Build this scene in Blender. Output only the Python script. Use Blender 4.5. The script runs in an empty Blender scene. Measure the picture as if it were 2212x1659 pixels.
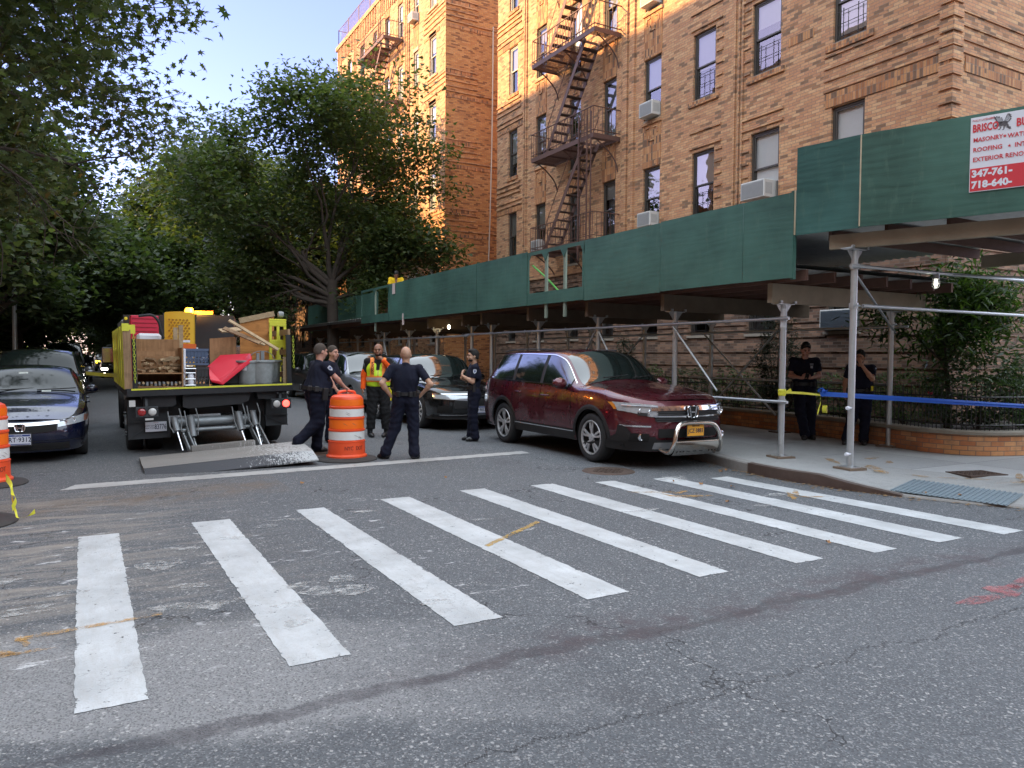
import bpy, bmesh, math, random
import numpy as np
from mathutils import Vector, Matrix, Euler
random.seed(7); rng = np.random.default_rng(7)
S = bpy.context.scene
COL = S.collection
# ---------------------------------------------------------------- camera
cam_d = bpy.data.cameras.new('camera'); cam = bpy.data.objects.new('camera', cam_d); COL.objects.link(cam)
S.camera = cam
cam_d.sensor_width = 36; cam_d.sensor_fit = 'HORIZONTAL'; cam_d.lens = 36*1640/2212
cam_d.clip_start = .05; cam_d.clip_end = 2000
yaw, pitch, roll = math.radians(29.5), math.radians(-2.0), math.radians(.45)
Fv = Vector((math.sin(yaw)*math.cos(pitch), math.cos(yaw)*math.cos(pitch), math.sin(pitch)))
R0 = Vector((math.cos(yaw), -math.sin(yaw), 0)); U0 = R0.cross(Fv)
Rv = R0*math.cos(roll) + U0*math.sin(roll); Uv = U0*math.cos(roll) - R0*math.sin(roll)
cam.matrix_world = Matrix(((Rv.x, Uv.x, -Fv.x, 0), (Rv.y, Uv.y, -Fv.y, 0), (Rv.z, Uv.z, -Fv.z, 1.62), (0, 0, 0, 1)))
# ---------------------------------------------------------------- sky, sun, exposure
SUN_EL, SUN_AZ = math.radians(20), math.radians(24)     # azimuth: degrees from -X towards +Y
SKY_TINT = (1.13, .87, 1.14, 1); CLOUD = (6.1, 6.75, 7.4, 1); FILL_CLOUD_F = .92
w = bpy.data.worlds.new('World'); S.world = w; w.use_nodes = True
nt = w.node_tree; nt.nodes.clear()
sky = nt.nodes.new('ShaderNodeTexSky'); sky.sky_type = 'NISHITA'; sky.sun_disc = False
sky.sun_elevation = SUN_EL; sky.altitude = 0; sky.air_density = 1.0; sky.dust_density = .5; sky.ozone_density = 2.2
# direction towards the sun
sd = Vector((-math.cos(SUN_AZ)*math.cos(SUN_EL), math.sin(SUN_AZ)*math.cos(SUN_EL), math.sin(SUN_EL)))
sky.sun_rotation = math.atan2(sd.x, sd.y)
bg = nt.nodes.new('ShaderNodeBackground'); bg.inputs[1].default_value = .15
wo = nt.nodes.new('ShaderNodeOutputWorld')
# unseen fill-light cloud added overhead and behind camera, clear blue sky down the street
def wn(t, **kw):
    n = nt.nodes.new(t)
    for k, v in kw.items(): setattr(n, k, v)
    return n
tc = wn('ShaderNodeTexCoord'); sep = wn('ShaderNodeSeparateXYZ'); nt.links.new(tc.outputs['Generated'], sep.inputs[0])
def wm(op, a, b, c=None):
    n = wn('ShaderNodeMath', operation=op)
    for i, q in enumerate((a, b, c)):
        if q is None: continue
        if isinstance(q, (int, float)): n.inputs[i].default_value = q
        else: nt.links.new(q, n.inputs[i])
    return n.outputs[0]
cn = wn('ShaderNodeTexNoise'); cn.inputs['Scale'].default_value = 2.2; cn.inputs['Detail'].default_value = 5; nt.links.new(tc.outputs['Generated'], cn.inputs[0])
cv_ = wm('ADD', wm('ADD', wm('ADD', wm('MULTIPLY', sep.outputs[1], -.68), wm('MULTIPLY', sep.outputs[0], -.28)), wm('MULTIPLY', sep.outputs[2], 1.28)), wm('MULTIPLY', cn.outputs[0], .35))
mr_ = wn('ShaderNodeMapRange', interpolation_type='SMOOTHSTEP'); nt.links.new(cv_, mr_.inputs[0]); mr_.inputs[1].default_value = .27; mr_.inputs[2].default_value = .85; mr_.inputs[4].default_value = FILL_CLOUD_F
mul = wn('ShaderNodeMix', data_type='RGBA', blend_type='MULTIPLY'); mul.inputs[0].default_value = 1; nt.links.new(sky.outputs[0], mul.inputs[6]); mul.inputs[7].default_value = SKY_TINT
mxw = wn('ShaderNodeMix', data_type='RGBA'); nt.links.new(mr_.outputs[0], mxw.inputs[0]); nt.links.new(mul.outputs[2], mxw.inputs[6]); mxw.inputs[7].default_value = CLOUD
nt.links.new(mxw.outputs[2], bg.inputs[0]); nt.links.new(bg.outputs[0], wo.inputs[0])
sun_d = bpy.data.lights.new('sun', 'SUN'); sun_d.energy = 5; sun_d.angle = math.radians(.5); sun_d.color = (1, .62, .27)
sun = bpy.data.objects.new('sun', sun_d); COL.objects.link(sun)
sun.rotation_euler = sd.to_track_quat('Z', 'Y').to_euler()
S.view_settings.view_transform = 'Standard'; S.view_settings.look = 'None'
S.view_settings.exposure = 1.6; S.view_settings.gamma = 1; S.view_settings.use_curve_mapping = False
S.render.engine = 'CYCLES'
S.cycles.max_bounces = 7; S.cycles.diffuse_bounces = 4; S.cycles.glossy_bounces = 3
S.cycles.transparent_max_bounces = 10; S.cycles.transmission_bounces = 3; S.cycles.use_denoising = True
S.cycles.caustics_reflective = False; S.cycles.caustics_refractive = False; S.cycles.sample_clamp_indirect = 4

# ---------------------------------------------------------------- node helper and materials
class NB:
    def __init__(s, name):
        s.m = bpy.data.materials.new(name); s.m.use_nodes = True; s.t = s.m.node_tree; s.t.nodes.clear()
        s.out = s.t.nodes.new('ShaderNodeOutputMaterial')
    def n(s, typ, ins=None, **kw):
        nd = s.t.nodes.new('ShaderNode' + typ)
        for k, v in kw.items(): setattr(nd, k, v)
        for k, v in (ins or {}).items(): s.put(nd.inputs[k], v)
        return nd
    def put(s, sock, v):
        if isinstance(v, bpy.types.NodeSocket): s.t.links.new(v, sock)
        elif isinstance(v, bpy.types.Node): s.t.links.new(v.outputs[0], sock)
        elif isinstance(v, (tuple, list)) and len(v) == 3 and sock.type == 'RGBA': sock.default_value = (*v, 1)
        else: sock.default_value = v
    def math(s, op, a, b=0., c=None, clamp=False):
        ins = {0: a, 1: b}
        if c is not None: ins[2] = c
        nd = s.n('Math', ins, operation=op); nd.use_clamp = clamp; return nd.outputs[0]
    def mix(s, f, a, b, blend='MIX'):
        nd = s.n('Mix', data_type='RGBA', blend_type=blend); s.put(nd.inputs[0], f); s.put(nd.inputs[6], a); s.put(nd.inputs[7], b)
        return nd.outputs[2]
    def ramp(s, f, stops, interp='LINEAR'):
        nd = s.n('ValToRGB', {0: f}); r = nd.color_ramp; r.interpolation = interp
        while len(r.elements) < len(stops): r.elements.new(.5)
        for e, (p, c) in zip(r.elements, stops):
            e.position = p; e.color = (*c, 1) if len(c) == 3 else c
        return nd.outputs[0]
    def noise(s, scale, detail=4, rough=.55, vec=None, dist=0):
        nd = s.n('TexNoise'); nd.inputs['Scale'].default_value = scale; nd.inputs['Detail'].default_value = detail
        nd.inputs['Roughness'].default_value = rough; nd.inputs['Distortion'].default_value = dist
        if vec is not None: s.put(nd.inputs['Vector'], vec)
        return nd.outputs[0]
    def pos(s): return s.n('NewGeometry').outputs['Position']
    def obj(s): return s.n('TexCoord').outputs['Object']
    def xyz(s, v): nd = s.n('SeparateXYZ', {0: v}); return nd.outputs[0], nd.outputs[1], nd.outputs[2]
    def comb(s, x=0., y=0., z=0.): return s.n('CombineXYZ', {0: x, 1: y, 2: z}).outputs[0]
    def bump(s, h, strength=.3, dist=.01):
        return s.n('Bump', {'Height': h, 'Strength': strength, 'Distance': dist}).outputs[0]
    def bsdf(s, **k):
        nd = s.n('BsdfPrincipled')
        for a, v in k.items():
            nm = {'col': 'Base Color', 'rough': 'Roughness', 'metal': 'Metallic', 'spec': 'Specular IOR Level', 'coat': 'Coat Weight',
                  'coatr': 'Coat Roughness', 'normal': 'Normal', 'emit': 'Emission Color', 'es': 'Emission Strength', 'alpha': 'Alpha',
                  'trans': 'Transmission Weight', 'ior': 'IOR', 'sheen': 'Sheen Weight', 'sub': 'Subsurface Weight'}[a]
            s.put(nd.inputs[nm], v)
        s.t.links.new(nd.outputs[0], s.out.inputs[0]); return nd
MC = {}
def M(name, col=None, rough=.6, metal=0., var=.12, scale=8., bump=0., coat=0., spec=.5, emit=None, es=0., bscale=60.):
    """plain surface with a little natural unevenness of colour and gloss"""
    if name in MC: return MC[name]
    b = NB(name); o = b.obj()
    n = b.noise(scale, 5, .6, o)
    f = b.math('MULTIPLY_ADD', n, 2*var, 1-var)
    c = b.mix(1., col, b.comb(f, f, f), 'MULTIPLY')
    k = dict(col=c, rough=b.math('MULTIPLY_ADD', b.noise(scale*3, 3, .5, o), .16, max(rough-.08, .02)), metal=metal, spec=spec, coat=coat)
    if coat: k['coatr'] = .04
    if emit: k['emit'] = emit; k['es'] = es
    if bump: k['normal'] = b.bump(b.noise(bscale, 4, .6, o), .6, bump)
    b.bsdf(**k); MC[name] = b.m; return b.m

# ---------------------------------------------------------------- mesh building
class MB:
    def __init__(s): s.v = []; s.f = []; s.mi = []
    def quad(s, *p, m=0):
        i = len(s.v); s.v += [tuple(q) for q in p]; s.f.append(tuple(range(i, i+len(p)))); s.mi.append(m); return s
    def box(s, x0, y0, z0, x1, y1, z1, m=0, T=None):
        P = [(x0,y0,z0),(x1,y0,z0),(x1,y1,z0),(x0,y1,z0),(x0,y0,z1),(x1,y0,z1),(x1,y1,z1),(x0,y1,z1)]
        if T is not None: P = [tuple(T @ Vector(p)) for p in P]
        i = len(s.v); s.v += P
        for f in ((0,3,2,1),(4,5,6,7),(0,1,5,4),(1,2,6,5),(2,3,7,6),(3,0,4,7)): s.f.append(tuple(i+a for a in f)); s.mi.append(m)
        return s
    def beam(s, a, b, wx, wz, m=0, up=(0, 0, 1), tw=0.):
        a = Vector(a); b = Vector(b); d = (b-a); L = d.length
        if L < 1e-6: return s
        d /= L; u = Vector(up)
        if abs(d.dot(u)) > .98: u = Vector((0, 1, 0))
        x = d.cross(u).normalized(); z = x.cross(d)
        if tw: q = Matrix.Rotation(tw, 3, d); x = q @ x; z = q @ z
        T = Matrix(((x.x, d.x, z.x, a.x), (x.y, d.y, z.y, a.y), (x.z, d.z, z.z, a.z), (0, 0, 0, 1)))
        return s.box(-wx/2, 0, -wz/2, wx/2, L, wz/2, m, T)
    def tube(s, pts, r, n=8, m=0, caps=True, rs=None):
        pts = [Vector(p) for p in pts]; k = len(pts); i0 = len(s.v); ref = None
        for j, p in enumerate(pts):
            d = (pts[min(j+1, k-1)] - pts[max(j-1, 0)]).normalized()
            if ref is None: ref = Vector((0, 0, 1)) if abs(d.z) < .9 else Vector((1, 0, 0))
            x = d.cross(ref).normalized(); y = x.cross(d); ref = -y if False else ref
            rr = rs[j] if rs else r
            for a in range(n):
                t = 2*math.pi*a/n; s.v.append(tuple(p + (x*math.cos(t)+y*math.sin(t))*rr))
        for j in range(k-1):
            for a in range(n):
                b_ = (a+1) % n
                s.f.append((i0+j*n+a, i0+j*n+b_, i0+(j+1)*n+b_, i0+(j+1)*n+a)); s.mi.append(m)
        if caps:
            s.f.append(tuple(i0+a for a in reversed(range(n)))); s.mi.append(m)
            s.f.append(tuple(i0+(k-1)*n+a for a in range(n))); s.mi.append(m)
        return s
    def lathe(s, prof, n=24, m=0, T=None, c=(0, 0, 0)):
        i0 = len(s.v); k = len(prof)
        for (r, z) in prof:
            for a in range(n):
                t = 2*math.pi*a/n; p = Vector((r*math.cos(t), r*math.sin(t), z))
                if T is not None: p = T @ p
                s.v.append((p.x+c[0], p.y+c[1], p.z+c[2]))
        for j in range(k-1):
            for a in range(n):
                b_ = (a+1) % n; s.f.append((i0+j*n+a, i0+j*n+b_, i0+(j+1)*n+b_, i0+(j+1)*n+a)); s.mi.append(m)
        return s
    def prism(s, poly, d, m=0, T=None):
        """extrude an (x, z) outline along y by d"""
        n = len(poly); i = len(s.v)
        for y in (0, d):
            for (x, z) in poly:
                p = Vector((x, y, z)); p = T @ p if T is not None else p; s.v.append(tuple(p))
        s.f.append(tuple(i+a for a in range(n))); s.mi.append(m)
        s.f.append(tuple(i+n+a for a in reversed(range(n)))); s.mi.append(m)
        for a in range(n): b_ = (a+1) % n; s.f.append((i+b_, i+a, i+n+a, i+n+b_)); s.mi.append(m)
        return s
    def grid(s, P, m=0, flip=False):
        """P: rows of points"""
        i = len(s.v); R_, C_ = len(P), len(P[0])
        for row in P: s.v += [tuple(p) for p in row]
        for a in range(R_-1):
            for b_ in range(C_-1):
                q = (i+a*C_+b_, i+a*C_+b_+1, i+(a+1)*C_+b_+1, i+(a+1)*C_+b_)
                s.f.append(q[::-1] if flip else q); s.mi.append(m)
        return s
    def merge(s, o, m):
        i = len(s.v); s.v += o.v; s.f += [tuple(i+a for a in f) for f in o.f]; s.mi += [m]*len(o.f); return s
    def build(s, name, mats, parent=None, smooth=False, loc=None, rot=None, bevel=0., angle=40):
        me = bpy.data.meshes.new(name); me.from_pydata(s.v, [], s.f)
        if not isinstance(mats, (list, tuple)): mats = [mats]
        for q in mats: me.materials.append(q)
        if len(mats) > 1: me.polygons.foreach_set('material_index', s.mi)
        bm = bmesh.new(); bm.from_mesh(me)
        if smooth: bmesh.ops.remove_doubles(bm, verts=bm.verts, dist=1e-4)
        if bevel:
            bmesh.ops.remove_doubles(bm, verts=bm.verts, dist=1e-5)
            ed = [e for e in bm.edges if len(e.link_faces) == 2 and e.calc_face_angle(0) > .6]
            bmesh.ops.bevel(bm, geom=ed, offset=bevel, segments=1, affect='EDGES', profile=.5)
        bmesh.ops.recalc_face_normals(bm, faces=bm.faces) if (smooth or bevel) else None
        bm.to_mesh(me); bm.free()
        if smooth:
            me.polygons.foreach_set('use_smooth', [True]*len(me.polygons))
            me.set_sharp_from_angle(angle=math.radians(angle))
        o = bpy.data.objects.new(name, me); COL.objects.link(o)
        if parent: o.parent = parent
        if loc is not None: o.location = loc
        if rot is not None: o.rotation_euler = rot
        return o
def tag(o, label=None, cat=None, group=None, kind=None):
    if label: o['label'] = label
    if cat: o['category'] = cat
    if group: o['group'] = group
    if kind: o['kind'] = kind
    return o
def thing(name, loc, label, cat, group=None, rz=0.):
    o = bpy.data.objects.new(name, None); COL.objects.link(o); o.location = loc; o.rotation_euler = (0, 0, rz)
    o.empty_display_size = .2; return tag(o, label, cat, group)
def copy_tree(o, parent=None):
    c = o.copy(); COL.objects.link(c); c.parent = parent
    for ch in KIDS(o): copy_tree(ch, c)
    return c
def KIDS(o): return [q for q in bpy.data.objects if q.parent == o]
def text_mesh(name, body, size, mat, parent=None, loc=(0, 0, 0), rot=(0, 0, 0), ext=.001, align='CENTER', sx=1., bold=0., shear=0., mat4=None, space=1.):
    cu = bpy.data.curves.new(name, 'FONT'); cu.body = body; cu.size = size; cu.extrude = ext; cu.align_x = align; cu.align_y = 'CENTER'
    cu.resolution_u = 2; cu.offset = bold; cu.shear = shear; cu.space_character = space
    tmp = bpy.data.objects.new('t', cu); COL.objects.link(tmp)
    dg = bpy.context.evaluated_depsgraph_get(); me = bpy.data.meshes.new_from_object(tmp.evaluated_get(dg))
    bpy.data.objects.remove(tmp); bpy.data.curves.remove(cu)
    me.materials.clear(); me.materials.append(mat)
    if sx != 1.: me.transform(Matrix.Diagonal((sx, 1, 1, 1)))
    o = bpy.data.objects.new(name, me); COL.objects.link(o)
    if parent: o.parent = parent
    if mat4 is not None: o.matrix_local = mat4
    else: o.location = loc; o.rotation_euler = rot
    return o
def smooth_path(pts, n=6):
    pts = [Vector(p) for p in pts]; out = []
    for i in range(len(pts)-1):
        p0 = pts[max(i-1, 0)]; p1 = pts[i]; p2 = pts[i+1]; p3 = pts[min(i+2, len(pts)-1)]
        for k in range(n):
            t = k/n; out.append(.5*((2*p1)+(p2-p0)*t+(2*p0-5*p1+4*p2-p3)*t*t+(3*p1-p0-3*p2+p3)*t**3))
    out.append(pts[-1]); return out
# ================================================================ materials of the setting
def asphalt():
    b = NB('asphalt'); p = b.pos(); x, y, z = b.xyz(p)
    fine = b.n('TexVoronoi', {'Vector': p, 'Scale': 125.}); fine2 = b.n('TexVoronoi', {'Vector': p, 'Scale': 78.})
    sp = b.math('GREATER_THAN', b.xyz(fine.outputs['Color'])[0], .80)
    sp2 = b.math('GREATER_THAN', b.xyz(fine2.outputs['Color'])[1], .955)
    near = b.math('LESS_THAN', y, 7.4)
    base = b.mix(b.noise(.55, 6, .6, p), (.080, .086, .093), (.130, .137, .143))
    base = b.mix(b.math('MULTIPLY', b.noise(4., 5, .7, p), .5), base, (.082, .088, .096))
    # paler worn strip of older paving in the near left, darker newer patch beyond it
    wob = b.math('MULTIPLY_ADD', b.noise(1.6, 4, .6, p), 1.1, -.55)
    yy = b.math('ADD', y, wob)
    def band(v, lo, hi, soft=.12):
        a = b.n('MapRange', {0: v, 1: lo-soft, 2: lo+soft}).outputs[0]; c = b.n('MapRange', {0: v, 1: hi-soft, 2: hi+soft, 3: 1., 4: 0.}).outputs[0]
        return b.math('MULTIPLY', a, c)
    pale = b.math('MULTIPLY', band(b.math('ADD', yy, b.math('MULTIPLY', x, .32)), 3.52, 4.95, .1), b.n('MapRange', {0: b.math('ADD', x, b.math('MULTIPLY', b.noise(2.5, 4, .7, p), 1.2)), 1: 1.5, 2: 2.9, 3: 1., 4: 0.}).outputs[0])
    base = b.mix(b.math('MULTIPLY', pale, .75), base, (.25, .25, .25))
    base = b.mix(b.math('MULTIPLY', sp, .42), base, (.30, .30, .30))
    base = b.mix(b.math('MULTIPLY', b.math('MULTIPLY', sp2, b.noise(1.3, 2, .5, p)), .85), base, (.50, .49, .47))
    dk = b.math('LESS_THAN', b.xyz(fine.outputs['Color'])[2], .22)
    base = b.mix(b.math('MULTIPLY', dk, .5), base, (.045, .045, .048))
    # long dark wet joint line across the foreground
    # centre line of the joint: y = 3.50 + bends
    cl = b.math('ADD', b.math('MULTIPLY_ADD', b.noise(.7, 3, .6, b.comb(x, 0., 0.)), .5, 3.22), 0.)
    dd = b.math('ABSOLUTE', b.math('SUBTRACT', y, b.math('ADD', cl, b.math('MULTIPLY_ADD', b.noise(14, 4, .7, p), .10, -.05))))
    wv = b.math('MULTIPLY_ADD', b.noise(1.9, 2, .5, b.comb(x, 3., 0.)), .11, -.003)
    joint = b.n('MapRange', {0: b.math('SUBTRACT', dd, wv), 1: -.012, 2: .02, 3: 1., 4: 0.}).outputs[0]
    base = b.mix(b.math('MULTIPLY', joint, b.math('MULTIPLY_ADD', b.noise(5, 3, .6, p), 1., .02)), base, (.036, .034, .039))
    # thin crack
    c2 = b.math('ADD', b.math('MULTIPLY_ADD', b.noise(1.7, 9, .78, b.comb(x, 7., 0.)), .55, 2.42), b.math('MULTIPLY', x, -.01))
    d2 = b.math('ABSOLUTE', b.math('SUBTRACT', y, c2))
    crack = b.math('MULTIPLY', b.math('LESS_THAN', d2, b.math('MULTIPLY', b.noise(9, 2, .5, p), .011)), b.math('GREATER_THAN', x, 1.3))
    crm = b.n('TexVoronoi', {'Vector': b.n('VectorMath', {0: p, 1: b.n('TexNoise', {'Vector': p, 'Scale': 3., 'Detail': 5.}).outputs[1]}, operation='ADD').outputs[0], 'Scale': .33}, feature='DISTANCE_TO_EDGE').outputs[0]
    crack = b.math('MAXIMUM', crack, b.math('MULTIPLY', b.math('LESS_THAN', crm, .0028), b.math('GREATER_THAN', b.noise(.6, 2, .5, p), .5)))
    base = b.mix(b.math('MULTIPLY', crack, .85), base, (.03, .03, .032))
    # plaster and mud tracked over the left of the crossing
    dirtm = b.math('MULTIPLY', band(b.math('ADD', x, b.math('MULTIPLY', b.noise(1.1, 3, .6, p), 1.5)), -3.5, 1.6, .9), band(yy, 5.2, 10.2, .8))
    st = b.noise(2.2, 6, .65, b.n('VectorMath', {0: p, 1: (.55, 2.6, 1.)}, operation='MULTIPLY').outputs[0], .6)
    base = b.mix(b.math('MULTIPLY', dirtm, b.ramp(st, [(.44, (0, 0, 0)), (.66, (.8, .8, .8))])), base, (.29, .26, .225))
    b2 = b.math('MULTIPLY', band(b.math('ADD', y, b.math('MULTIPLY', x, -.22)), 9.0, 9.75, .4), b.math('LESS_THAN', x, 2.2))
    base = b.mix(b.math('MULTIPLY', b2, b.ramp(b.noise(3., 5, .6, p), [(.35, (0, 0, 0)), (.7, (.75, .75, .75))])), base, (.17, .115, .07))
    # white plaster splashes
    sc = b.noise(3.4, 7, .72, b.n('VectorMath', {0: p, 1: (.8, 2.0, 1.)}, operation='MULTIPLY').outputs[0], .2)
    wm = b.math('MULTIPLY', b.ramp(sc, [(.60, (0, 0, 0)), (.68, (1, 1, 1))]), b.math('MULTIPLY', b.math('LESS_THAN', x, 3.1), band(y, 4.2, 8.6, .5)))
    base = b.mix(b.math('MULTIPLY', wm, b.math('MULTIPLY_ADD', sp, -.4, .95)), base, (.62, .62, .62))
    # dark drips near gutter and oil
    oil = b.ramp(b.noise(1.0, 5, .6, b.n('VectorMath', {0: p, 1: (1., .5, 1.)}, operation='MULTIPLY').outputs[0]), [(.60, (0, 0, 0)), (.78, (.6, .6, .6))])
    base = b.mix(oil, base, (.07, .067, .070))
    # faded dark purple-brown stains along the joint to the right
    pb = b.math('MULTIPLY', band(b.math('SUBTRACT', y, b.math('MULTIPLY', b.noise(1.2, 4, .6, b.comb(x, 1., 0.)), .5)), 3.12, 3.5, .12), band(x, 1.8, 7., .8))
    base = b.mix(b.math('MULTIPLY', pb, b.ramp(b.noise(4, 5, .7, p), [(.4, (0, 0, 0)), (.62, (.7, .7, .7))])), base, (.075, .058, .063))
    h = b.math('ADD', b.math('MULTIPLY', fine.outputs['Distance'], .6), b.math('MULTIPLY', b.noise(30, 4, .6, p), .5))
    h = b.math('SUBTRACT', h, b.math('MULTIPLY', crack, 2.))
    b.bsdf(col=base, rough=b.math('MULTIPLY_ADD', joint, -.25, .86), spec=.35, normal=b.bump(h, .55, .012)); return b.m
def paint(name, col, wear=.46, amax=1., soft=.02):
    b = NB(name); p = b.pos()
    n1 = b.noise(9, 8, .72, p); n2 = b.noise(2.0, 4, .6, p)
    c = b.mix(b.ramp(n2, [(.3, (0, 0, 0)), (.7, (1, 1, 1))]), tuple(q*.66 for q in col), col)
    ck = b.n('TexVoronoi', {'Vector': b.n('VectorMath', {0: p, 1: b.n('TexNoise', {'Vector': p, 'Scale': 6., 'Detail': 4.}).outputs[1]}, operation='ADD').outputs[0], 'Scale': 2.3}, feature='DISTANCE_TO_EDGE').outputs[0]
    ck = b.math('MULTIPLY', b.math('LESS_THAN', ck, .012), b.math('GREATER_THAN', b.noise(1.1, 3, .6, p), .52)); c = b.mix(b.math('MULTIPLY', ck, .4), c, (.14, .14, .14))
    c = b.mix(b.math('MULTIPLY', b.ramp(b.noise(5, 6, .7, b.n('VectorMath', {0: p, 1: (3., .6, 1.)}, operation='MULTIPLY').outputs[0]), [(.45, (0, 0, 0)), (.75, (1, 1, 1))]), .5), c, (.34, .33, .31))
    gr = b.n('TexVoronoi', {'Vector': p, 'Scale': 95.})
    c = b.mix(b.math('MULTIPLY', b.math('GREATER_THAN', b.xyz(gr.outputs['Color'])[0], .84), .3), c, (.36, .35, .33))
    k = b.math('ADD', b.math('MULTIPLY', n1, .75), b.math('MULTIPLY', b.noise(60, 3, .6, p), .25))
    # distance to the sheet's edge rides in a mesh attribute
    ed = b.n('Attribute', attribute_name='edge').outputs['Fac']
    k = b.math('ADD', k, b.math('MULTIPLY', b.n('MapRange', {0: ed, 1: 0., 2: .02, 3: -.07, 4: 0.}).outputs[0], 1.))
    al = b.n('MapRange', {0: k, 1: wear-.155, 2: wear-.155+soft, 4: amax}).outputs[0]
    b.bsdf(col=c, rough=.75, alpha=al, normal=b.bump(b.math('MULTIPLY', gr.outputs['Distance'], .5), .35, .01)); return b.m
def concrete(name, c0, c1, joint=(0, 0), off=(0, 0), spots=.5):
    b = NB(name); p = b.pos(); x, y, z = b.xyz(p)
    n = b.noise(1.1, 7, .65, p); c = b.mix(n, c0, c1)
    c = b.mix(b.math('MULTIPLY', b.ramp(b.noise(7, 6, .7, p), [(.5, (0, 0, 0)), (.8, (1, 1, 1))]), spots), c, tuple(q*.5 for q in c0))
    c = b.mix(b.math('MULTIPLY', b.math('GREATER_THAN', b.xyz(b.n('TexVoronoi', {'Vector': p, 'Scale': 120.}).outputs['Color'])[0], .85), .25), c, (.12, .12, .12))
    h = b.noise(60, 5, .6, p)
    if joint[0]:
        a = b.math('ABSOLUTE', b.math('SUBTRACT', b.math('FRACT', b.math('DIVIDE', b.math('ADD', x, off[0]), joint[0])), .5))
        d = b.math('ABSOLUTE', b.math('SUBTRACT', b.math('FRACT', b.math('DIVIDE', b.math('ADD', y, off[1]), joint[1])), .5))
        j = b.math('MAXIMUM', b.math('LESS_THAN', a, .006/joint[0]), b.math('LESS_THAN', d, .006/joint[1]))
        c = b.mix(b.math('MULTIPLY', j, .75), c, (.05, .05, .05)); h = b.math('SUBTRACT', h, j)
        # slab to slab difference
        fx = b.math('FLOOR', b.math('ADD', b.math('DIVIDE', b.math('ADD', x, off[0]), joint[0]), .5)); fy = b.math('FLOOR', b.math('ADD', b.math('DIVIDE', b.math('ADD', y, off[1]), joint[1]), .5))
        wn = b.n('TexWhiteNoise', {'Vector': b.comb(fx, fy, 0.)}).outputs[0]
        q = b.math('MULTIPLY_ADD', wn, .22, .88); c = b.mix(1., c, b.comb(q, q, q), 'MULTIPLY')
    b.bsdf(col=c, rough=.85, spec=.3, normal=b.bump(h, .35, .008)); return b.m
def brick(name, pal, bw=.215, bh=.0672, vert=False, mort=(.20, .17, .14), dirt=.2, mw=.010, seed=0., mixdark=.14):
    """running-bond brickwork; u runs along the wall (x+y), v is height"""
    b = NB(name); p = b.pos(); x, y, z = b.xyz(p)
    u = b.math('ADD', x, y)
    U_, V_ = (z, u) if vert else (u, z)
    v = b.math('DIVIDE', V_, bh); row = b.math('FLOOR', v)
    sh = b.math('MULTIPLY', b.math('MODULO', b.math('ABSOLUTE', row), 2.), .5)
    uu = b.math('ADD', b.math('DIVIDE', U_, bw), sh) if not vert else b.math('DIVIDE', U_, bw)
    colm = b.math('FLOOR', uu); fu = b.math('FRACT', uu); fv = b.math('FRACT', v)
    jit = b.math('MULTIPLY', b.noise(25, 2, .5, p), .5)
    m = b.math('MAXIMUM', b.math('LESS_THAN', fu, mw/bw), b.math('LESS_THAN', fv, mw/bh))
    wn = b.n('TexWhiteNoise', {'Vector': b.comb(colm, row, seed)})
    k = wn.outputs[0]
    clump = b.noise(.9, 3, .6, b.comb(b.math('MULTIPLY', u, .6), b.math('MULTIPLY', z, 1.6), seed))
    k2 = b.math('ADD', k, b.math('MULTIPLY_ADD', clump, mixdark, -mixdark*.5), clamp=True)
    n = len(pal); c = b.ramp(k2, [(i/n, q) for i, q in enumerate(pal)], 'CONSTANT')
    var = b.math('MULTIPLY_ADD', b.noise(16, 5, .7, p), .7, .65); c = b.mix(1., c, b.comb(var, var, var), 'MULTIPLY')
    gd = b.ramp(b.noise(.45, 6, .6, b.n('VectorMath', {0: p, 1: (1., 1., .45)}, operation='MULTIPLY').outputs[0]), [(.42, (0, 0, 0)), (.75, (1, 1, 1))])
    c = b.mix(b.math('MULTIPLY', gd, dirt), c, (.10, .075, .055))
    c = b.mix(b.math('MULTIPLY', m, .85), c, mort)
    h = b.math('ADD', b.math('MULTIPLY', b.math('SUBTRACT', 1., m), 1.), b.math('MULTIPLY', wn.outputs[0], .45)); h = b.math('ADD', h, b.math('MULTIPLY', b.noise(90, 3, .6, p), .25))
    b.bsdf(col=c, rough=.86, spec=.25, normal=b.bump(h, .75, .008)); return b.m
PAL = [(0.223, 0.13, 0.078), (0.311, 0.162, 0.087), (0.465, 0.235, 0.122), (0.505, 0.267, 0.139), (0.539, 0.293, 0.154), (0.477, 0.241, 0.13), (0.56, 0.319, 0.166), (0.519, 0.274, 0.143), (0.574, 0.344, 0.184), (0.471, 0.235, 0.128), (0.526, 0.3, 0.16), (0.436, 0.222, 0.122)]
PALS = [(0.312, 0.130, 0.060), (0.458, 0.205, 0.088), (0.395, 0.177, 0.080), (0.520, 0.260, 0.120), (0.177, 0.102, 0.064), (0.468, 0.233, 0.104)]
PALW = [(.60, .30, .13), (0.520, 0.223, 0.096), (0.603, 0.279, 0.120), (0.541, 0.205, 0.080), (0.645, 0.335, 0.152), (0.478, 0.186, 0.080), (0.572, 0.298, 0.144)]
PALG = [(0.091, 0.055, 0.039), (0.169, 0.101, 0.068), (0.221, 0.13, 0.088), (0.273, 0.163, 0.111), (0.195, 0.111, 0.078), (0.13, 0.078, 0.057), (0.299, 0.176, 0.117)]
m_brick = brick('tan_orange_brick', PAL)
m_brick_flank = brick('orange_brick_of_the_court', [(.26, .115, .05), (.44, .20, .075), (.50, .24, .09), (.54, .27, .10), (.48, .22, .085), (.56, .29, .12)], seed=3.)
m_soldier = brick('upright_brick', PALS, vert=True, seed=5.)
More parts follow.
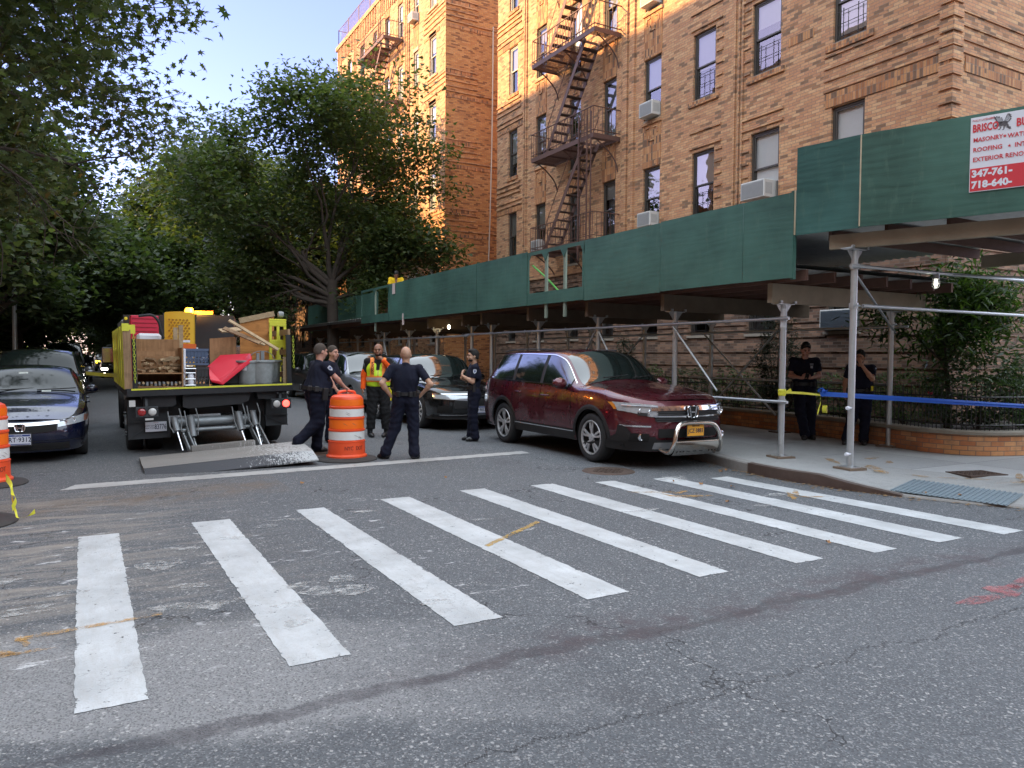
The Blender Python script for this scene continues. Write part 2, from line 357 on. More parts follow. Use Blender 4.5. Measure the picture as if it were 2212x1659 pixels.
m_lowbrick = brick('orange_wall_brick', PALW, bw=.205, bh=.070, dirt=.25, mort=(.22, .19, .16), seed=9., mixdark=.2)
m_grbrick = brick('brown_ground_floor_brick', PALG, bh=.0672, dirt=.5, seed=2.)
m_asph = asphalt()
m_walk = concrete('sidewalk_concrete', (.31, .32, .32), (.42, .43, .425), (1.52, 1.52), (.35, .6), .25)
m_curbc = concrete('kerb_concrete', (.22, .215, .205), (.32, .31, .295), (0, 0), (0, 0), .6)
m_ramp = concrete('corner_concrete', (.27, .275, .27), (.35, .355, .345), (0, 0), (0, 0), .35)
m_white = paint('road_paint_white', (.53, .55, .555), .52, 1., .03)
m_whitef = paint('road_paint_faded', (.43, .425, .41), .53)
m_orange = paint('marking_orange', (.60, .32, .06), .58, .6, .12)
m_red = paint('marking_red', (.50, .12, .13), .58, .5, .12)
m_yelm = paint('marking_yellow', (.60, .36, .06), .57, .65, .10)

def sheet(name, poly, z, mat, label=None, cat=None, kind='structure', n=0, jag=0., step=.06, eo=.02):
    """flat sheet with an 'edge' attribute: distance to outline; outline may be jagged"""
    P = [Vector((x, y, 0)) for x, y in poly]; out = []
    for i in range(len(P)):
        a, b = P[i], P[(i+1) % len(P)]; L = (b-a).length; k = max(1, int(L/step))
        nrm = Vector((-(b-a).y, (b-a).x, 0)).normalized()
        for j in range(k):
            q = a.lerp(b, j/k); out.append(q + nrm*random.uniform(-jag, jag))
    cx = sum((q for q in out), Vector())/len(out)
    me = bpy.data.meshes.new(name); N = len(out)
    inner = []
    for i, q in enumerate(out):
        t = (out[(i+1) % N]-out[i-1]).normalized(); nr = Vector((-t.y, t.x, 0))
        if nr.dot(cx-q) < 0: nr = -nr
        inner.append(q + nr*eo)
    vs = [(q.x, q.y, z) for q in out] + [(q.x, q.y, z) for q in inner]
    fs = [(i, (i+1) % N, N+(i+1) % N, N+i) for i in range(N)] + [tuple(range(N, 2*N))]
    me.from_pydata(vs, [], fs); me.materials.append(mat)
    at = me.attributes.new('edge', 'FLOAT', 'POINT'); at.data.foreach_set('value', [0.]*N+[.02]*N)
    bm = bmesh.new(); bm.from_mesh(me); bmesh.ops.recalc_face_normals(bm, faces=bm.faces)
    if bm.faces[-1:] and sum(f.normal.z for f in bm.faces) < 0: bmesh.ops.reverse_faces(bm, faces=bm.faces)
    bm.to_mesh(me); bm.free()
    o = bpy.data.objects.new(name, me); COL.objects.link(o); return tag(o, label, cat, None, kind)

# ================================================================ road, kerbs, pavements
g = MB(); g.quad((-600, -600, 0), (600, -600, 0), (600, 900, 0), (-600, 900, 0)); tag(g.build('road', m_asph), kind='structure')
for i, (x0, x1, x2, x3) in enumerate([(-.05, .27, -.05, .25), (.90, 1.25, .92, 1.25), (1.93, 2.23, 1.93, 2.26), (2.92, 3.27, 2.93, 3.28), (3.96, 4.3, 3.97, 4.27), (4.92, 5.25, 4.92, 5.24), (5.8, 6.1, 5.78, 6.08), (6.66, 6.98, 6.62, 6.99), (7.40, 7.72, 7.48, 7.82)]):
    ft = [7.68, 7.85, 8.0, 8.17, 8.27, 8.2, 8.03, 7.91, 7.6][i]; nr = [3.89, 3.96, 4.09, 4.13, 4.17, 4.08, 4.0, 3.96, 3.86][i]
    sheet('crosswalk_stripe', [(x2, nr), (x3, nr), (x1, ft), (x0, ft)], .004, m_white, jag=.005, step=.05)
sheet('stop_line', [(-.25, 10.42), (6.6, 11.0), (6.6, 11.3), (-.1, 10.78)], .004, m_whitef, jag=.012)
def blot(name, cx, cy, rx, ry, mat, z=.006, n=16, rot=0., jag=.004):
    pts = []
    for i in range(n):
        t = 2*math.pi*i/n; r = random.uniform(.55, 1.15)
        a, c = rx*math.cos(t)*r, ry*math.sin(t)*r; pts.append((cx+a*math.cos(rot)-c*math.sin(rot), cy+a*math.sin(rot)+c*math.cos(rot)))
    return sheet(name, pts, z, mat, jag=jag, step=.06, eo=.003)
m_splash = paint('dried_plaster', (.60, .60, .58), .60, .75, .16)
for (x, y, rx, ry) in [(.52, 6.35, .17, .10), (.62, 5.7, .13, .06), (.50, 5.25, .16, .07), (.66, 5.2, .14, .09), (.85, 5.2, .09, .05), (-.12, 5.9, .13, .06), (-.35, 5.6, .16, .07), (1.15, 7.0, .12, .05), (1.5, 7.35, .1, .05), (1.75, 7.55, .14, .05),
                       (1.15, 4.95, .10, .05), (1.5, 5.1, .22, .09), (1.62, 5.35, .10, .07), (1.3, 5.35, .1, .05), (2.55, 7.6, .12, .05), (3.45, 6.7, .14, .05), (3.62, 6.1, .12, .04), (5.15, 6.3, .18, .05), (6.95, 7.8, .2, .16), (7.2, 6.3, .2, .06), (6.55, 5.9, .10, .06), (.75, 6.8, .12, .05), (2.0, 4.55, .10, .05), (1.1, 4.6, .08, .05), (-.6, 6.4, .2, .08)]:
    blot('paint_splash', x, y, rx*1.35, ry*1.4, m_splash, rot=random.uniform(-.3, .3))
sheet('orange_mark', [(3.0, 5.68), (3.9, 6.3), (3.88, 6.36), (2.98, 5.74)], .008, m_yelm, jag=.004, eo=.005)
sheet('orange_mark', [(-.35, 5.02), (.42, 5.12), (.42, 5.17), (-.35, 5.09)], .008, m_orange, jag=.004, eo=.005)
for (x, y, rx, ry, r) in [(-.5, 4.9, .07, .22, 1.2), (-.35, 4.82, .2, .04, .1), (-.62, 5.1, .2, .04, .5), (-.3, 5.0, .03, .12, .3)]: blot('orange_mark', x, y, rx, ry, m_orange, rot=r)
for (x, y, rx, ry, r) in [(6.0, 7.1, .35, .05, -.5), (6.25, 6.7, .3, .06, -.4), (6.05, 6.8, .05, .22, .2), (6.3, 6.95, .18, .04, .4), (7.3, 6.15, .3, .05, .9), (7.55, 6.3, .25, .05, .7), (7.5, 6.0, .2, .05, -.5)]: blot('orange_mark', x, y, rx, ry, m_orange, rot=r)
for (x, y, rx, ry, r) in [(5.3, 2.86, .28, .07, -.1), (5.65, 2.9, .25, .12, .1), (6.0, 2.95, .3, .08, .2)]: blot('red_mark', x, y, rx, ry, m_red, rot=r)

kerb = [(8.85, 140), (8.78, 16), (8.72, 10.2), (8.55, 9.0), (8.30, 8.0), (8.18, 7.2), (8.22, 6.5), (8.32, 5.9), (8.62, 5.1), (9.05, 4.35), (9.8, 3.4), (10.9, 2.6), (12.5, 2.15), (16, 1.9), (60, 1.8)]
KP = [Vector((x, y, 0)) for x, y in kerb]; KS = [KP[0]] + smooth_path(KP[1:], 6)
def ktop(q):                                   # the kerb dips to the road at the corner ramp
    d = abs(q.y-4.75) if q.x < 11 else 9
    return .15 if d > 1.75 or q.y > 6.6 else .025+.125*max(0, (d-.75))/1.0
KT = [Vector((q.x, q.y, ktop(q))) for q in KS]
def inward(i, w):
    t = (KS[min(i+1, len(KS)-1)]-KS[max(i-1, 0)]).normalized(); return Vector((-t.y, t.x, 0))*w
kb = MB()
outer = [KS[i] for i in range(len(KS))]; inn = [KT[i]+inward(i, .16) for i in range(len(KS))]
for i in range(len(KS)-1):
    a, b_ = KT[i], KT[i+1]; f0 = a-inward(i, -.012); f1 = b_-inward(i+1, -.012)
    kb.quad((KS[i].x, KS[i].y, -.02), (KS[i+1].x, KS[i+1].y, -.02), (b_.x, b_.y, b_.z-.02), (a.x, a.y, a.z-.02))
    kb.quad((a.x, a.y, a.z-.02), (b_.x, b_.y, b_.z-.02), f1, f0); kb.quad(f0, f1, inn[i+1], inn[i])
tag(kb.build('kerb', m_curbc, smooth=True, angle=30), kind='structure')
wk = MB()
for i in range(len(KS)-1):                      # pavement: inside of the kerb, ramping to full height
    a, b_ = inn[i], inn[i+1]
    w0 = a + inward(i, 1.3); w1 = b_ + inward(i+1, 1.3); w0.z = w1.z = .15
    wk.quad(a-Vector((0, 0, .003)), b_-Vector((0, 0, .003)), w1, w0)
tag(wk.build('corner_pavement', m_ramp, smooth=True), kind='structure')
sw = MB(); ins = [inn[i]+inward(i, 1.3) for i in range(len(KS))]
for i in range(len(KS)-1):
    a, b_ = ins[i], ins[i+1]; far = lambda q: (max(q.x, 16.), max(q.y, 6.5) if q.x > 10.5 else q.y, .15)
    sw.quad((a.x, a.y, .15), (b_.x, b_.y, .15), (60, b_.y if b_.y > 6 else 6, .15), (60, a.y if a.y > 6 else 6, .15))
sw = MB(); poly = [(q.x, q.y, .15) for q in ins] + [(60, 140, .15)]
sw.v = poly; sw.f = [tuple(range(len(poly)))]; sw.mi = [0]
tag(sw.build('sidewalk', m_walk), kind='structure')
lw = MB(); lw.box(-12, 4, -.1, -2.05, 200, .14); tag(lw.build('left_pavement', m_walk), kind='structure')
# steel edge of the kerb at the corner
m_steelk = M('weathered_kerb_steel', (.14, .10, .085), .4, .5, .35, 5, .004)
st = MB(); ii = [i for i in range(len(KS)) if KS[i].y < 7.75 and KS[i].y > 5.5 and KS[i].x < 9]
for i in ii[:-1]:
    a, b_ = KT[i], KT[i+1]; n0 = inward(i, 1.); n1 = inward(i+1, 1.)
    st.quad(KS[i]-n0*.012-Vector((0, 0, .01)), KS[i+1]-n1*.012-Vector((0, 0, .01)), b_-n1*.012-Vector((0, 0, .005)), a-n0*.012-Vector((0, 0, .005)))
    st.quad(a-n0*.012-Vector((0, 0, .005)), b_-n1*.012-Vector((0, 0, .005)), b_+n1*.05+Vector((0, 0, .006)), a+n0*.05+Vector((0, 0, .006)))
tag(st.build('kerb_steel_edge', m_steelk, smooth=True, angle=60), kind='structure')
# pedestrian ramp plate with ribs, utility cover, manhole, sprayed utility marks
def on_walk(x, y):                              # height of the ramping pavement
    best = min(range(len(KS)-1), key=lambda i: (KS[i]-Vector((x, y, 0))).length)
    i = best; d = (Vector((x, y, 0))-KS[i]).dot(inward(i, 1.)); t = min(max((d-.16)/1.3, 0), 1)
    return KT[i].z*(1-t)+.15*t
m_tac = M('grey_blue_ramp_plate', (.20, .25, .28), .6, .2, .2, 9, .004)
tp = MB(); A, B, Cc, D = Vector((8.50, 5.72, 0)), Vector((9.22, 5.88, 0)), Vector((9.55, 4.72, 0)), Vector((8.86, 4.55, 0))
for q in (A, B, Cc, D): q.z = on_walk(q.x, q.y)+.003
tp.quad(A, D, Cc, B)
for i in range(22):
    t = (i+.5)/22; a, c = A.lerp(D, t), B.lerp(Cc, t); tp.beam(a+Vector((0, 0, .004)), c+Vector((0, 0, .004)), .022, .012)
tag(tp.build('ramp_plate', m_tac), 'ribbed grey pedestrian ramp plate set in the corner pavement', 'ramp plate')
m_iron = M('rusty_cast_iron', (.10, .07, .055), .7, .5, .4, 12, .006)
cv = MB(); T = Matrix.Translation((10.15, 5.6, .155)) @ Matrix.Rotation(-.25, 4, 'Z')
cv.box(-.30, -.20, -.02, .30, .20, .006, T=T)
for i in range(5):
    for j in range(7): cv.box(-.25+j*.075, -.15+i*.065, .006, -.21+j*.075, -.115+i*.065, .012, T=T)
tag(cv.build('utility_cover', m_iron), 'small rusty rectangular utility cover in the corner pavement', 'utility cover')
mh = MB(); mh.lathe([(0, .006), (.30, .008), (.31, .012), (.36, .012), (.38, .002)], 40)
for i in range(6):
    for j in range(6):
        if (i-2.5)**2+(j-2.5)**2 < 7: mh.box(-.22+i*.08, -.22+j*.08, .006, -.17+i*.08, -.17+j*.08, .014)
o = mh.build('manhole_cover', m_iron, loc=(6.55, 8.75, 0)); tag(o, 'round iron manhole cover in the road beside the maroon front wheel', 'manhole cover')
dc = MB(); dc.lathe([(0, .006), (.26, .008), (.27, .012), (.32, .012), (.34, .002)], 40)
for i in range(5): dc.box(-.2, -.2+i*.09, .006, .2, -.16+i*.09, .013)
o = dc.build('manhole_cover', m_iron, loc=(3.5, 12.55, 0)); tag(o, 'small round road cover near the officer beside the barrel', 'manhole cover')
for (x, y, rx, ry, r) in [(9.35, 6.5, .45, .10, .8), (10.3, 4.9, .7, .10, -.2), (10.6, 5.05, .5, .09, .5)] + [(9.3, 6.35, .3, .05, .8), (10.3, 7.2, .25, .09, .2), (9.5, 7.3, .4, .07, .9), (10.1, 6.8, .2, .06, .5), (9.45, 5.95, .05, .16, .2), (9.8, 5.45, .4, .03, -.75), (10.2, 5.0, .3, .05, -.3), (10.4, 5.2, .35, .05, .5), (10.5, 4.7, .3, .05, .3), (10.1, 4.75, .25, .06, -.5)]:
    z = on_walk(x, y); blot('sprayed_mark', x, y, rx, ry, m_orange if z > .1 else m_yelm, z=z+.005, rot=r, jag=.003)
gt = MB()
for i in range(260):                            # grit and leaf litter along the kerb foot
    k = random.randrange(8, len(KS)-30); q = KS[k].lerp(KS[k+1], random.random()); n_ = inward(k, 1.)
    p = q - n_*abs(random.gauss(.03, .10)); s_ = random.uniform(.006, .03); a = random.random()*6
    gt.quad((p.x+s_*math.cos(a), p.y+s_*math.sin(a), .010), (p.x-s_*math.sin(a), p.y+s_*math.cos(a)*.6, .016), (p.x-s_*math.cos(a), p.y-s_*math.sin(a), .011), (p.x+s_*math.sin(a), p.y-s_*math.cos(a)*.6, .013))
tag(gt.build('gutter_litter', M('dry_leaf_litter', (.22, .14, .07), .9, 0, .4, 30)), kind='stuff')
# ================================================================ brick apartment building (two wings round a light court)
m_frame = M('bronze_window_frame', (.085, .078, .070), .45, .4, .1)
m_framew = M('pale_window_frame', (.42, .40, .37), .5, 0, .1)
def glassm(name, tint, refl=.9, base=.06):
    b = NB(name); fr = b.n('Fresnel', {'IOR': 1.5}).outputs[0]
    f = b.math('MULTIPLY_ADD', fr, refl, base, clamp=True)
    wob = b.bump(b.noise(1.3, 2, .5, b.pos()), .06, .05)
    gl = b.n('BsdfGlossy', {'Roughness': .015, 'Normal': wob}); tr = b.n('BsdfTransparent', {'Color': (*tint, 1)})
    mx = b.n('MixShader', {0: f, 1: tr, 2: gl}); b.t.links.new(mx.outputs[0], b.out.inputs[0]); return b.m
m_glass = glassm('window_glass', (.86, .89, .91), 1.4, .11)
m_glasslow = glassm('low_reflection_window_glass', (.92, .94, .95), .5, .03)  # less reflective copy for two windows, so their blinds show through
m_blind = M('white_roller_blind', (.80, .80, .80), .9, 0, .05)  # roller blinds, paled to stand in for sky reflected in the panes
m_blindg = M('grey_curtain', (.36, .37, .40), .9, 0, .15, 20)
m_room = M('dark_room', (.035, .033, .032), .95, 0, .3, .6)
m_guard = M('black_window_guard', (.03, .03, .03), .5, .5)
m_sill = M('stone_sill', (.30, .26, .21), .85, 0, .25, 10, .003)
m_rust = M('brown_painted_iron', (.115, .062, .050), .6, .25, .25, 20, .003)
m_rust2 = M('rusted_stair_tread', (.085, .055, .045), .8, .2, .3, 20, .003)
FL = 3.12; TOPS = [4.0, 7.12, 10.24, 13.36, 16.48, 19.60]

def holed_wall(mb, X, y0, y1, z0, z1, holes, depth=.17, m=0, rev=None):
    ys = sorted({y0, y1, *[h[0] for h in holes], *[h[1] for h in holes]}); zs = sorted({z0, z1, *[h[2] for h in holes], *[h[3] for h in holes]})
    ys = [y for y in ys if y0 <= y <= y1]; zs = [z for z in zs if z0 <= z <= z1]
    for a, b_ in zip(ys, ys[1:]):
        for c, d in zip(zs, zs[1:]):
            my, mz = (a+b_)/2, (c+d)/2
            if any(h[0] < my < h[1] and h[2] < mz < h[3] for h in holes): continue
            mb.quad((X, b_, c), (X, a, c), (X, a, d), (X, b_, d), m=m)
    for (a, b_, c, d) in holes:
        Xi = X+depth
        mb.quad((X, a, c), (X, b_, c), (Xi, b_, c), (Xi, a, c), m=m).quad((X, b_, d), (X, a, d), (Xi, a, d), (Xi, b_, d), m=m)
        mb.quad((X, a, d), (X, a, c), (Xi, a, c), (Xi, a, d), m=m).quad((X, b_, c), (X, b_, d), (Xi, b_, d), (Xi, b_, c), m=m)
def strips(mb, X, y0, y1, zs, h, proud, holes=(), m=0):
    for z in zs:
        cuts = sorted((a-.02, b_+.02) for (a, b_, c, d) in holes if c-.03 < z+h and d+.03 > z and b_ > y0 and a < y1); y = y0
        for a, b_ in cuts:
            if a > y+.03: mb.box(X-proud, y, z, X+.02, a, z+h, m)
            y = max(y, b_)
        if y1 > y+.03: mb.box(X-proud, y, z, X+.02, y1, z+h, m)

def window(parent, X, y0, y1, z0, z1, blind=.5, bm=None, guard=False, low=0., frame=None, depth=.06, lintel=False, gl=None):
    """double-hung window facing -X"""
    fm = frame or m_frame; W = y1-y0; zm = z0+(z1-z0)*.5; x = X+depth
    mb = MB()
    t = .055
    for (a, b_, c, d) in ((y0, y0+t, z0, z1), (y1-t, y1, z0, z1), (y0+t, y1-t, z0, z0+t), (y0+t, y1-t, z1-t, z1)): mb.box(x, a, c, x+.09, b_, d)
    s = .038                                    # sashes: the upper one stands in front
    def sash(xa, za, zb):
        for (a, b_, c, d) in ((y0+t, y0+t+s, za, zb), (y1-t-s, y1-t, za, zb), (y0+t+s, y1-t-s, za, za+s), (y0+t+s, y1-t-s, zb-s, zb)): mb.box(xa, a, c, xa+.03, b_, d)
    zu = zm+low
    sash(x+.018, zu-.02, z1-t); sash(x+.052, z0+t, zu+.02)
    fr = mb.build('window', fm, parent)
    q = MB(); k = .06 if z0 < 3 else -.01; q.box(X-.03-abs(k)*.3, y0-k, z0-.07, X+.10, y1+k, z0-.002); q.build('sill', m_sill, fr)
    if lintel: q = MB(); q.box(X-.02, y0-.03, z1+.002, X+.1, y1+.03, z1+.17); q.build('lintel', m_sill, fr)
    g = MB(); a, b_ = y0+t+s, y1-t-s
    g.quad((x+.033, b_, zu), (x+.033, a, zu), (x+.033, a, z1-t-s), (x+.033, b_, z1-t-s)); g.quad((x+.067, b_, z0+t+s), (x+.067, a, z0+t+s), (x+.067, a, zu), (x+.067, b_, zu))
    g.build('pane', gl or m_glass, fr)
    if blind > 0:
        q = MB(); zb = z1-(z1-z0)*blind; q.box(x+.085, y0+t, zb, x+.09, y1-t, z1-t); q.build('blind', bm or m_blind, fr)
        if low > -.01 and random.random() < .45:
            c = MB(); k = 9
            for i in range(k):
                ya = y0+t+(W-2*t)*i/k; yb = y0+t+(W-2*t)*(i+1)/k
                c.quad((x+.17, yb, z0+t), (x+.16+.03*(i % 2), ya, z0+t), (x+.16+.03*(i % 2), ya, zb+.1), (x+.17, yb, zb+.1))
            c.build('curtain', m_blindg, fr)
    if guard:
        q = MB(); zt = z0+(z1-z0)*.36
        for i in range(3): q.box(x-.01, y0+t, z0+.12+i*(zt-z0-.1)/2, x-.022+.02, y1-t, z0+.132+i*(zt-z0-.1)/2)
        for yy in (y0+.28*W, y0+.72*W): q.box(x-.02, yy, z0+.05, x-.008, yy+.014, zt+.08)
        q.build('window_guard', m_guard, fr)
    return fr
m_acw = M('air_conditioner_shell', (.52, .52, .50), .5, 0, .1); m_acg = M('air_conditioner_grille', (.30, .31, .31), .6, 0, .1)
def aircon(y, z, label, w=.58, h=.40, X=14.3, out=.28, group='air conditioners in the windows', gm=None):
    t = thing('air_conditioner', (X+.1, y, z), label, 'air conditioner', group)
    b = MB(); b.box(-.1-out, -w/2, 0, .25, w/2, h); b.build('case', m_acw, t, bevel=.012)
    g = MB()
    for i in range(13): zz = .045+i*(h-.09)/13; g.box(-.1-out-.008, -w/2+.04, zz, -.1-out+.004, w/2-.04, zz+.014)
    g.box(-.1-out-.003, -w/2+.03, .03, -.1-out+.003, w/2-.03, h-.03)
    g.build('rear_grille', gm or m_acg, t)
    g = MB()
    for i in range(8): g.box(-.1-out+.05+i*.028, -w/2-.004, .08, -.1-out+.063+i*.028, w/2+.004, h-.08)
    g.build('side_louvre', m_acg, t); return t

X0 = 14.3
near = thing('apartment_building', (X0, 17.6, .15), 'tan and orange brick apartment building with fire escape behind the green sidewalk shed', 'building')
near_inv = Matrix.Translation((-X0, -17.6, -.15))
def under(o, root):                              # parent keeping world coordinates
    o.parent = root; o.matrix_parent_inverse = Matrix.Translation(root.location).inverted(); return o
cols = {'A': (10.38, 11.20), 'B': (12.62, 13.50), 'C': (14.74, 15.56), 'D': (16.86, 17.60), 'E': (18.93, 19.60), 'F': (20.83, 21.50), 'G': (22.98, 23.66), 'H': (25.02, 25.68)}
def zof(c, t):                                   # sill heights by column
    if c == 'F': return t-2.35 if t > 5 else t-1.75
    if c in 'AB' or c == 'C' or c == 'D': return t-1.75
    return t-1.76
holes = [(a, b_, zof(c, t), t) for c, (a, b_) in cols.items() for t in TOPS]
up = [h for h in holes if h[3] > 4.5]; lo = [h for h in holes if h[3] < 4.5]
uw = mb = MB(); holed_wall(mb, X0, 8.55, 26.6, 4.55, 21.4, up, m=0)
mb.quad((X0, 8.55, 4.55), (42, 8.55, 4.55), (42, 8.55, 21.4), (X0, 8.55, 21.4), m=0)
mb.quad((24, 26.6, .15), (X0, 26.6, .15), (X0, 26.6, 21.4), (24, 26.6, 21.4), m=0)
mb = MB(); holed_wall(mb, X0, 8.55, 26.6, .1, 4.55, lo, m=0); mb.quad((X0, 8.55, .1), (42, 8.55, .1), (42, 8.55, 4.55), (X0, 8.55, 4.55))
zs = [.45+i*.336 for i in range(12)]
strips(mb, X0, 8.55, 26.6, zs, .285, .035, lo)
for z in zs: mb.box(X0-.035, 8.515, z, 42, 8.56, z+.285)
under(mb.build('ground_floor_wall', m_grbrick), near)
# trim: string courses, ledges, pilaster strips, soldier panels
tr = MB(); so = MB()
for k, t in enumerate(TOPS[1:]):
    s_next = t+FL-1.75
    # corner pavilion
    strips(so, X0, 8.60, 11.36, [t+.02], .30, .022)
    strips(tr, X0, 8.56, 11.40, [t+.36, t+.60, t+.86, t+1.12], .060, .030)
    strips(so, X0, 10.2, 11.36, [s_next-.16], .14, .05)
    for z in (t+.36, t+.60, t+.86, t+1.12): tr.box(X0-.030, 8.52, z, X0+2.6, 8.56, z+.060)
    so.box(X0+.4, 8.53, t+.02, X0+2.4, 8.56, t+.32)
    # bay near the court
    strips(so, X0, 24.55, 26.58, [t+.02], .16, .022)
    strips(tr, X0, 24.6, 26.6, [t+.25, t+.42], .05, .04)
    strips(tr, X0, 24.75, 26.6, [t+.72, t+.90, t+1.08], .05, .045)
    strips(so, X0, 24.95, 25.75, [s_next-.14], .12, .045)
    # quoin ledges beside windows B and C
    for i in range(6):
        z = t-1.65+i*.31
        tr.box(X0-.035, 13.54, z, X0+.02, 13.74, z+.05); tr.box(X0-.035, 14.46, z, X0+.02, 14.70, z+.05)
    strips(tr, X0, 12.5, 13.76, [t+.10, t+.36], .055, .04); strips(tr, X0, 14.5, 15.66, [t+.10, t+.52], .055, .04)
    strips(so, X0, 12.5, 13.64, [s_next-.15], .13, .05); strips(so, X0, 14.6, 15.7, [s_next-.15], .13, .05)
    strips(so, X0, 11.7, 12.4, [s_next+.35], .2, .014)
    # upright brick panels with a stepped ornament, columns D, E, F, G
    for c in 'DEFG':
        a, b_ = cols[c]; zt = s_next-.14 if c != 'F' else t+.6
        so.box(X0-.018, a-.02, t+.01, X0+.02, b_+.02, zt)
        tr.box(X0-.06, a-.06, zt, X0+.02, b_+.06, zt+.085)
        m_ = (a+b_)/2
        for dx, dz in ((-.26, -.12), (-.10, -.32), (.10, -.32), (.26, -.12)):
            tr.box(X0-.045, m_+dx-.015, zt+dz-.16, X0-.015, m_+dx+.015, zt+dz)
        tr.box(X0-.045, m_-.26, zt-.12, X0-.015, m_-.10, zt-.085); tr.box(X0-.045, m_+.10, zt-.12, X0-.015, m_+.26, zt-.085)
        tr.box(X0-.045, m_-.10, zt-.48, X0-.015, m_+.10, zt-.445)
for y in (13.76, 13.88, 14.02): tr.box(X0-.04, y, 4.6, X0+.02, y+.055, 20.6)
for y in (18.02, 18.36): tr.box(X0-.06, y, 4.6, X0+.02, y+.20, 20.6)
for y in (18.24, 18.60): tr.box(X0-.03, y, 4.6, X0+.02, y+.05, 20.6)
for y in (24.30, 24.44): tr.box(X0-.05, y, 4.6, X0+.02, y+.07, 20.6)
for i in range(60):                               # rounded corner blocks of the right edge
    z = 4.6+i*.27; tr.box(X0-.037, 8.513, z, X0+.28, 8.80, z+.20)
tr.box(X0-.10, 8.45, 4.42, X0+.02, 26.62, 4.55); tr.box(X0+.02, 8.45, 4.42, 42, 8.56, 4.55)
tr.box(X0-.12, 8.43, 21.0, X0+.3, 26.7, 21.5)
under(uw.merge(tr, 0).merge(so, 1).build('upper_wall', [m_brick, m_soldier]), near)
rf = MB(); rf.box(X0+.05, 8.6, 20.9, 42, 26.5, 21.1); under(rf.build('roof', M('roof_tar', (.05, .05, .05), .9)), near)
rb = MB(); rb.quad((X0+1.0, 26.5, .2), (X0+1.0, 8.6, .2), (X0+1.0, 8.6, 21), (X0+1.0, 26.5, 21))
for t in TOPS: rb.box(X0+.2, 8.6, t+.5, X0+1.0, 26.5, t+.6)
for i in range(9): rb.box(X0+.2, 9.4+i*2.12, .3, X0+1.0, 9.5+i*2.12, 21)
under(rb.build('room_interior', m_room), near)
bl = {('A', 1): (.98, 0), ('A', 2): (.9, 1), ('B', 1): (.95, 0), ('B', 2): (.35, 1), ('C', 1): (.5, 1), ('C', 2): (.55, 1), ('D', 1): (.45, 0), ('D', 2): (.5, 0)}
for c, (a, b_) in cols.items():
    for k, t in enumerate(TOPS):
        f, g_ = bl.get((c, k), (random.choice([.3, .5, .5, .7, .95]), random.random() < .25 or k == 0))
        o = window(near, 0, a, b_, zof(c, t), t, f, random.choice([m_blind, m_blind, m_blindg]) if (c, k) not in bl else m_blind, g_, gl=m_glasslow if c in 'AB' and k == 1 else None, frame=m_framew if (c == 'H' and k > 2) or (c in 'GF' and k == 5) else None)
        o.matrix_parent_inverse = Matrix.Translation(near.location).inverted(); o.location = (X0, 0, 0)
aircon(17.20, 8.52, 'white air conditioner in the window below the lit bricks, second row above the shed')
aircon(17.20, 5.40, 'white air conditioner just above the shed panels, left of the tall window', out=.3)
aircon(13.10, 5.45, 'large white air conditioner above the end of the low green panels', w=.74, h=.42, out=.35)
aircon(17.22, 11.66, 'white air conditioner at the top edge of the photo right of the fire escape')
aircon(23.30, 5.40, 'white air conditioner behind the lowest fire escape railing', out=.25)
aircon(10.82, 2.27, 'broad old air conditioner in the ground floor window behind the officers', w=.80, h=.44, out=.22, gm=M('dark_grille', (.06, .075, .09), .5))

# left wing beyond the court
far = thing('apartment_building', (X0, 40, .15), 'sunlit orange brick wing beyond the light court, with a fence on its roof', 'building')
fcols = {'a': (32.60, 33.36), 'b': (34.72, 35.32), 'c': (36.80, 37.50), 'd': (38.70, 39.40), 'e': (40.7, 41.3), 'f': (42.78, 43.52), 'g': (45.2, 46.0)}
fh = [(a, b_, t-1.78, t) for (a, b_) in fcols.values() for t in TOPS]
uw = MB(); holed_wall(uw, X0, 31.55, 48.1, .1, 21.0, fh)
mb = MB(); mb.quad((X0, 31.55, .1), (26, 31.55, .1), (26, 31.55, 21.0), (X0, 31.55, 21.0)); under(mb.build('court_wall', m_brick_flank), far)
mb = MB(); mb.quad((X0, 48.1, .1), (X0, 48.1, 21), (26, 48.1, 21), (26, 48.1, .1)); mb.quad((23.9, 26.5, .1), (23.9, 31.6, .1), (23.9, 31.6, 21), (23.9, 26.5, 21)); under(mb.build('rear_wall', m_brick_flank), far)
tr = MB(); so = MB()
for t in TOPS:
    strips(so, X0, 32.2, 34.0, [t+.02], .16, .02); strips(tr, X0, 31.6, 34.0, [t+.35, t+.6, t+.85, t+1.05], .05, .04)
    strips(tr, X0, 32.4, 33.6, [t+FL-1.92], .07, .05)
    for z in (t+.22, t+.45, t+.7, t+.95, t+1.2): tr.box(X0, 31.515, z, X0+(1.6 if z != t+.22 else 8), 31.56, z+.05)
    so.box(X0, 31.535, t+1.0, X0+1.35, 31.56, t+1.26); so.box(X0, 31.535, t-.05, X0+8, 31.56, t+.10)
    for c in 'bcdf':
        a, b_ = fcols[c]; so.box(X0-.018, a, t+.01, X0+.02, b_, t+1.2); tr.box(X0-.06, a-.05, t+1.22, X0+.02, b_+.05, t+1.31)
for y in (35.85, 36.1, 36.3, 40.1, 40.35, 44.3, 44.6, 47.2, 47.5): tr.box(X0-.06, y, .2, X0+.02, y+.12, 21.0)
for i in range(40): tr.box(X0-.05, 36.5+i*.29, 20.0, X0+.02, 36.62+i*.29, 20.9)
tr.box(X0-.10, 31.45, 20.9, X0+.25, 48.2, 21.15)
under(uw.merge(tr, 0).merge(so, 1).build('street_wall', [m_brick, m_soldier]), far)
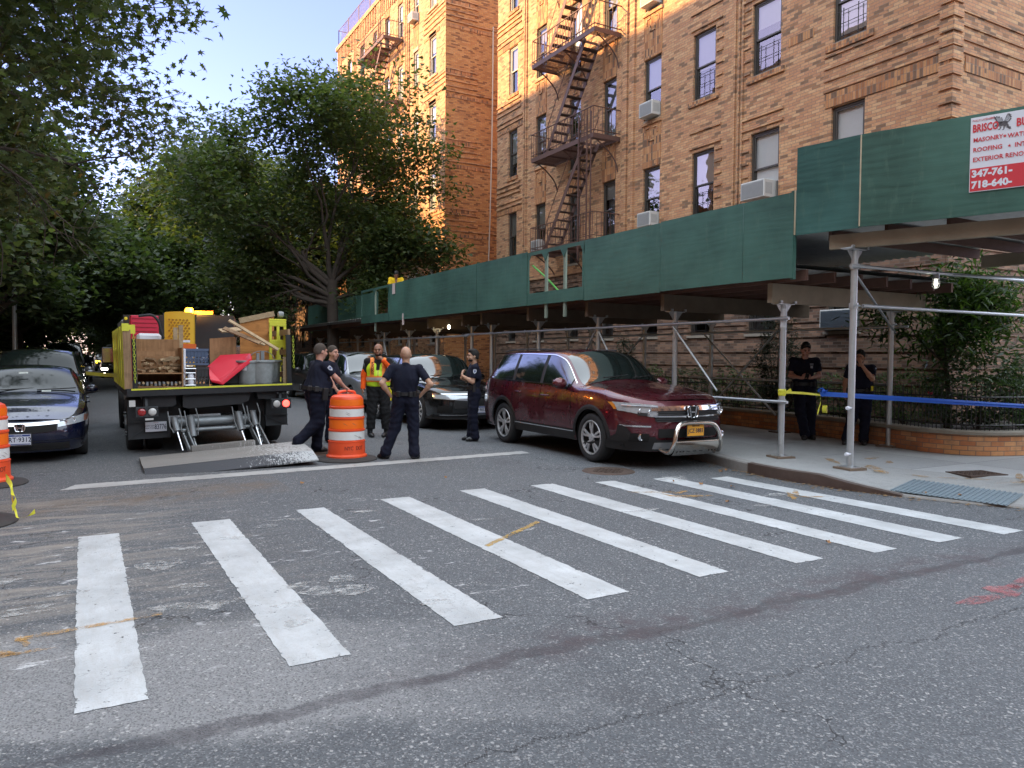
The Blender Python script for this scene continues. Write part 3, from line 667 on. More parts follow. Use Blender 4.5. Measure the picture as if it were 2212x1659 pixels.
rb = MB(); rb.quad((X0+1.0, 48, .2), (X0+1.0, 31.7, .2), (X0+1.0, 31.7, 20.9), (X0+1.0, 48, 20.9)); rb.box(X0+.2, 31.6, 20.7, 26, 48.1, 20.9)
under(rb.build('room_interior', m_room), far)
for c, (a, b_) in fcols.items():
    for k, t in enumerate(TOPS):
        o = window(far, 0, a, b_, t-1.78, t, random.choice([.4, .5, .9]), frame=m_framew if c in 'abc' else None, lintel=c in 'ab' and k > 0); o.matrix_parent_inverse = Matrix.Translation(far.location).inverted(); o.location = (X0, 0, 0)
fn = MB()                                         # chain-link fence standing on the far roof
for i in range(9): fn.tube([(X0+.05, 32+i*2., 21.1), (X0+.05, 32+i*2., 22.25)], .03, 6)
fn.tube([(X0+.05, 32, 22.2), (X0+.05, 48, 22.2)], .022, 6); fn.tube([(X0+.05, 48, 22.2), (X0+6, 48, 22.2)], .022, 6)
for i in range(4): fn.tube([(X0+.05+i*2, 48, 21.1), (X0+.05+i*2, 48, 22.25)], .03, 6)
for i in range(150):
    y = 32+i*.107
    for sg in (1, -1):
        y2 = y+sg*1.05
        if 32 < y2 < 48: fn.beam((X0+.05, y, 21.15), (X0+.05, y2, 22.2), .007, .007)
o = fn.build('roof_fence', M('rusty_fence_wire', (.22, .15, .16), .5, .5)); tag(o, 'chain link fence along the roof edge of the far wing', 'fence')
aircon(35.02, 17.85, 'white air conditioner high on the sunlit wing left of the court', out=.34)
aircon(35.02, 5.35, 'white air conditioner low on the far wing just above the panels', out=.3)
aircon(39.05, 5.35, 'small white air conditioner beside the worker in the yellow shirt', out=.25)
aircon(41.0, 5.35, 'small white air conditioner left of the worker, half behind the tree', out=.25)

def fire_escape(label, ya, yb, levels, out=1.0, ladder=None, dirn=1):
    """platforms hung on the wall with steep flights; ya<yb along the wall"""
    t = thing('fire_escape', (X0, (ya+yb)/2, levels[0]), label, 'fire escape')
    xf, xw = X0-out, X0
    for z in levels:
        p = MB()
        p.beam((xf, ya, z), (xf, yb, z), .012, .14); p.beam((xf, ya, z), (xw, ya, z), .012, .14); p.beam((xf, yb, z), (xw, yb, z), .012, .14); p.beam((xw-.06, ya, z), (xw-.06, yb, z), .012, .10)
        for y in (ya+.9, (ya+yb)/2, yb-.9): p.beam((xf, y, z-.01), (xw, y, z-.01), .012, .08)
        n = int((yb-ya)/.062); gap = (yb-1.35, yb-.25) if dirn > 0 else (ya+.25, ya+1.35)
        gap = (ya+.45, ya+1.35)
        for i in range(n):
            y = ya+.02+i*.062; xa = xf if not gap[0] < y < gap[1] or z == levels[0] else xf+.02
            xb = xw-.05 if not (gap[0] < y < gap[1] and z != levels[0]) else xf+.16
            p.box(xa, y, z+.01, xb, y+.03, z+.022)
            if xb < xw-.5: p.box(xf+.78, y, z+.01, xw-.05, y+.03, z+.022)
        under(p.build('platform', m_rust), t)
        r = MB(); zt = z+.86
        for zz, h in ((zt, .05), (z+.16, .03)):
            r.beam((xf, ya, zz), (xf, yb, zz), .035, .012+h*.2); r.beam((xf, ya, zz), (xw, ya, zz), .035, .012+h*.2); r.beam((xf, yb, zz), (xw, yb, zz), .035, .012+h*.2)
        k = int((yb-ya)/.155)
        for i in range(k+1): y = ya+(yb-ya)*i/k; r.beam((xf, y, z), (xf, y, zt), .014, .014)
        for i in range(1, 6):
            x = xf+(xw-xf)*i/6; r.beam((x, ya, z), (x, ya, zt), .014, .014); r.beam((x, yb, z), (x, yb, zt), .014, .014)
        for y in ((ya+yb)/2-.6, (ya+yb)/2+.9):       # arrow-shaped ornaments in the railing
            for s_ in (-1, 1): r.beam((xf-.012, y, z+.3), (xf-.012, y+s_*.13, z+.62), .014, .014)
        under(r.build('railing', m_rust), t)
        for y in (ya+.1, (ya+yb)/2, yb-.1):
            b_ = MB(); pts = [(xf+.15, y, z-.06), (xw-.45, y, z-.30), (xw-.12, y, z-.62), (xw, y, z-.95)]; b_.tube(smooth_path(pts, 4), .022, 6); under(b_.build('bracket', m_rust), t)
    for z0, z1 in zip(levels, levels[1:]):
        s_ = MB(); y0, y1 = yb-.55, ya+.75; xa, xb = xf+.20, xf+.74
        for x in (xa, xb): s_.beam((x, y0, z0+.02), (x, y1, z1+.02), .012, .15)
        for x in (xa-.02, xb+.02): s_.tube([(x, y0, z0+.05), (x, y0-.15, z0+.95), (x, y1+.02, z1+.85)], .012, 5)
        under(s_.build('stair_stringer', m_rust), t)
        tr_ = MB(); n = 13
        for i in range(1, n):
            q = i/n; y, z = y0+(y1-y0)*q, z0+(z1-z0)*q
            for j in range(3): tr_.box(xa+.01, y-.11+j*.075, z, xb-.01, y-.05+j*.075, z+.025)
        under(tr_.build('tread', m_rust2), t)
    if ladder:
        l = MB(); z0, z1, y = ladder
        for yy in (y, y+.42): l.beam((xf-.06, yy, z0), (xf-.06, yy, z1), .05, .014)
        for i in range(int((z1-z0)/.3)): l.tube([(xf-.06, y, z0+.15+i*.3), (xf-.06, y+.42, z0+.15+i*.3)], .011, 5)
        for yy in (y-.12, y+.54): l.beam((xf-.0, yy, z0+.2), (xf-.0, yy, z1+.1), .03, .03)
        under(l.build('drop_ladder', m_rust), t)
    return t
fire_escape('brown iron fire escape zigzagging up the front of the brick building', 18.72, 22.3, [5.15, 8.27, 11.39, 14.51, 17.63], ladder=(4.6, 8.9, 18.95))
fire_escape('iron fire escape on the far sunlit wing, half behind the tree', 36.75, 40.9, [5.15, 8.27, 11.39, 14.51, 17.63], out=1.05)
cb = MB(); cb.tube(smooth_path([(16.6, 31.35, 16.8), (16.55, 31.3, 12), (16.48, 31.32, 8), (16.35, 31.3, 4.0)], 6), .03, 6); o = cb.build('hanging_cable', M('pale_cable', (.5, .47, .42), .6)); tag(o, 'thin pale cable hanging down the wall of the light court', 'cable')

# red brick block far down the street, and the houses opposite that shade the street
m_fb = brick('red_far_brick', [(.30, .10, .06), (.36, .13, .08), (.26, .09, .06)], seed=4.)
fb = thing('apartment_building', (22, 100, 0), 'red brick building glimpsed far down the street through the trees', 'building')
mb = MB(); fh = [(92+i*3., 93.2+i*3., t-1.7, t) for i in range(8) for t in TOPS]; holed_wall(mb, 0, 90, 118, 0, 22, [(a, b_, c, d) for a, b_, c, d in fh]); mb.quad((0, 90, 0), (16, 90, 0), (16, 90, 22), (0, 90, 22)); mb.quad((0, 90, 22), (16, 90, 22), (16, 118, 22), (0, 118, 22))
fw_ = mb; mb = MB()
for a, b_, c, d in fh: mb.box(.12, a, c, .16, b_, d)
for i in range(4):
    for t in TOPS[1:]: mb.box(2+i*3.6, 89.96, t-1.7, 3.1+i*3.6, 89.99, t)
o = under(fw_.merge(mb, 1).build('wall', [m_fb, m_room]), fb); o.location = (19.5, 0, 0)
for i, (ya, yb, h, lab) in enumerate([(-45, 42.5, 21.7, 'long brick apartment building across the street, outside the left of the frame'), (44.5, 75, 13.5, 'lower brick building across the street behind the left trees'), (77, 130, 17, 'brick building across the street at its far end')]):
    ob = thing('apartment_building', (-12, (ya+yb)/2, 0), lab, 'building')
    mb = MB(); n = int((yb-ya)/2.9); hh = [(ya+1+j*2.9, ya+1.9+j*2.9, t-1.7, t) for j in range(n) for t in TOPS if t < h-.5]
    holed_wall(mb, 0, ya, yb, 0, h, hh, -.17); mb.quad((0, ya, 0), (-14, ya, 0), (-14, ya, h), (0, ya, h)); mb.quad((0, yb, 0), (-14, yb, 0), (-14, yb, h), (0, yb, h)); mb.quad((0, ya, h), (-14, ya, h), (-14, yb, h), (0, yb, h)); mb.quad((-14, ya, 0), (-14, yb, 0), (-14, yb, h), (-14, ya, h))
    w2_ = MB(); [w2_.box(-.2, a, c, -.17, b_, d) for a, b_, c, d in hh]; o = under(mb.merge(w2_, 1).build('wall', [m_grbrick if i == 1 else m_brick, m_room]), ob); o.location = (-12, 0, 0)

nb_ = thing('apartment_building', (X0, 68, 0), 'dark brick building beyond the sunlit wing, mostly hidden by the street trees', 'building')
mb = MB(); hh = [(52+i*2.9, 53+i*2.9, t-1.75, t) for i in range(12) for t in TOPS[:2]]; holed_wall(mb, 0, 50.2, 88, 0, 8.6, hh); mb.quad((0, 50.2, 0), (14, 50.2, 0), (14, 50.2, 8.6), (0, 50.2, 8.6)); mb.quad((0, 50.2, 8.6), (14, 50.2, 8.6), (14, 88, 8.6), (0, 88, 8.6))
w2_ = MB(); [w2_.box(.12, a, c, .16, b_, d) for a, b_, c, d in hh]; o = under(mb.merge(w2_, 1).build('wall', [m_grbrick, m_room]), nb_); o.location = (X0+.4, 0, 0)

bh = thing('apartment_building', (22, -17, 0), 'brick apartment building across the intersection behind the viewpoint', 'building')
mb = MB(); hh = [(-8+i*3., -6.9+i*3., t-1.75, t) for i in range(16) for t in TOPS[:3]]; holed_wall(mb, 0, -9, 41, 0, 11, hh); mb.quad((0, -9, 11), (12, -9, 11), (12, 41, 11), (0, 41, 11)); mb.quad((0, -9, 0), (12, -9, 0), (12, -9, 11), (0, -9, 11))
w2_ = MB(); [w2_.box(.12, a, c, .16, b_, d) for a, b_, c, d in hh]; mb.merge(w2_, 1); mb.v = [(y, -x-17, z) for x, y, z in mb.v]; under(mb.build('wall', [m_brick, m_room]), bh)
# ================================================================ sidewalk shed
def plywood(name, c0, c1, rough=.5, knots=1.):
    b = NB(name); p = b.pos(); x, y, z = b.xyz(p)
    u = b.math('ADD', b.math('MULTIPLY', y, 1.), b.math('MULTIPLY', x, .4))
    q = b.comb(u, b.math('MULTIPLY', z, 5.5), 0.)
    wv = b.n('TexWave', {'Vector': q, 'Scale': .55, 'Distortion': 16., 'Detail': 4., 'Detail Scale': .7}, bands_direction='Y').outputs[1]
    n = b.noise(1.7, 7, .72, b.comb(u, b.math('MULTIPLY', z, 6.), 0.), 1.2)
    f = b.math('ADD', b.math('MULTIPLY', wv, .16), b.math('MULTIPLY', n, .84))
    c = b.mix(b.ramp(f, [(.25, (0, 0, 0)), (.75, (1, 1, 1))]), c0, c1)
    big = b.noise(.55, 4, .6, p); c = b.mix(b.ramp(big, [(.4, (0, 0, 0)), (.7, (.8, .8, .8))]), c, tuple(k*1.6 for k in c1))
    c = b.mix(b.ramp(b.noise(3.5, 6, .7, b.comb(b.math('MULTIPLY', u, 3.), b.math('MULTIPLY', z, .5), 4.)), [(.55, (0, 0, 0)), (.75, (.55, .55, .55))]), c, (.10, .17, .13))
    chip = b.ramp(b.noise(11, 5, .7, b.comb(u, b.math('MULTIPLY', z, 1.6), 2.)), [(.735, (0, 0, 0)), (.75, (1, 1, 1))])
    c = b.mix(b.math('MULTIPLY', chip, .7*knots), c, (.30, .34, .26))
    b.bsdf(col=c, rough=b.math('MULTIPLY_ADD', n, .3, rough-.15), spec=.45, normal=b.bump(f, .35, .008)); return b.m
m_green = plywood('green_painted_plywood', (.020, .062, .047), (.044, .112, .088), .5)
m_green2 = plywood('glossier_green_plywood', (.022, .070, .063), (.044, .118, .106), .36)
m_galv = M('galvanised_pipe', (.50, .53, .54), .42, .75, .14, 14, .001)
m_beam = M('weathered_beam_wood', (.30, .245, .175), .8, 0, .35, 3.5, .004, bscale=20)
m_beamd = M('shade_darkened_beam_wood', (.15, .115, .08), .85, 0, .35, 3.5, .004, bscale=20)  # same beam wood, shade under the deck put into its colour
m_joist = M('dark_joist_wood', (.14, .075, .055), .85, 0, .3, 5, .004)
m_raww = M('raw_wood_edge', (.50, .40, .27), .8, 0, .25, 9, .003)
m_corr = M('corrugated_deck_steel', (.42, .42, .40), .5, .3, .3, 4)
m_footing = M('footing_plank', (.17, .125, .09), .85, 0, .3, 12, .004)
m_tag = M('white_band_sticker', (.7, .72, .75), .5)
shed = thing('sidewalk_shed', (9.1, 16, .15), 'green plywood sidewalk shed on galvanised posts in front of the brick building', 'sidewalk shed')
SP = lambda mb, name, mat, **k: under(mb.build(name, mat, **k), shed)
def vpanel(a, b_, z0, z1, t=.019):
    """upright board from a to b (x, y) with thickness away from the street"""
    a = Vector((*a, 0)); b_ = Vector((*b_, 0)); d = (b_-a).normalized(); n = Vector((-d.y, d.x, 0)); n = n if n.x > 0 or abs(n.x) < .2 and n.y > 0 else -n
    mb = MB(); A, B = a+n*t, b_+n*t
    P = [(a.x, a.y, z0), (b_.x, b_.y, z0), (B.x, B.y, z0), (A.x, A.y, z0), (a.x, a.y, z1), (b_.x, b_.y, z1), (B.x, B.y, z1), (A.x, A.y, z1)]
    mb.v = P; mb.f = [(0,3,2,1),(4,5,6,7),(0,1,5,4),(1,2,6,5),(2,3,7,6),(3,0,4,7)]; mb.mi = [0]*6; return mb
XP = 8.6
for i, (a, b_) in enumerate([(7.31, 8.22), (8.235, 10.09), (10.105, 12.36), (14.55, 17.02), (17.04, 19.5), (19.52, 22.07), (22.09, 23.3), (26.1, 28.5), (28.52, 30.9), (30.92, 33.3), (33.32, 35.8)]):
    dx = random.uniform(-.012, .012) + (.0 if a < 26 else .62); dz = random.uniform(-.015, .015)
    SP(vpanel((XP+dx, a), (XP+dx, b_), 2.76+dz, 3.94+dz), 'plywood_panel', m_green)
# panel with the three cut openings, and the one further back
def open_panel(y0, y1, n, X=XP):
    mb = MB(); z0, z1 = 2.77, 3.93; zb, zt = 3.03, 3.86
    mb.box(X, y0, z0, X+.02, y1, zb); mb.box(X, y0, zt, X+.02, y1, z1); w = (y1-y0)/n
    for i in range(n):
        a, b_ = y0+i*w, y0+(i+1)*w
        for (p, q) in ((a, 1), (b_, -1)):
            mb.prism([(0, 0), (q*.13, 0), (0, -.17)], -.02, T=Matrix(((0, 1, 0, X+.02), (1, 0, 0, p), (0, 0, 1, zt), (0, 0, 0, 1))))
    mb.box(X, y0, zb, X+.02, y0+.05, zt); mb.box(X, y1-.05, zb, X+.02, y1, zt)
    SP(mb, 'plywood_panel', m_green)
    for i in range(0, n):
        if i: q = MB(); q.box(X+.025, y0+i*w-.04, z0-.3, X+.065, y0+i*w+.04, z1); SP(q, 'wood_stud', M('greenish_stud', (.20, .25, .20), .8))
open_panel(12.375, 14.54, 3); open_panel(23.32, 26.08, 2)
F = [(8.62, 7.29), (8.80, 6.43), (9.69, 3.99), (11.0, 2.9), (14.0, 2.6)]
for i in range(4):
    a, b_ = Vector((*F[i], 0)), Vector((*F[i+1], 0)); g_ = (b_-a).normalized()*.004
    SP(vpanel((a+g_)[:2], (b_-g_)[:2], 3.35 if i else 3.34, 4.54), 'plywood_panel', m_green2 if i == 0 else m_green)
q = MB(); q.box(8.60, 7.296, 3.35, 8.625, 7.304, 3.96); q.box(8.795, 6.42, 3.36, 8.812, 6.435, 4.53); SP(q, 'wood_edge', m_raww)
q = MB(); q.box(8.66, 7.30, 2.76, 12.5, 7.32, 3.3); q2 = MB(); q2.box(8.605, 7.305, 2.74, 8.66, 7.36, 3.96); SP(q2, 'corner_stud', m_green)
# corrugated decks
def deck(x0, x1, y0, y1, z, along='x'):
    mb = MB(); n = int((y1-y0)/.075); P = []
    for i in range(n+1):
        y = y0+(y1-y0)*i/n; dz = (.0, .018, .018, 0.)[i % 4]; P.append([(x0, y, z+dz), (x1, y, z+dz)])
    mb.grid(P); P2 = [[(a[0], a[1], a[2]+.06) for a in r] for r in P]; mb.grid(P2); return mb
SP(deck(8.64, 12.6, 7.35, 36, 2.90), 'deck', m_corr)
mb = MB(); n = 58
for i in range(n):                                  # high deck: ribs run from the kerb side to the building
    y0, y1 = 11.6-i*.15, 11.6-(i+1)*.15
    def fx(y):
        if y > 7.28: return 8.75
        for (ax, ay), (bx, by) in zip(F, F[1:]):
            if ay >= y >= by: return ax+(bx-ax)*(ay-y)/(ay-by)+.03
        return 14.
    for k in range(3):
        a_, b2 = y0+(y1-y0)*k/3, y0+(y1-y0)*(k+1)/3; za, zb_ = 3.42+(0, .045, .045)[k], 3.42+(.045, .045, 0)[k]
        mb.quad((fx(a_), a_, za), (fx(b2), b2, zb_), (12.7, b2, zb_), (12.7, a_, za))
SP(mb, 'deck', m_corr)
mb = MB(); mb.quad((8.64, 7.28, 3.55), (8.84, 6.43, 3.55), (9.72, 4.02, 3.55), (11, 2.95, 3.55), (12.7, 2.8, 3.55), (12.7, 11.6, 3.55), (8.75, 11.6, 3.55)); SP(mb, 'deck_boards', m_joist)
for x in (8.9, 9.5, 10.1, 10.7, 11.3, 11.9, 12.4):
    q = MB(); q.box(x, 7.33, 2.745, x+.05, 36, 2.895); SP(q, 'joist', m_joist)
for y in (7.0, 6.3, 5.6):
    q = MB(); q.box(9.0+(7.-y)*.3, y, 3.27, 12.6, y+.05, 3.415); SP(q, 'joist', m_joist)
# posts
def post(x, y, ztop, z0=.15, far_=False, r=.045):
    p = MB(); p.tube([(x, y, z0+.03), (x, y, ztop)], r, 14, caps=True)
    p.box(x-.10, y-.10, z0+.025, x+.10, y+.10, z0+.036)
    po = SP(p, 'post', m_galv, smooth=True, angle=50)
    f = MB(); T = Matrix.Translation((x, y, z0)) @ Matrix.Rotation(random.uniform(-.3, .3), 4, 'Z'); f.box(-.15, -.15, -.01, .15, .15, .026, T=T)
    under(f.build('footing_plank', m_footing), po); f = KIDS(po)[-1]; f.matrix_parent_inverse = Matrix.Identity(4); f.location = (0, 0, 0)
    h = MB()
    h.box(x-.17, y-.06, ztop, x+.17, y+.06, ztop+.012)
    for s_ in (-1, 1):
        h.prism([(x+s_*.03, ztop), (x+s_*.16, ztop), (x+s_*.045, ztop-.14)], .006, T=Matrix.Translation((0, y-.003, 0)))
        h.tube([(x+s_*.15, y-.10, ztop+.02), (x+s_*.15, y+.10, ztop+.02)], .009, 6); h.box(x+s_*.15-.02, y-.10, ztop+.01, x+s_*.15+.02, y-.07, ztop+.05)
    hh = h.build('post_head', m_galv, po)
    c = MB()
    for zz in ((2.23, .99) if ztop < 2.8 else (2.87, 2.35)): c.tube([(x, y, zz-.035), (x, y, zz+.035)], r+.014, 12); c.tube([(x-.07, y-.05, zz), (x+.07, y-.05, zz)], .012, 6)
    if ztop < 3.2: c.tube([(x-.06, y-.02, .36), (x, y-.02, .36)], .011, 6)
    c.build('clamp', m_galv, po)
    return po
YP = [7.9, 10.28, 12.58, 14.89, 17.2, 18.33, 20.63, 22.8, 25.1, 27.5, 30, 33, 35.6]
for y in YP:
    xx = 9.12 if y < 26 else 9.75
    post(xx, y, 2.44)
    if y not in (7.9,): post(12.22, y+.35 if y < 12 else y, 2.44)
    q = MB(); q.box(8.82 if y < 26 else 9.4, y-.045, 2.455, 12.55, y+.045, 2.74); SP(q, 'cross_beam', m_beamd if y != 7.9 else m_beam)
post(11.95, 8.07, 2.44)
post(9.01, 6.64, 3.09); post(10.35, 3.55, 3.09); post(12.6, 4.2, 3.09)
d = (Vector((9.65, 4.86, 0))-Vector((8.89, 6.93, 0))).normalized()
a = Vector((8.89, 6.93, 3.215)); q = MB(); q.beam(a, a+d*4.2, .09, .19); SP(q, 'edge_beam', m_beam)
q = MB(); q.beam((12.5, 6.9, 3.2), (12.7, 3., 3.2), .08, .19); SP(q, 'edge_beam', m_beam)
def pipe(a, b_, r=.024, name='rail'): q = MB(); q.tube([a, b_], r, 10); return SP(q, name, m_galv, smooth=True, angle=50)
pipe((9.06, 7.75, 2.23), (9.06, 18.6, 2.23)); pipe((9.06, 18.4, 2.20), (9.06, 26, 2.20)); pipe((9.06, 7.75, .99), (9.06, 10.5, .99)); pipe((9.69, 26, 2.2), (9.69, 35.6, 2.2))
pipe((12.16, 7.9, 2.2), (12.16, 20, 2.2)); pipe((12.16, 8.2, 1.2), (12.16, 13.2, 1.2)); pipe((9.12, 6.58, .95+1.4), (14.2, 6.35, 2.33)); pipe((8.86, 6.58, 2.87), (14.2, 6.3, 2.87)); pipe((12.1, 8.1, 2.10), (9.1, 6.7, 2.80), .018)
pipe((12.2, 5.2, 2.75), (10.9, 6.5, 2.86), .016)
for (a, b_) in [((9.08, 12.6, 2.2), (9.08, 13.6, 1.0)), ((9.08, 10.3, 2.2), (9.08, 9.2, 1.1)), ((9.08, 12.5, 2.15), (9.08, 11.6, 1.0)), ((9.08, 25.1, 2.2), (9.08, 24.3, .8)), ((9.08, 22.8, 2.2), (9.08, 23.6, .8)), ((12.18, 10.7, 2.2), (12.18, 12.6, .5)), ((12.18, 12.8, 2.2), (12.18, 10.7, .5)), ((12.18, 14.9, 2.2), (12.18, 17.1, .5)), ((12.18, 17.2, 2.2), (12.18, 15, .5))]:
    pipe(a, b_, .02, 'brace')
q = MB(); q.tube([(9.12, 7.855, 2.10), (9.12, 7.855, 2.38)], .047, 12); q.v = [(x, y+.045, z) for x, y, z in q.v]; SP(q, 'post_sticker', m_tag)
q = MB(); q.box(8.594, 7.62, 3.62, 8.599, 7.70, 3.69); SP(q, 'paper_label', m_tag)
q = MB(); q.box(8.585, 22.7, 3.6, 8.59, 22.95, 3.93); q.box(8.59, 22.0, 2.6, 8.62, 22.1, 2.95); SP(q, 'red_white_marker', M('marker_plate', (.6, .5, .48), .6))
# jar lamp hanging from the cross rail
lamp = thing('jar_lamp', (10.62, 6.50, 2.86), 'caged glass jar work lamp hanging lit from the pipe under the high shed deck', 'lamp')
q = MB(); q.lathe([(0, 0), (.04, 0), (.045, -.02), (.045, -.06), (.05, -.075), (0, -.075)], 16); q.build('socket', m_galv, lamp, smooth=True)
def glow(name, col, s): b = NB(name); b.bsdf(col=col, emit=col, es=s, rough=.3); return b.m
q = MB(); q.lathe([(.038, -.075), (.043, -.09), (.043, -.16), (.036, -.19), (0, -.205)], 16); q.build('glass_jar', m_glass, lamp, smooth=True)
q = MB(); q.lathe([(0, -.08), (.016, -.085), (.026, -.12), (.028, -.145), (.02, -.165), (0, -.17)], 12); q.build('bulb', glow('lit_bulb', (1., .93, .75), 4.), lamp, smooth=True)
q = MB()
for i in range(6): t = i*math.pi/3; q.tube([(.047*math.cos(t), .047*math.sin(t), -.07), (.049*math.cos(t), .049*math.sin(t), -.16), (.03*math.cos(t), .03*math.sin(t), -.20), (0, 0, -.215)], .0025, 4)
for z in (-.10, -.13, -.16): q.tube([(.05*math.cos(t*math.pi/8), .05*math.sin(t*math.pi/8), z) for t in range(17)], .0025, 4)
q.build('cage', m_galv, lamp)
for (x, y) in ((9.3, 21.0), (9.3, 20.2)):
    l2 = thing('jar_lamp', (x, y, 2.62), 'small lit work lamp far under the low shed deck, %s of a pair' % ('nearer' if y < 20.5 else 'farther'), 'lamp', 'lamps under the low deck')
    q = MB(); q.lathe([(0, 0), (.04, 0), (.045, -.06), (0, -.075)], 12); q.build('socket', m_galv, l2, smooth=True)
    q = MB(); q.lathe([(0, -.075), (.043, -.09), (.043, -.16), (0, -.20)], 12); q.build('bulb', glow('lit_far_bulb', (1, .75, .45), 5.), l2, smooth=True)
# ---------------------------------------------------------------- the contractor's sign
m_sw = M('sign_white', (.72, .74, .80), .45, 0, .04); m_sr = M('sign_red', (.62, .045, .06), .45, 0, .06); m_ink = M('sign_grey_ink', (.10, .09, .10), .6)
dS = Vector((9.69-8.80, 3.99-6.43, 0)).normalized(); sx_ = Vector((8.80, 6.43, 0))+dS*1.235; nS = Vector((dS.y, -dS.x, 0)); nS = nS if nS.x < 0 else -nS
SM = Matrix(((dS.x, 0, nS.x, sx_.x+nS.x*.012), (dS.y, 0, nS.y, sx_.y+nS.y*.012), (0, 1, 0, 3.625), (0, 0, 0, 1)))   # local x along sign, y up, z out
sg = bpy.data.objects.new('contractor_sign', None); COL.objects.link(sg); sg.matrix_world = SM
tag(sg, 'white and red contractor sign with an eagle and phone numbers on the green panel', 'sign')
SW_, SH = 1.22, .875
q = MB(); q.box(0, 0, -.004, SW_, SH, 0); q.build('board', m_sw, sg)
q = MB(); q.box(.006, .008, .0005, SW_-.006, .275, .002); q.build('red_band', m_sr, sg)
def stext(body, x, y, size, mat, bold=.0, sx=1., name='lettering'):
    o = text_mesh(name, body, size, mat, sg, ext=.0008, align='LEFT', sx=sx, bold=bold, mat4=Matrix.Translation((x, y, .0035))); return o
stext('FULLY LICENSED', .018, .835, .030, m_sr)
stext('BRISCO', .020, .74, .125, m_sr, .004, .62); stext('BUILDERS', .455, .735, .125, m_sr, .004, .72)
stext('MASONRY', .030, .605, .072, m_sr, .0012, .88); stext('WATERPROOFING', .375, .600, .072, m_sr, .0012, .9)
stext('ROOFING', .030, .490, .072, m_sr, .0012, .92); stext('INTERIOR', .445, .485, .072, m_sr, .0012, .95)
stext('EXTERIOR RENOVATION', .030, .375, .072, m_sr, .0012, .93)
stext('347-761-', .022, .208, .112, m_sw, .005, 1.0); stext('718-640-', .022, .078, .112, m_sw, .005, 1.0)
def star(cx, cy, r): 
    q = MB(); P = []
    for i in range(10): a_ = math.pi/2+i*math.pi/5; rr = r if i % 2 == 0 else r*.42; P.append((cx+rr*math.cos(a_), cy+rr*math.sin(a_), .0035))
    q.quad(*P); q.build('star', m_sr, sg)
star(.348, .607, .022); star(.395, .487, .020)
q = MB()                                             # eagle with raised wings
eag = [[(.30, .74), (.27, .77), (.235, .83), (.232, .855), (.25, .84), (.262, .85), (.275, .835), (.285, .845), (.30, .82), (.312, .828), (.322, .80), (.33, .775)],
       [(.33, .77), (.345, .80), (.36, .845), (.375, .865), (.378, .85), (.392, .86), (.39, .84), (.405, .845), (.398, .822), (.412, .822), (.40, .80), (.408, .792), (.39, .77), (.365, .745)],
       [(.285, .75), (.30, .775), (.335, .778), (.37, .75), (.385, .72), (.375, .705), (.36, .72), (.34, .715), (.325, .73), (.30, .72)],
       [(.285, .75), (.262, .755), (.245, .745), (.24, .73), (.252, .733), (.26, .728), (.275, .73), (.295, .725)],
       [(.30, .72), (.29, .695), (.275, .69), (.285, .683), (.298, .688), (.312, .715)], [(.33, .715), (.33, .69), (.315, .68), (.33, .675), (.342, .69), (.345, .715)],
       [(.375, .715), (.405, .70), (.40, .69), (.412, .68), (.39, .675), (.37, .695), (.355, .705)]]
for e in eag: q.quad(*[(x, y, .0035) for x, y in e])
q.build('eagle_emblem', m_ink, sg)
q = MB()
for i in range(9): t_ = i/8; q.beam((.252+t_*.06, .838-t_*.02, .0042), (.275+t_*.045, .785-t_*.01, .0042), .002, .001); q.beam((.372+t_*.025, .85-t_*.045, .0042), (.345+t_*.03, .785-t_*.02, .0042), .002, .001)
q.build('feather_lines', m_sw, sg)
# ================================================================ garden wall, fence, shrubs
WL = [(12.62, 36), (12.60, 12), (12.50, 10.6), (12.30, 9.4), (12.05, 8.4), (11.85, 7.7), (11.80, 7.2), (12.0, 6.7), (12.5, 6.42), (13.3, 6.30), (16, 6.25), (30, 6.2)]
WP = [Vector((x, y, 0)) for x, y in WL]; WS = [WP[0], WP[1]] + smooth_path(WP[1:], 7)[1:]
def wn_(i): t = (WS[min(i+1, len(WS)-1)]-WS[max(i-1, 0)]).normalized(); return Vector((-t.y, t.x, 0))
gw = thing('garden_wall', (12.0, 8, .15), 'low curved orange brick garden wall with a stone coping', 'wall')
mb = MB()
for i in range(len(WS)-1):
    a, b_ = WS[i], WS[i+1]
    mb.quad((a.x, a.y, .12), (b_.x, b_.y, .12), (b_.x, b_.y, .47), (a.x, a.y, .47))
    c, d = a+wn_(i)*.2, b_+wn_(i+1)*.2; mb.quad((a.x, a.y, .47), (b_.x, b_.y, .47), (d.x, d.y, .47), (c.x, c.y, .47))
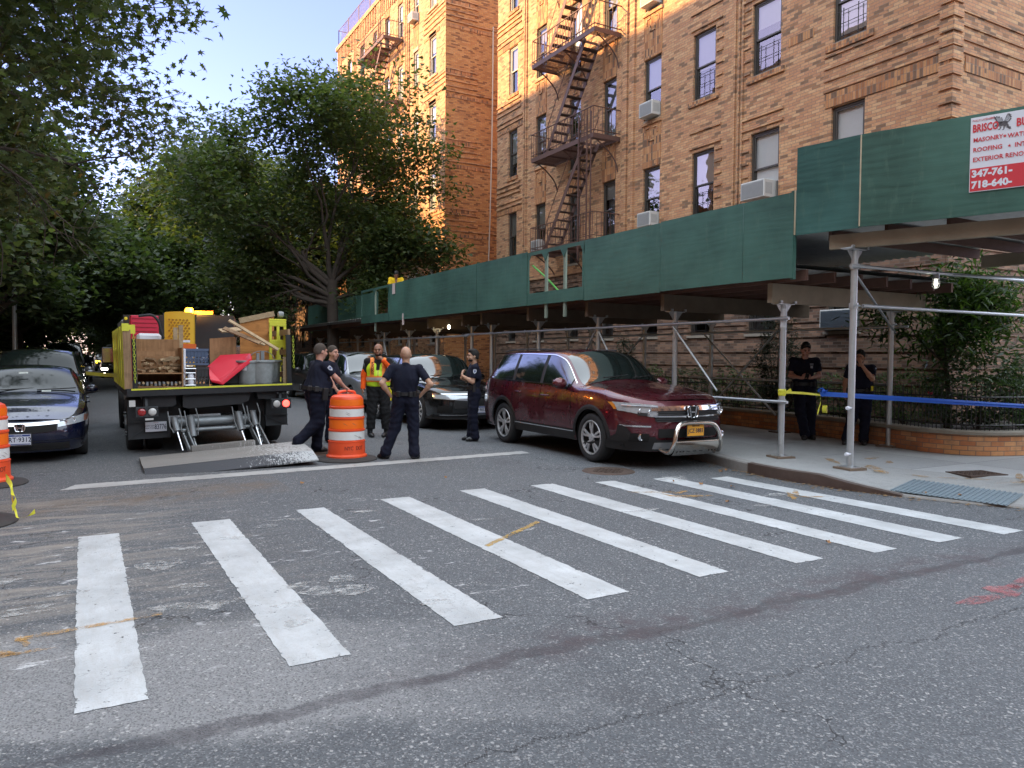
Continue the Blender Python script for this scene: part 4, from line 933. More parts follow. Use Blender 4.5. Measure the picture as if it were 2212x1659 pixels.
# curved walls need arc length as the brick coordinate: separate material on a uv-like attribute
def brick_arc():
    b = NB('garden_wall_brick'); u = b.n('Attribute', attribute_name='arc').outputs['Fac']; z = b.xyz(b.pos())[2]
    bw, bh = .22, .0745; v = b.math('DIVIDE', z, bh); row = b.math('FLOOR', v); uu = b.math('ADD', b.math('DIVIDE', u, bw), b.math('MULTIPLY', b.math('MODULO', row, 2.), .5))
    m = b.math('MAXIMUM', b.math('LESS_THAN', b.math('FRACT', uu), .05), b.math('LESS_THAN', b.math('FRACT', v), .14))
    k = b.n('TexWhiteNoise', {'Vector': b.comb(b.math('FLOOR', uu), row, 4.)}).outputs[0]; n = len(PALW)
    c = b.ramp(k, [(i/n, q) for i, q in enumerate(PALW)], 'CONSTANT'); vv = b.math('MULTIPLY_ADD', b.noise(12, 5, .7, b.pos()), .6, .68); c = b.mix(1., c, b.comb(vv, vv, vv), 'MULTIPLY')
    dr = b.ramp(b.noise(1.3, 5, .7, b.pos()), [(.5, (0, 0, 0)), (.75, (.8, .8, .8))]); c = b.mix(dr, c, (.12, .09, .065)); c = b.mix(b.math('MULTIPLY', m, .85), c, (.17, .14, .12))
    b.bsdf(col=c, rough=.85, normal=b.bump(b.math('SUBTRACT', b.math('MULTIPLY', k, .3), m), .7, .008)); return b.m
o = mb.build('brick_face', brick_arc(), smooth=True, angle=30); under(o, gw)
arc = {}; L = 0
for i in range(len(WS)):
    if i: L += (WS[i]-WS[i-1]).length
    arc[(round(WS[i].x, 3), round(WS[i].y, 3))] = L
at = o.data.attributes.new('arc', 'FLOAT', 'POINT')
at.data.foreach_set('value', [arc.get((round(v.co.x, 3), round(v.co.y, 3)), 0.) for v in o.data.vertices])
mb = MB(); prof = [(-.035, .47), (-.05, .48), (-.05, .52), (-.035, .535), (.24, .535), (.25, .52), (.25, .47)]
P = [[(q.x+wn_(i).x*a_, q.y+wn_(i).y*a_, z) for a_, z in prof] for i, q in enumerate(WS)]
mb.grid(P); under(mb.build('coping', M('stone_coping', (.27, .245, .20), .85, 0, .3, 6, .004), smooth=True, angle=35), gw)
m_soil = M('garden_soil', (.035, .028, .02), .95, 0, .3, 8, .02, bscale=15)
gb = MB(); pts = [(q.x+wn_(i).x*.18, q.y+wn_(i).y*.18, .42) for i, q in enumerate(WS)] + [(30, 36, .42)]; gb.v = pts; gb.f = [tuple(range(len(pts)))]; gb.mi = [0]
tag(gb.build('garden_bed', m_soil), kind='structure')
fe = thing('iron_fence', (12.2, 8, .53), 'black spiked iron fence on the low brick garden wall', 'fence')
path = []; L = 0
for i in range(1, len(WS)-1):
    a, b_ = WS[i]+wn_(i)*.10, WS[i+1]+wn_(i+1)*.10; n = max(1, int((b_-a).length/.115))
    if a.y > 30 or a.x > 18: continue
    for j in range(n): path.append(a.lerp(b_, j/n))
st_ = [Vector((12.70, 12+(26-k)*.115*1., 0)) for k in range(0)]
for k in range(150): st_.append(Vector((12.70, 12+.115*(150-k), 0)))
path = st_+path
m_ironb = M('black_iron_fence', (.03, .03, .03), .4, .3, .2, 20)
r1 = MB(); r1.tube([q+Vector((0, 0, .62)) for q in path[::3]], .012, 5); r1.tube([q+Vector((0, 0, 1.06)) for q in path[::3]], .012, 5); under(r1.build('fence_rail', m_ironb), fe)
r1 = MB()
for k, q in enumerate(path):
    z = 1.20 if k % 2 else 1.12; r1.tube([q+Vector((0, 0, .54)), q+Vector((0, 0, z)), q+Vector((0, 0, z+.07))], .008, 4, rs=[.008, .008, .001])
o = under(r1.build('fence_picket', m_ironb), fe); o['kind'] = 'stuff'

# ---------------------------------------------------------------- foliage
def leafmat(name, c0, c1, trans=.35, rough=.5):
    b = NB(name); p = b.pos(); oi = b.n('ObjectInfo').outputs['Random']
    a = b.n('Attribute', attribute_name='tint').outputs['Fac']
    c = b.mix(a, c0, c1); c = b.mix(b.math('MULTIPLY', b.noise(.8, 3, .6, p), .5), c, tuple(k*.55 for k in c0))
    d = b.n('BsdfPrincipled', {'Base Color': c, 'Roughness': rough, 'Specular IOR Level': .35}); t = b.n('BsdfTranslucent', {'Color': b.mix(1., c, (1.5, 1.6, .7), 'MULTIPLY')})
    mx = b.n('MixShader', {0: trans, 1: d, 2: t}); b.t.links.new(mx.outputs[0], b.out.inputs[0]); return b.m
def leaf_mesh(name, C_, size, mat, parent=None, flat=.5, shape='oval', droop=.0, nrm=None, loc=None, aniso=None):
    """many small leaves: C_ is an (n,3) array of leaf centres"""
    C_ = np.asarray(C_, float); n = len(C_)
    if shape == 'maple': ang = np.array([0, .35, .75, 1.15, 1.75, 2.3, 3.14, 3.98, 4.53, 5.13, 5.53, 5.93]); rad = np.array([1, .42, .95, .38, .75, .3, .5, .3, .75, .38, .95, .42])
    elif shape == 'tri': ang = np.array([0, 2.1, 3.14, 4.18]); rad = np.array([1, .62, .55, .62])
    elif shape == 'long': ang = np.array([0, .6, 3.14, 5.68]); rad = np.array([1.5, .38, .5, .38])
    else: ang = np.array([0, 1., 3.14, 5.28]); rad = np.array([1.1, .55, .8, .55])
    k = len(ang); s = size*rng.uniform(.65, 1.25, n)
    nr = rng.normal(0, 1, (n, 3)); nr[:, 2] = np.abs(nr[:, 2])+flat*2; nr /= np.linalg.norm(nr, axis=1)[:, None]
    if nrm is not None: nr = nr*.6+nrm; nr /= np.linalg.norm(nr, axis=1)[:, None]
    a = rng.normal(0, 1, (n, 3)); a[:, 2] -= droop; t = a-(a*nr).sum(1)[:, None]*nr; t /= np.linalg.norm(t, axis=1)[:, None]; b = np.cross(nr, t)
    V = C_[:, None, :] + s[:, None, None]*(t[:, None, :]*(rad*np.cos(ang))[None, :, None] + b[:, None, :]*(rad*np.sin(ang))[None, :, None])
    V = V + nr[:, None, :]*(s[:, None, None]*-.18*(rad**2)[None, :, None])
    me = bpy.data.meshes.new(name); me.vertices.add(n*k); me.vertices.foreach_set('co', V.reshape(-1).astype(np.float32))
    me.loops.add(n*k); me.loops.foreach_set('vertex_index', np.arange(n*k, dtype=np.int32)); me.polygons.add(n); me.polygons.foreach_set('loop_start', np.arange(0, n*k, k, dtype=np.int32))
    me.update(calc_edges=True); me.validate()
    at = me.attributes.new('tint', 'FLOAT', 'POINT'); at.data.foreach_set('value', np.repeat(rng.random(n)**1.5, k).astype(np.float32))
    me.materials.append(mat); o = bpy.data.objects.new(name, me); COL.objects.link(o)
    if parent: o.parent = parent
    if loc is not None: o.location = loc
    return o
m_bark = M('tree_bark', (.060, .047, .038), .95, 0, .35, 6, .02, bscale=22)
def grow(p, d, L, r, depth, spread=.55, up=.25, mb=None, tips=None, bend=.18, split=(2, 3), minr=.008):
    d = d.normalized(); pts = [p]; rs = [r]; n = 4; q = p
    for i in range(n):
        d = (d + Vector((random.gauss(0, bend), random.gauss(0, bend), random.gauss(0, bend*.6)+up*.10))).normalized(); q = q + d*L/n; pts.append(q); rs.append(r*(1-.38*(i+1)/n))
    mb.tube(pts, r, 7 if r > .05 else 5 if r > .02 else 4, caps=False, rs=rs)
    if depth <= 2: tips += [(pts[k], depth) for k in (2, 3)]
    if depth == 0: tips.append((q, 0)); return
    for i in range(random.choice(split)):
        a = random.uniform(0, 2*math.pi); side = d.cross(Vector((math.cos(a), math.sin(a), .3))).normalized()
        nd = (d + side*random.uniform(spread*.6, spread*1.4) + Vector((0, 0, up*.3))).normalized()
        st2 = pts[random.choice([2, 3, 4])] if i else q
        grow(st2, nd, L*random.uniform(.62, .86), max(rs[-1]*random.uniform(.55, .8), minr), depth-1, spread, up, mb, tips, bend, split, minr)
def clumps(tips, per, rad, flat=.55):
    C_ = []
    for (q, dp) in tips:
        n = max(3, int(per*random.uniform(.5, 1.5))); c = rng.normal(0, 1, (n, 3))*np.array([rad, rad, rad*flat])*random.uniform(.7, 1.25); C_.append(c+np.array(q))
    return np.concatenate(C_)
m_leafA = leafmat('green_maple_leaves', (.042, .070, .030), (.118, .150, .058), .45); m_leafB = leafmat('dark_maple_leaves', (.035, .060, .025), (.085, .118, .044), .42); m_leafC = leafmat('bright_leaves', (.07, .13, .03), (.18, .26, .05), .5)
m_leafD = leafmat('near_maple_leaves', (.040, .064, .028), (.115, .140, .056), .42)
def tree(loc, label, H, trunk, r, depth, L, per, rad, leaf, mat, lean=(0, 0), spread=.6, up=.3, split=(2, 3), shape='tri', seed=0, nmain=4, group=None, flat=.5, bias=None):
    random.seed(seed)
    t = thing('street_tree', loc, label, 'tree', group); mb = MB(); tips = []
    top = Vector((lean[0]*trunk, lean[1]*trunk, trunk))
    pts = [Vector((0, 0, -.05)), Vector((0, 0, .15)), top*.35+Vector((random.gauss(0, .05), random.gauss(0, .05), 0)), top*.7, top]
    mb.tube(pts, r, 12, caps=False, rs=[r*1.5, r*1.12, r, r*.92, r*.82])
    for i in range(nmain):
        a = 2*math.pi*(i+random.uniform(-.25, .25))/nmain; d = Vector((math.cos(a)*spread, math.sin(a)*spread, random.uniform(.45, 1.1)))
        if bias: d += Vector(bias)*random.uniform(.3, 1.)
        grow(top - Vector((0, 0, random.uniform(0, .25)*trunk*.6)), d, L*random.uniform(.85, 1.15), r*random.uniform(.42, .6), depth, spread, up, mb, tips, split=split)
    grow(top, Vector((lean[0], lean[1], 1.)), L*1.1, r*.6, depth, spread, up, mb, tips, split=split)
    mb.build('trunk', m_bark, t, smooth=True, angle=60)
    leaf_mesh('crown', clumps(tips, per, rad), leaf, mat, t, shape=shape, flat=flat)
    return t, tips
LEAFQ = 1.
def limb_tree(loc, label, trunk, r, limbs, per, rad, leaf, mat, seed, flat=.5, keep=None):
    random.seed(seed); t = thing('street_tree', loc, label, 'tree'); mb = MB(); tips = []
    mb.tube([(0, 0, -.05), (0, 0, .2), (.05, 0, trunk*.5), (0, 0, trunk)], r, 12, caps=False, rs=[r*1.5, r*1.1, r, r*.85])
    for (rt, up_, L, z) in limbs:                   # rt: towards the right of the street view, up
        a = random.uniform(-.35, .35); d = Vector((.87*rt-.49*a, -.49*rt-.87*a, up_)); grow(Vector((0, 0, z)), d, L, r*random.uniform(.36, .5), 4, .48, .22, mb, tips, split=(2, 3))
    if keep: tips = [q for q in tips if keep(q[0])]
    mb.build('trunk', m_bark, t, smooth=True, angle=60); leaf_mesh('crown', clumps(tips, per, rad), leaf, mat, t, shape='tri', flat=flat); return t
T_a = limb_tree((8.98, 31.0, .15), 'airy street tree standing at the shed with open limbs before the sunlit wing', 4.6, .25,
    [(.95, .30, 1.9, 3.8), (.8, .75, 1.8, 4.4), (.5, 1., 2.3, 4.6), (.15, 1., 3.2, 4.6), (-.15, 1., 3.0, 4.6), (.35, 1., 2.9, 4.6), (-.45, 1., 2.4, 4.5), (-.8, .75, 2.0, 4.3), (-1., .35, 1.9, 3.8), (-1., .1, 1.5, 3.6), (.6, .25, 1.2, 3.7), (-.9, .5, 2.2, 3.9), (-.75, .2, 1.8, 3.5), (1., .2, 1.6, 3.8), (-.9, .85, 2.7, 4.3), (-.7, 1.05, 2.8, 4.5), (-1., .6, 2.5, 4.)], 22, .46, .13, m_leafA, 11)
T_b, _ = tree((9.2, 43, .15), 'broad dark street tree behind the truck, second along the shed', 12, 3.6, .26, 4, 3.35, 64, .7, .17, m_leafB, spread=.85, up=.15, seed=5, nmain=5, bias=(-.35, -.1, 0))
T_c, _ = tree((9.0, 62, .15), 'dark round street tree in the row on the right, third along the shed', 12, 3.8, .26, 4, 3.7, 52, .75, .20, m_leafB, spread=.8, up=.2, seed=8, nmain=5, bias=(-.2, 0, 0))
T_d, _ = tree((-3.4, 26.5, .14), 'leafy street tree behind the parked dark cars at the left edge', 10, 3.0, .2, 4, 2.3, 48, .55, .14, m_leafA, spread=.85, up=.1, seed=14, nmain=5, bias=(.30, -.15, 0))
T_e, _ = tree((-3.6, 39, .14), 'dark street tree by the lamp post on the left pavement', 12, 3.0, .26, 4, 2.75, 60, .65, .18, m_leafB, spread=.85, up=.15, seed=21, nmain=5, bias=(.25, 0, 0))
T_f, _ = tree((-3.5, 56, .14), 'tall dark street tree with a thick trunk on the left pavement', 13, 3.2, .32, 4, 3., 56, .75, .21, m_leafB, spread=.8, up=.2, seed=27, nmain=5, bias=(.25, 0, 0))
for i, (src, x, y, sc, rz, lab) in enumerate([(T_b, 7.2, 70, 1.0, 4.1, 'dark leaning street tree over the road behind the truck'), (T_f, -2.9, 47, .85, 4.4, 'dark street tree of the left row between lamp post and van'), (T_c, 9.4, 53, 1.05, 5., 'dark street tree close behind the airy one'), (T_e, 2.5, 128, 1.5, 2.2, 'tree spreading over the far end of the street'), (T_c, 9.3, 80, 1.05, 1.2, 'fourth dark street tree of the right row, behind the truck load'), (T_f, -3.6, 74, 1., 2., 'distant dark street tree of the left row above the oncoming van'), (T_b, 8.8, 100, 1.15, .6, 'far street tree of the right row near the vanishing point'), (T_c, -3.9, 94, 1.2, 3.1, 'far street tree of the left row near the vanishing point'), (T_f, 3.5, 150, 1.5, 1., 'farthest tree closing the end of the street'), (T_c, -3, 165, 1.6, .3, 'far tree at the left of the street end'), (T_b, 12, 160, 1.5, 2.3, 'far tree at the right of the street end')]):
    c = copy_tree(src); c.location = (x, y, .1); c.scale = (sc, sc, sc); c.rotation_euler = (0, 0, rz); c['label'] = lab
# the big maple just left of the frame, its limbs reaching over the street
random.seed(31)
tm = thing('maple_tree', (-4.2, 12.5, .14), 'big maple overhanging from the top left corner, its leaves nearest the camera', 'tree')
mb = MB(); tips = []
mb.tube([(0, 0, 0), (0, 0, .3), (.1, .1, 2.5), (.2, .2, 5.0)], .35, 12, caps=False, rs=[.5, .38, .34, .3])
for (d, L, z, dp) in [((1.0, .35, .30), 1.95, 4.6, 4), ((.75, -.45, .50), 2.0, 4.8, 4), ((.95, .0, .62), 2.1, 4.9, 4), ((.55, .85, .40), 2.1, 4.6, 4), ((.15, .2, 1.), 2.4, 5.0, 4), ((-.6, -.5, .6), 2.2, 4.8, 3), ((-.7, .5, .5), 2.2, 4.9, 3), ((.9, .75, .22), 1.9, 4.8, 4), ((.45, -.1, .9), 2.5, 5.0, 4), ((.7, .2, .9), 2.5, 5., 4), ((.8, .5, .7), 2.3, 5., 4)]:
    grow(Vector((.15, .15, z)), Vector(d), L, .15, dp, .55, .05, mb, tips, bend=.16, split=(2, 3), minr=.007)
mb.build('trunk', m_bark, tm, smooth=True, angle=60)
mc = clumps(tips, 16, .31, .5); wx, wy = mc[:, 0]-4.2, mc[:, 1]+12.5; kp = (mc[:, 2] > 3.75+.25*np.sin(wx*3)) & (wx-.12*wy < .75+.45*np.sin(mc[:, 2]*2.3))
leaf_mesh('crown', mc[kp], .095, m_leafD, tm, shape='maple', flat=.35, droop=.6)
random.seed(3)
# distant wood closing the street
fw = []
for i in range(150): fw.append((Vector((random.uniform(-30, 40), random.uniform(172, 185), random.uniform(.5, 15))), 0))
o = leaf_mesh('far_wood', clumps(fw, 110, 2.2, .8), .5, m_leafC, None, shape='oval'); tag(o, kind='stuff')
# shrubs behind the fence
def shrub(name, loc, label, cat, r, h, n, leaf, mat, shape='oval', z0=.1, group=None, flower=None):
    t = thing(name, loc, label, cat, group); tips = []; mb = MB()
    for i in range(7 if h > .5 else 4):
        a = random.uniform(0, 6.28); q = Vector((math.cos(a)*r[0]*random.uniform(.2, .8), math.sin(a)*r[1]*random.uniform(.2, .8), h*random.uniform(.6, .95))); mb.tube([(0, 0, -.05), q*.5+Vector((0, 0, .05)), q], .012, 4, caps=False, rs=[.016, .011, .005])
    mb.build('stem', m_bark, t)
    u = rng.normal(0, 1, (n, 3)); u /= np.linalg.norm(u, axis=1)[:, None]; rr = rng.uniform(.45, 1.05, n)**.5
    lump = 1+.22*np.sin(u[:, 0]*5+loc[1])*np.cos(u[:, 1]*4+loc[0]*3)+.15*np.sin(u[:, 2]*9)
    C_ = u*(rr*lump)[:, None]*np.array([r[0], r[1], h/2]); C_[:, 2] += h/2; C_ = C_[C_[:, 2] > 0]
    leaf_mesh('foliage', C_, leaf, mat, t, shape=shape); return t
m_shr = leafmat('dark_shrub_leaves', (.038, .072, .034), (.10, .15, .065), .25); m_shr2 = leafmat('hedge_leaves', (.045, .095, .03), (.12, .20, .06), .25); m_con = leafmat('conifer_leaves', (.012, .030, .014), (.030, .060, .024), .1)
shrub('rose_bush', (13.2, 7.3, .42), 'wide rose bush behind the fence at the curved wall end', 'bush', (.75, .85), 1.35, 3200, .05, m_shr)
shrub('rose_bush', (14.4, 7.05, .42), 'rose bush at the right edge of the photo behind the fence', 'bush', (.9, .7), 1.30, 3200, .05, m_shr)
shrub('hedge_bush', (13.35, 8.7, .42), 'clipped bright green hedge left of the rose bush', 'bush', (.55, .9), 1.0, 2600, .035, m_shr2)
for i, y in enumerate((10.0, 11.4, 12.9, 14.4, 16.0, 17.6, 19.5, 21.5)): shrub('hedge_bush', (13.35, y, .42), ['low dark hedge bush behind the officer with the phone', 'low dark hedge bush under the broad ground floor window', 'low dark bush just right of the round conifer', 'low dark bush behind the maroon hood', 'low bush behind the shed posts near the maroon roof', 'low bush hidden in shade behind the maroon car', 'low bush in deep shade left of the maroon car', 'farthest low bush in the garden strip'][i], 'bush', (.45, .8), .95, 1300, .04, m_shr if i % 2 else m_shr2)
t = shrub('conifer', (13.2, 11.6, .42), 'tall rounded dark conifer against the brown brick wall', 'conifer', (.50, .50), 2.2, 5200, .045, m_con, 'long')
t = shrub('conifer', (13.3, 17.1, .42), 'smaller conifer behind the posts above the maroon car', 'conifer', (.38, .38), 1.7, 2600, .045, m_con, 'long')
rs_ = MB()
for (x, y, z) in ((12.75, 7.85, 1.03),): rs_.lathe([(0, 0), (.03, .01), (.045, .035), (.03, .06), (.01, .055)], 8, c=(x, y, z)); rs_.lathe([(0, .02), (.018, .035), (.015, .075), (0, .08)], 7, c=(x, y, z))
o = rs_.build('rose_flower', M('pink_rose', (.65, .03, .10), .6), smooth=True); tag(o, 'single pink rose blooming through the fence', 'flower')
t = thing('garden_tree', (13.25, 7.85, .42), 'small broadleaf tree with glossy drooping leaves beside the high shed', 'tree'); random.seed(9)
mb = MB(); tips = []; mb.tube([(0, 0, -.05), (.03, 0, .6), (-.02, .03, 1.2)], .05, 8, caps=False, rs=[.06, .045, .04])
for d in [(.5, .2, .7), (-.5, .1, .7), (.1, -.6, .7), (.0, .6, .6), (.2, 0, 1), (-.2, -.3, .9), (.8, -.6, .5)]: grow(Vector((-.02, .03, 1.15)), Vector(d), .72, .022, 2, .6, .3, mb, tips, split=(2, 3), minr=.006)
mb.build('trunk', m_bark, t, smooth=True); leaf_mesh('crown', clumps(tips, 28, .25, .8), .095, leafmat('glossy_broad_leaves', (.022, .052, .014), (.10, .17, .035), .35, .35), t, shape='long', droop=.8, flat=.3)
# ================================================================ vehicles
def interp(tab, u):
    """smooth (monotone cubic) interpolation of [(u, v), ...]"""
    x = [t[0] for t in tab]; y = [t[1] for t in tab]; n = len(x)
    if u <= x[0]: return y[0]
    if u >= x[-1]: return y[-1]
    d = [(y[i+1]-y[i])/(x[i+1]-x[i]) for i in range(n-1)]
    m = [d[0]] + [0 if d[i-1]*d[i] <= 0 else 2*d[i-1]*d[i]/(d[i-1]+d[i]) for i in range(1, n-1)] + [d[-1]]
    i = max(j for j in range(n-1) if u >= x[j]); h = x[i+1]-x[i]; t = (u-x[i])/h
    return y[i]*(1+2*t)*(1-t)**2 + h*m[i]*t*(1-t)**2 + y[i+1]*t*t*(3-2*t) + h*m[i+1]*t*t*(t-1)
def carpaint(name, col, flake=.25, rough=.28):
    b = NB(name); o = b.obj(); fr = b.n('LayerWeight', {'Blend': .35}).outputs[1]
    c = b.mix(fr, col, tuple(min(1, k*.45) for k in col)); n = b.noise(6, 4, .6, o)
    c = b.mix(b.math('MULTIPLY', b.ramp(b.noise(2.2, 5, .7, o), [(.5, (0, 0, 0)), (.8, (.14, .14, .14))]), 1.), c, (.22, .20, .18))
    b.bsdf(col=c, rough=b.math('MULTIPLY_ADD', n, .12, rough-.06), metal=flake, spec=.5, coat=1., coatr=b.math('MULTIPLY_ADD', n, .05, .005)); return b.m
m_cglass = M('car_glass', (.008, .013, .012), .05, 0, .1, 3, spec=1., coat=1.)
m_cglass2 = M('low_reflection_car_glass', (.008, .012, .011), .10, 0, .1, 3, spec=.30)  # less reflective copy of car_glass, dims the added cloud's reflection
m_tyre = M('tyre_rubber', (.022, .022, .023), .82, 0, .25, 20, .002)
m_rimd = M('dark_wheel_metal', (.05, .05, .052), .4, .4); m_rims = M('bright_alloy', (.50, .50, .51), .3, .35)
m_trim = M('black_plastic_trim', (.014, .014, .015), .6, 0, .15, 12)
m_chrome = M('chrome', (.72, .72, .74), .10, 1., .04)
m_steel = M('polished_steel_bar', (.66, .64, .60), .16, 1., .06)
m_hole = M('black_underside', (.008, .008, .008), .9)
m_lens = M('clear_headlight', (.46, .50, .54), .10, .35, .25, 30, coat=1.); m_lensd = M('smoked_lens', (.10, .11, .12), .12, .3, .3, 20, coat=1.)
m_amber = M('amber_lens', (.65, .22, .03), .2, 0, .1, coat=1.); m_redl = M('red_tail_lens', (.40, .012, .015), .15, 0, .1, coat=1.)
m_plateW = M('plate_white', (.62, .64, .70), .5, 0, .05); m_plateY = M('plate_yellow', (.80, .38, .03), .5, 0, .05); m_plateB = M('plate_blue', (.03, .06, .22), .5); m_ink2 = M('plate_ink', (.02, .025, .06), .6)
m_seat = M('car_seat', (.03, .028, .027), .9); m_sticker = M('pale_sticker', (.55, .62, .58), .6)

class Car:
    def __init__(s, name, label, cat, spec, paint_m, loc, rz=0., group=None, glass=None):
        s.p = spec; s.t = thing(name, loc, label, cat, group, rz); s.m = paint_m; s.L = spec['L']; s.g = glass or m_cglass; s.shell()
    def hw(s, u, z):                              # body half width at (u, z)
        p = s.p; zs, zb = p['sill'], interp(p['belt'], u); t = min(max((z-zs)/(zb-zs), 0), 1)
        g_ = interp(p.get('side', [(0, .945), (.12, .975), (.35, .995), (.62, 1.), (.86, .985), (1, .955)]), t)
        w = interp(p['w'], u)*g_
        for wu in p['wheels']:                    # flared arches
            d = abs(u-wu)/(p['wr']*1.55)
            if d < 1 and t < .85: w += p.get('flare', .018)*(1-d*d)*max(0, 1-abs(t-.35)/.6)
        return w
    def warp(s, u, v, z):
        p = s.p; W = interp(p['w'], .9)
        f = max(0, 1-u/1.1)**1.5; b_ = max(0, 1-(s.L-u)/1.0)**1.5
        uu = u - p['bulge']*(1-(v/W)**2)*f + interp(p['rake'], z)*f + p.get('rbulge', .08)*(1-(v/W)**2)*b_ - interp(p['rrake'], z)*b_
        return (v, uu, z)
    def zbot(s, u):
        p = s.p; z = p['sill']
        if u < .5: z = p['sill'] - p.get('chin', 0)*(1-u/.5)
        for wu in p['wheels']:
            d = abs(u-wu); R_ = p['wr']+p.get('gap', .06)
            if d < R_: z = max(z, p['wr']+math.sqrt(R_*R_-d*d)*1.0)
        return z
    def section(s, u):
        p = s.p; zb = interp(p['belt'], u); zr = max(interp(p['rail'], u), zb+.004); zt = max(interp(p['top'], u), zr+.002); z0 = s.zbot(u); P = []
        z0 = min(z0, zb-.05)
        for k in range(12): z = z0+(zb-z0)*k/11; P.append((s.hw(u, z), z))
        wb, wr_ = P[-1][0], interp(p['wrail'], u)
        wr_ = min(wr_, wb-.004)
        for k in range(1, 6):                     # glasshouse side
            t = k/5; bow = .018*math.sin(math.pi*t)*min(1, (zr-zb)/.3); P.append((wb+(wr_-wb)*t+bow, zb+(zr-zb)*t))
        for k in range(1, 9):
            t = k/8; a = t*math.pi/2; P.append((wr_*math.cos(a) if k < 8 else 0., zr+(zt-zr)*math.sin(a)**1.5 if k < 8 else zt))
        return P
    def stations(s):
        p = s.p; us = set(np.linspace(0, s.L, 60).round(4)) | {0, .02, .05, .09, .14, s.L, s.L-.02, s.L-.05, s.L-.1}
        for wu in p['wheels']:
            R_ = p['wr']+p.get('gap', .06)
            for a in np.linspace(0, math.pi, 17): us.add(round(wu-R_*math.cos(a), 4))
            us |= {wu-R_-.004, wu+R_+.004}
        for k in ('belt', 'rail', 'top'): us |= {q[0] for q in p[k]}
        return sorted(u for u in us if 0 <= u <= s.L)
    def shell(s):
        p = s.p; us = s.stations(); rows = [s.section(u) for u in us]; n = len(rows[0]); mb = MB()
        full = [[s.warp(u, -v, z) for v, z in r] + [s.warp(u, v, z) for v, z in reversed(r[:-1])] for u, r in zip(us, rows)]
        mb.grid(full, flip=True)
        for u, r, sg in ((us[0], rows[0], 0), (us[-1], rows[-1], 1)):     # nose and tail faces
            rr = [q for q in r if True][:17]; cap = []
            for v, z in rr: cap.append([s.warp(u, v*(2*k/12-1), z) for k in range(13)])
            mb.grid(cap, flip=bool(sg))
            top = [s.warp(u, -v, z) for v, z in r[16:]] + [s.warp(u, v, z) for v, z in reversed(r[16:-1])]
            mb.quad(*(top if sg else top[::-1]))
        s.body = mb.build('body', s.m, s.t, smooth=True, angle=62)
        ub = MB(); W = interp(p['w'], s.L/2)*.93                          # underside and wheel wells
        ub.box(-W, .25, p['sill']+.02, W, s.L-.25, p['sill']+.06)
        for wu in p['wheels']:
            R_ = p['wr']+p.get('gap', .06)
            for sg in (-1, 1):
                rows_ = []
                for a in np.linspace(-.15, math.pi+.15, 15): y = wu+R_*math.cos(a); z = p['wr']+R_*math.sin(a); rows_.append([(sg*(interp(p['w'], wu)*.955), y, z), (sg*.45, y, z)])
                ub.grid(rows_); ub.quad(*[(sg*.5, wu+R_*1.02*math.cos(a), p['wr']+R_*1.02*math.sin(a)) for a in np.linspace(-.15, math.pi+.15, 15)])
        s.under = ub.build('underside', m_hole, s.t)
    def side(s, name, us, zlo, zhi, mat, off=.005, sides=(-1, 1), rows=4, parent=None):
        """patch on the flank between the curves zlo(u) and zhi(u)"""
        out = []
        for sg in sides:
            mb = MB(); P = []
            for u in us:
                a, b_ = zlo(u), zhi(u); P.append([s.flank(u, a+(b_-a)*k/rows, sg, off) for k in range(rows+1)])
            mb.grid(P, flip=sg > 0); out.append(mb.build(name, mat, parent or s.t, smooth=True))
        return out
    def flank(s, u, z, sg, off=0.):
        p = s.p; zb = interp(p['belt'], u)
        if z <= zb: w = s.hw(u, z)
        else:
            zr = max(interp(p['rail'], u), zb+.004); wb = s.hw(u, zb); wr_ = min(interp(p['wrail'], u), wb-.004); t = min((z-zb)/(zr-zb), 1); w = wb+(wr_-wb)*t+.018*math.sin(math.pi*t)*min(1, (zr-zb)/.3)
        x, y, zz = s.warp(u, w, z); return (sg*(x+off), y, z)
    def front(s, name, vs, zlo, zhi, mat, off=.006, rows=3, parent=None, mirror=False, thick=0.):
        """patch on the nose that wraps round the corner onto the flank"""
        out = []
        for sg in ((1, -1) if mirror else (1,)):
            mb = MB(); P = []
            for v in vs: a, b_ = zlo(v), zhi(v); P.append([s.nose(sg*v, a+(b_-a)*k/rows, off) for k in range(rows+1)])
            mb.grid(P, flip=sg > 0); out.append(mb.build(name, mat, parent or s.t, smooth=True))
        return out
    def nose(s, v, z, off=0.):
        a = abs(v); u = 0.
        if a > s.hw(0, z):
            lo, hi = 0., 1.3
            for _ in range(22):
                m_ = (lo+hi)/2
                if s.hw(m_, z) < a: lo = m_
                else: hi = m_
            u = hi
        x, y, zz = s.warp(u, a, z); k = min(1, u/.35); sgn = 1 if v >= 0 else -1
        return (sgn*(x+off*k), y-off*(1-k*.3), zz)
    def roofpatch(s, name, us, t0, t1, mat, off=.006, n=14, parent=None, full=True):
        """patch across the top: t = 0 at the rail, 1 at the centre line"""
        mb = MB(); P = []
        for u in us:
            p = s.p; zb = interp(p['belt'], u); zr = max(interp(p['rail'], u), zb+.004); zt = max(interp(p['top'], u), zr+.002); wr_ = min(interp(p['wrail'], u), s.hw(u, zb)-.004); row = []
            a0, a1 = t0*math.pi/2, math.pi-t0*math.pi/2
            for k in range(n+1):
                a = a0+(a1-a0)*k/n; v = wr_*math.cos(a); z = zr+(zt-zr)*abs(math.sin(a))**1.5; x, y, zz = s.warp(u, v, z); row.append((x, y-off*.5, zz+off))
            P.append(row)
        mb.grid(P, flip=False); return mb.build(name, mat, parent or s.t, smooth=True)
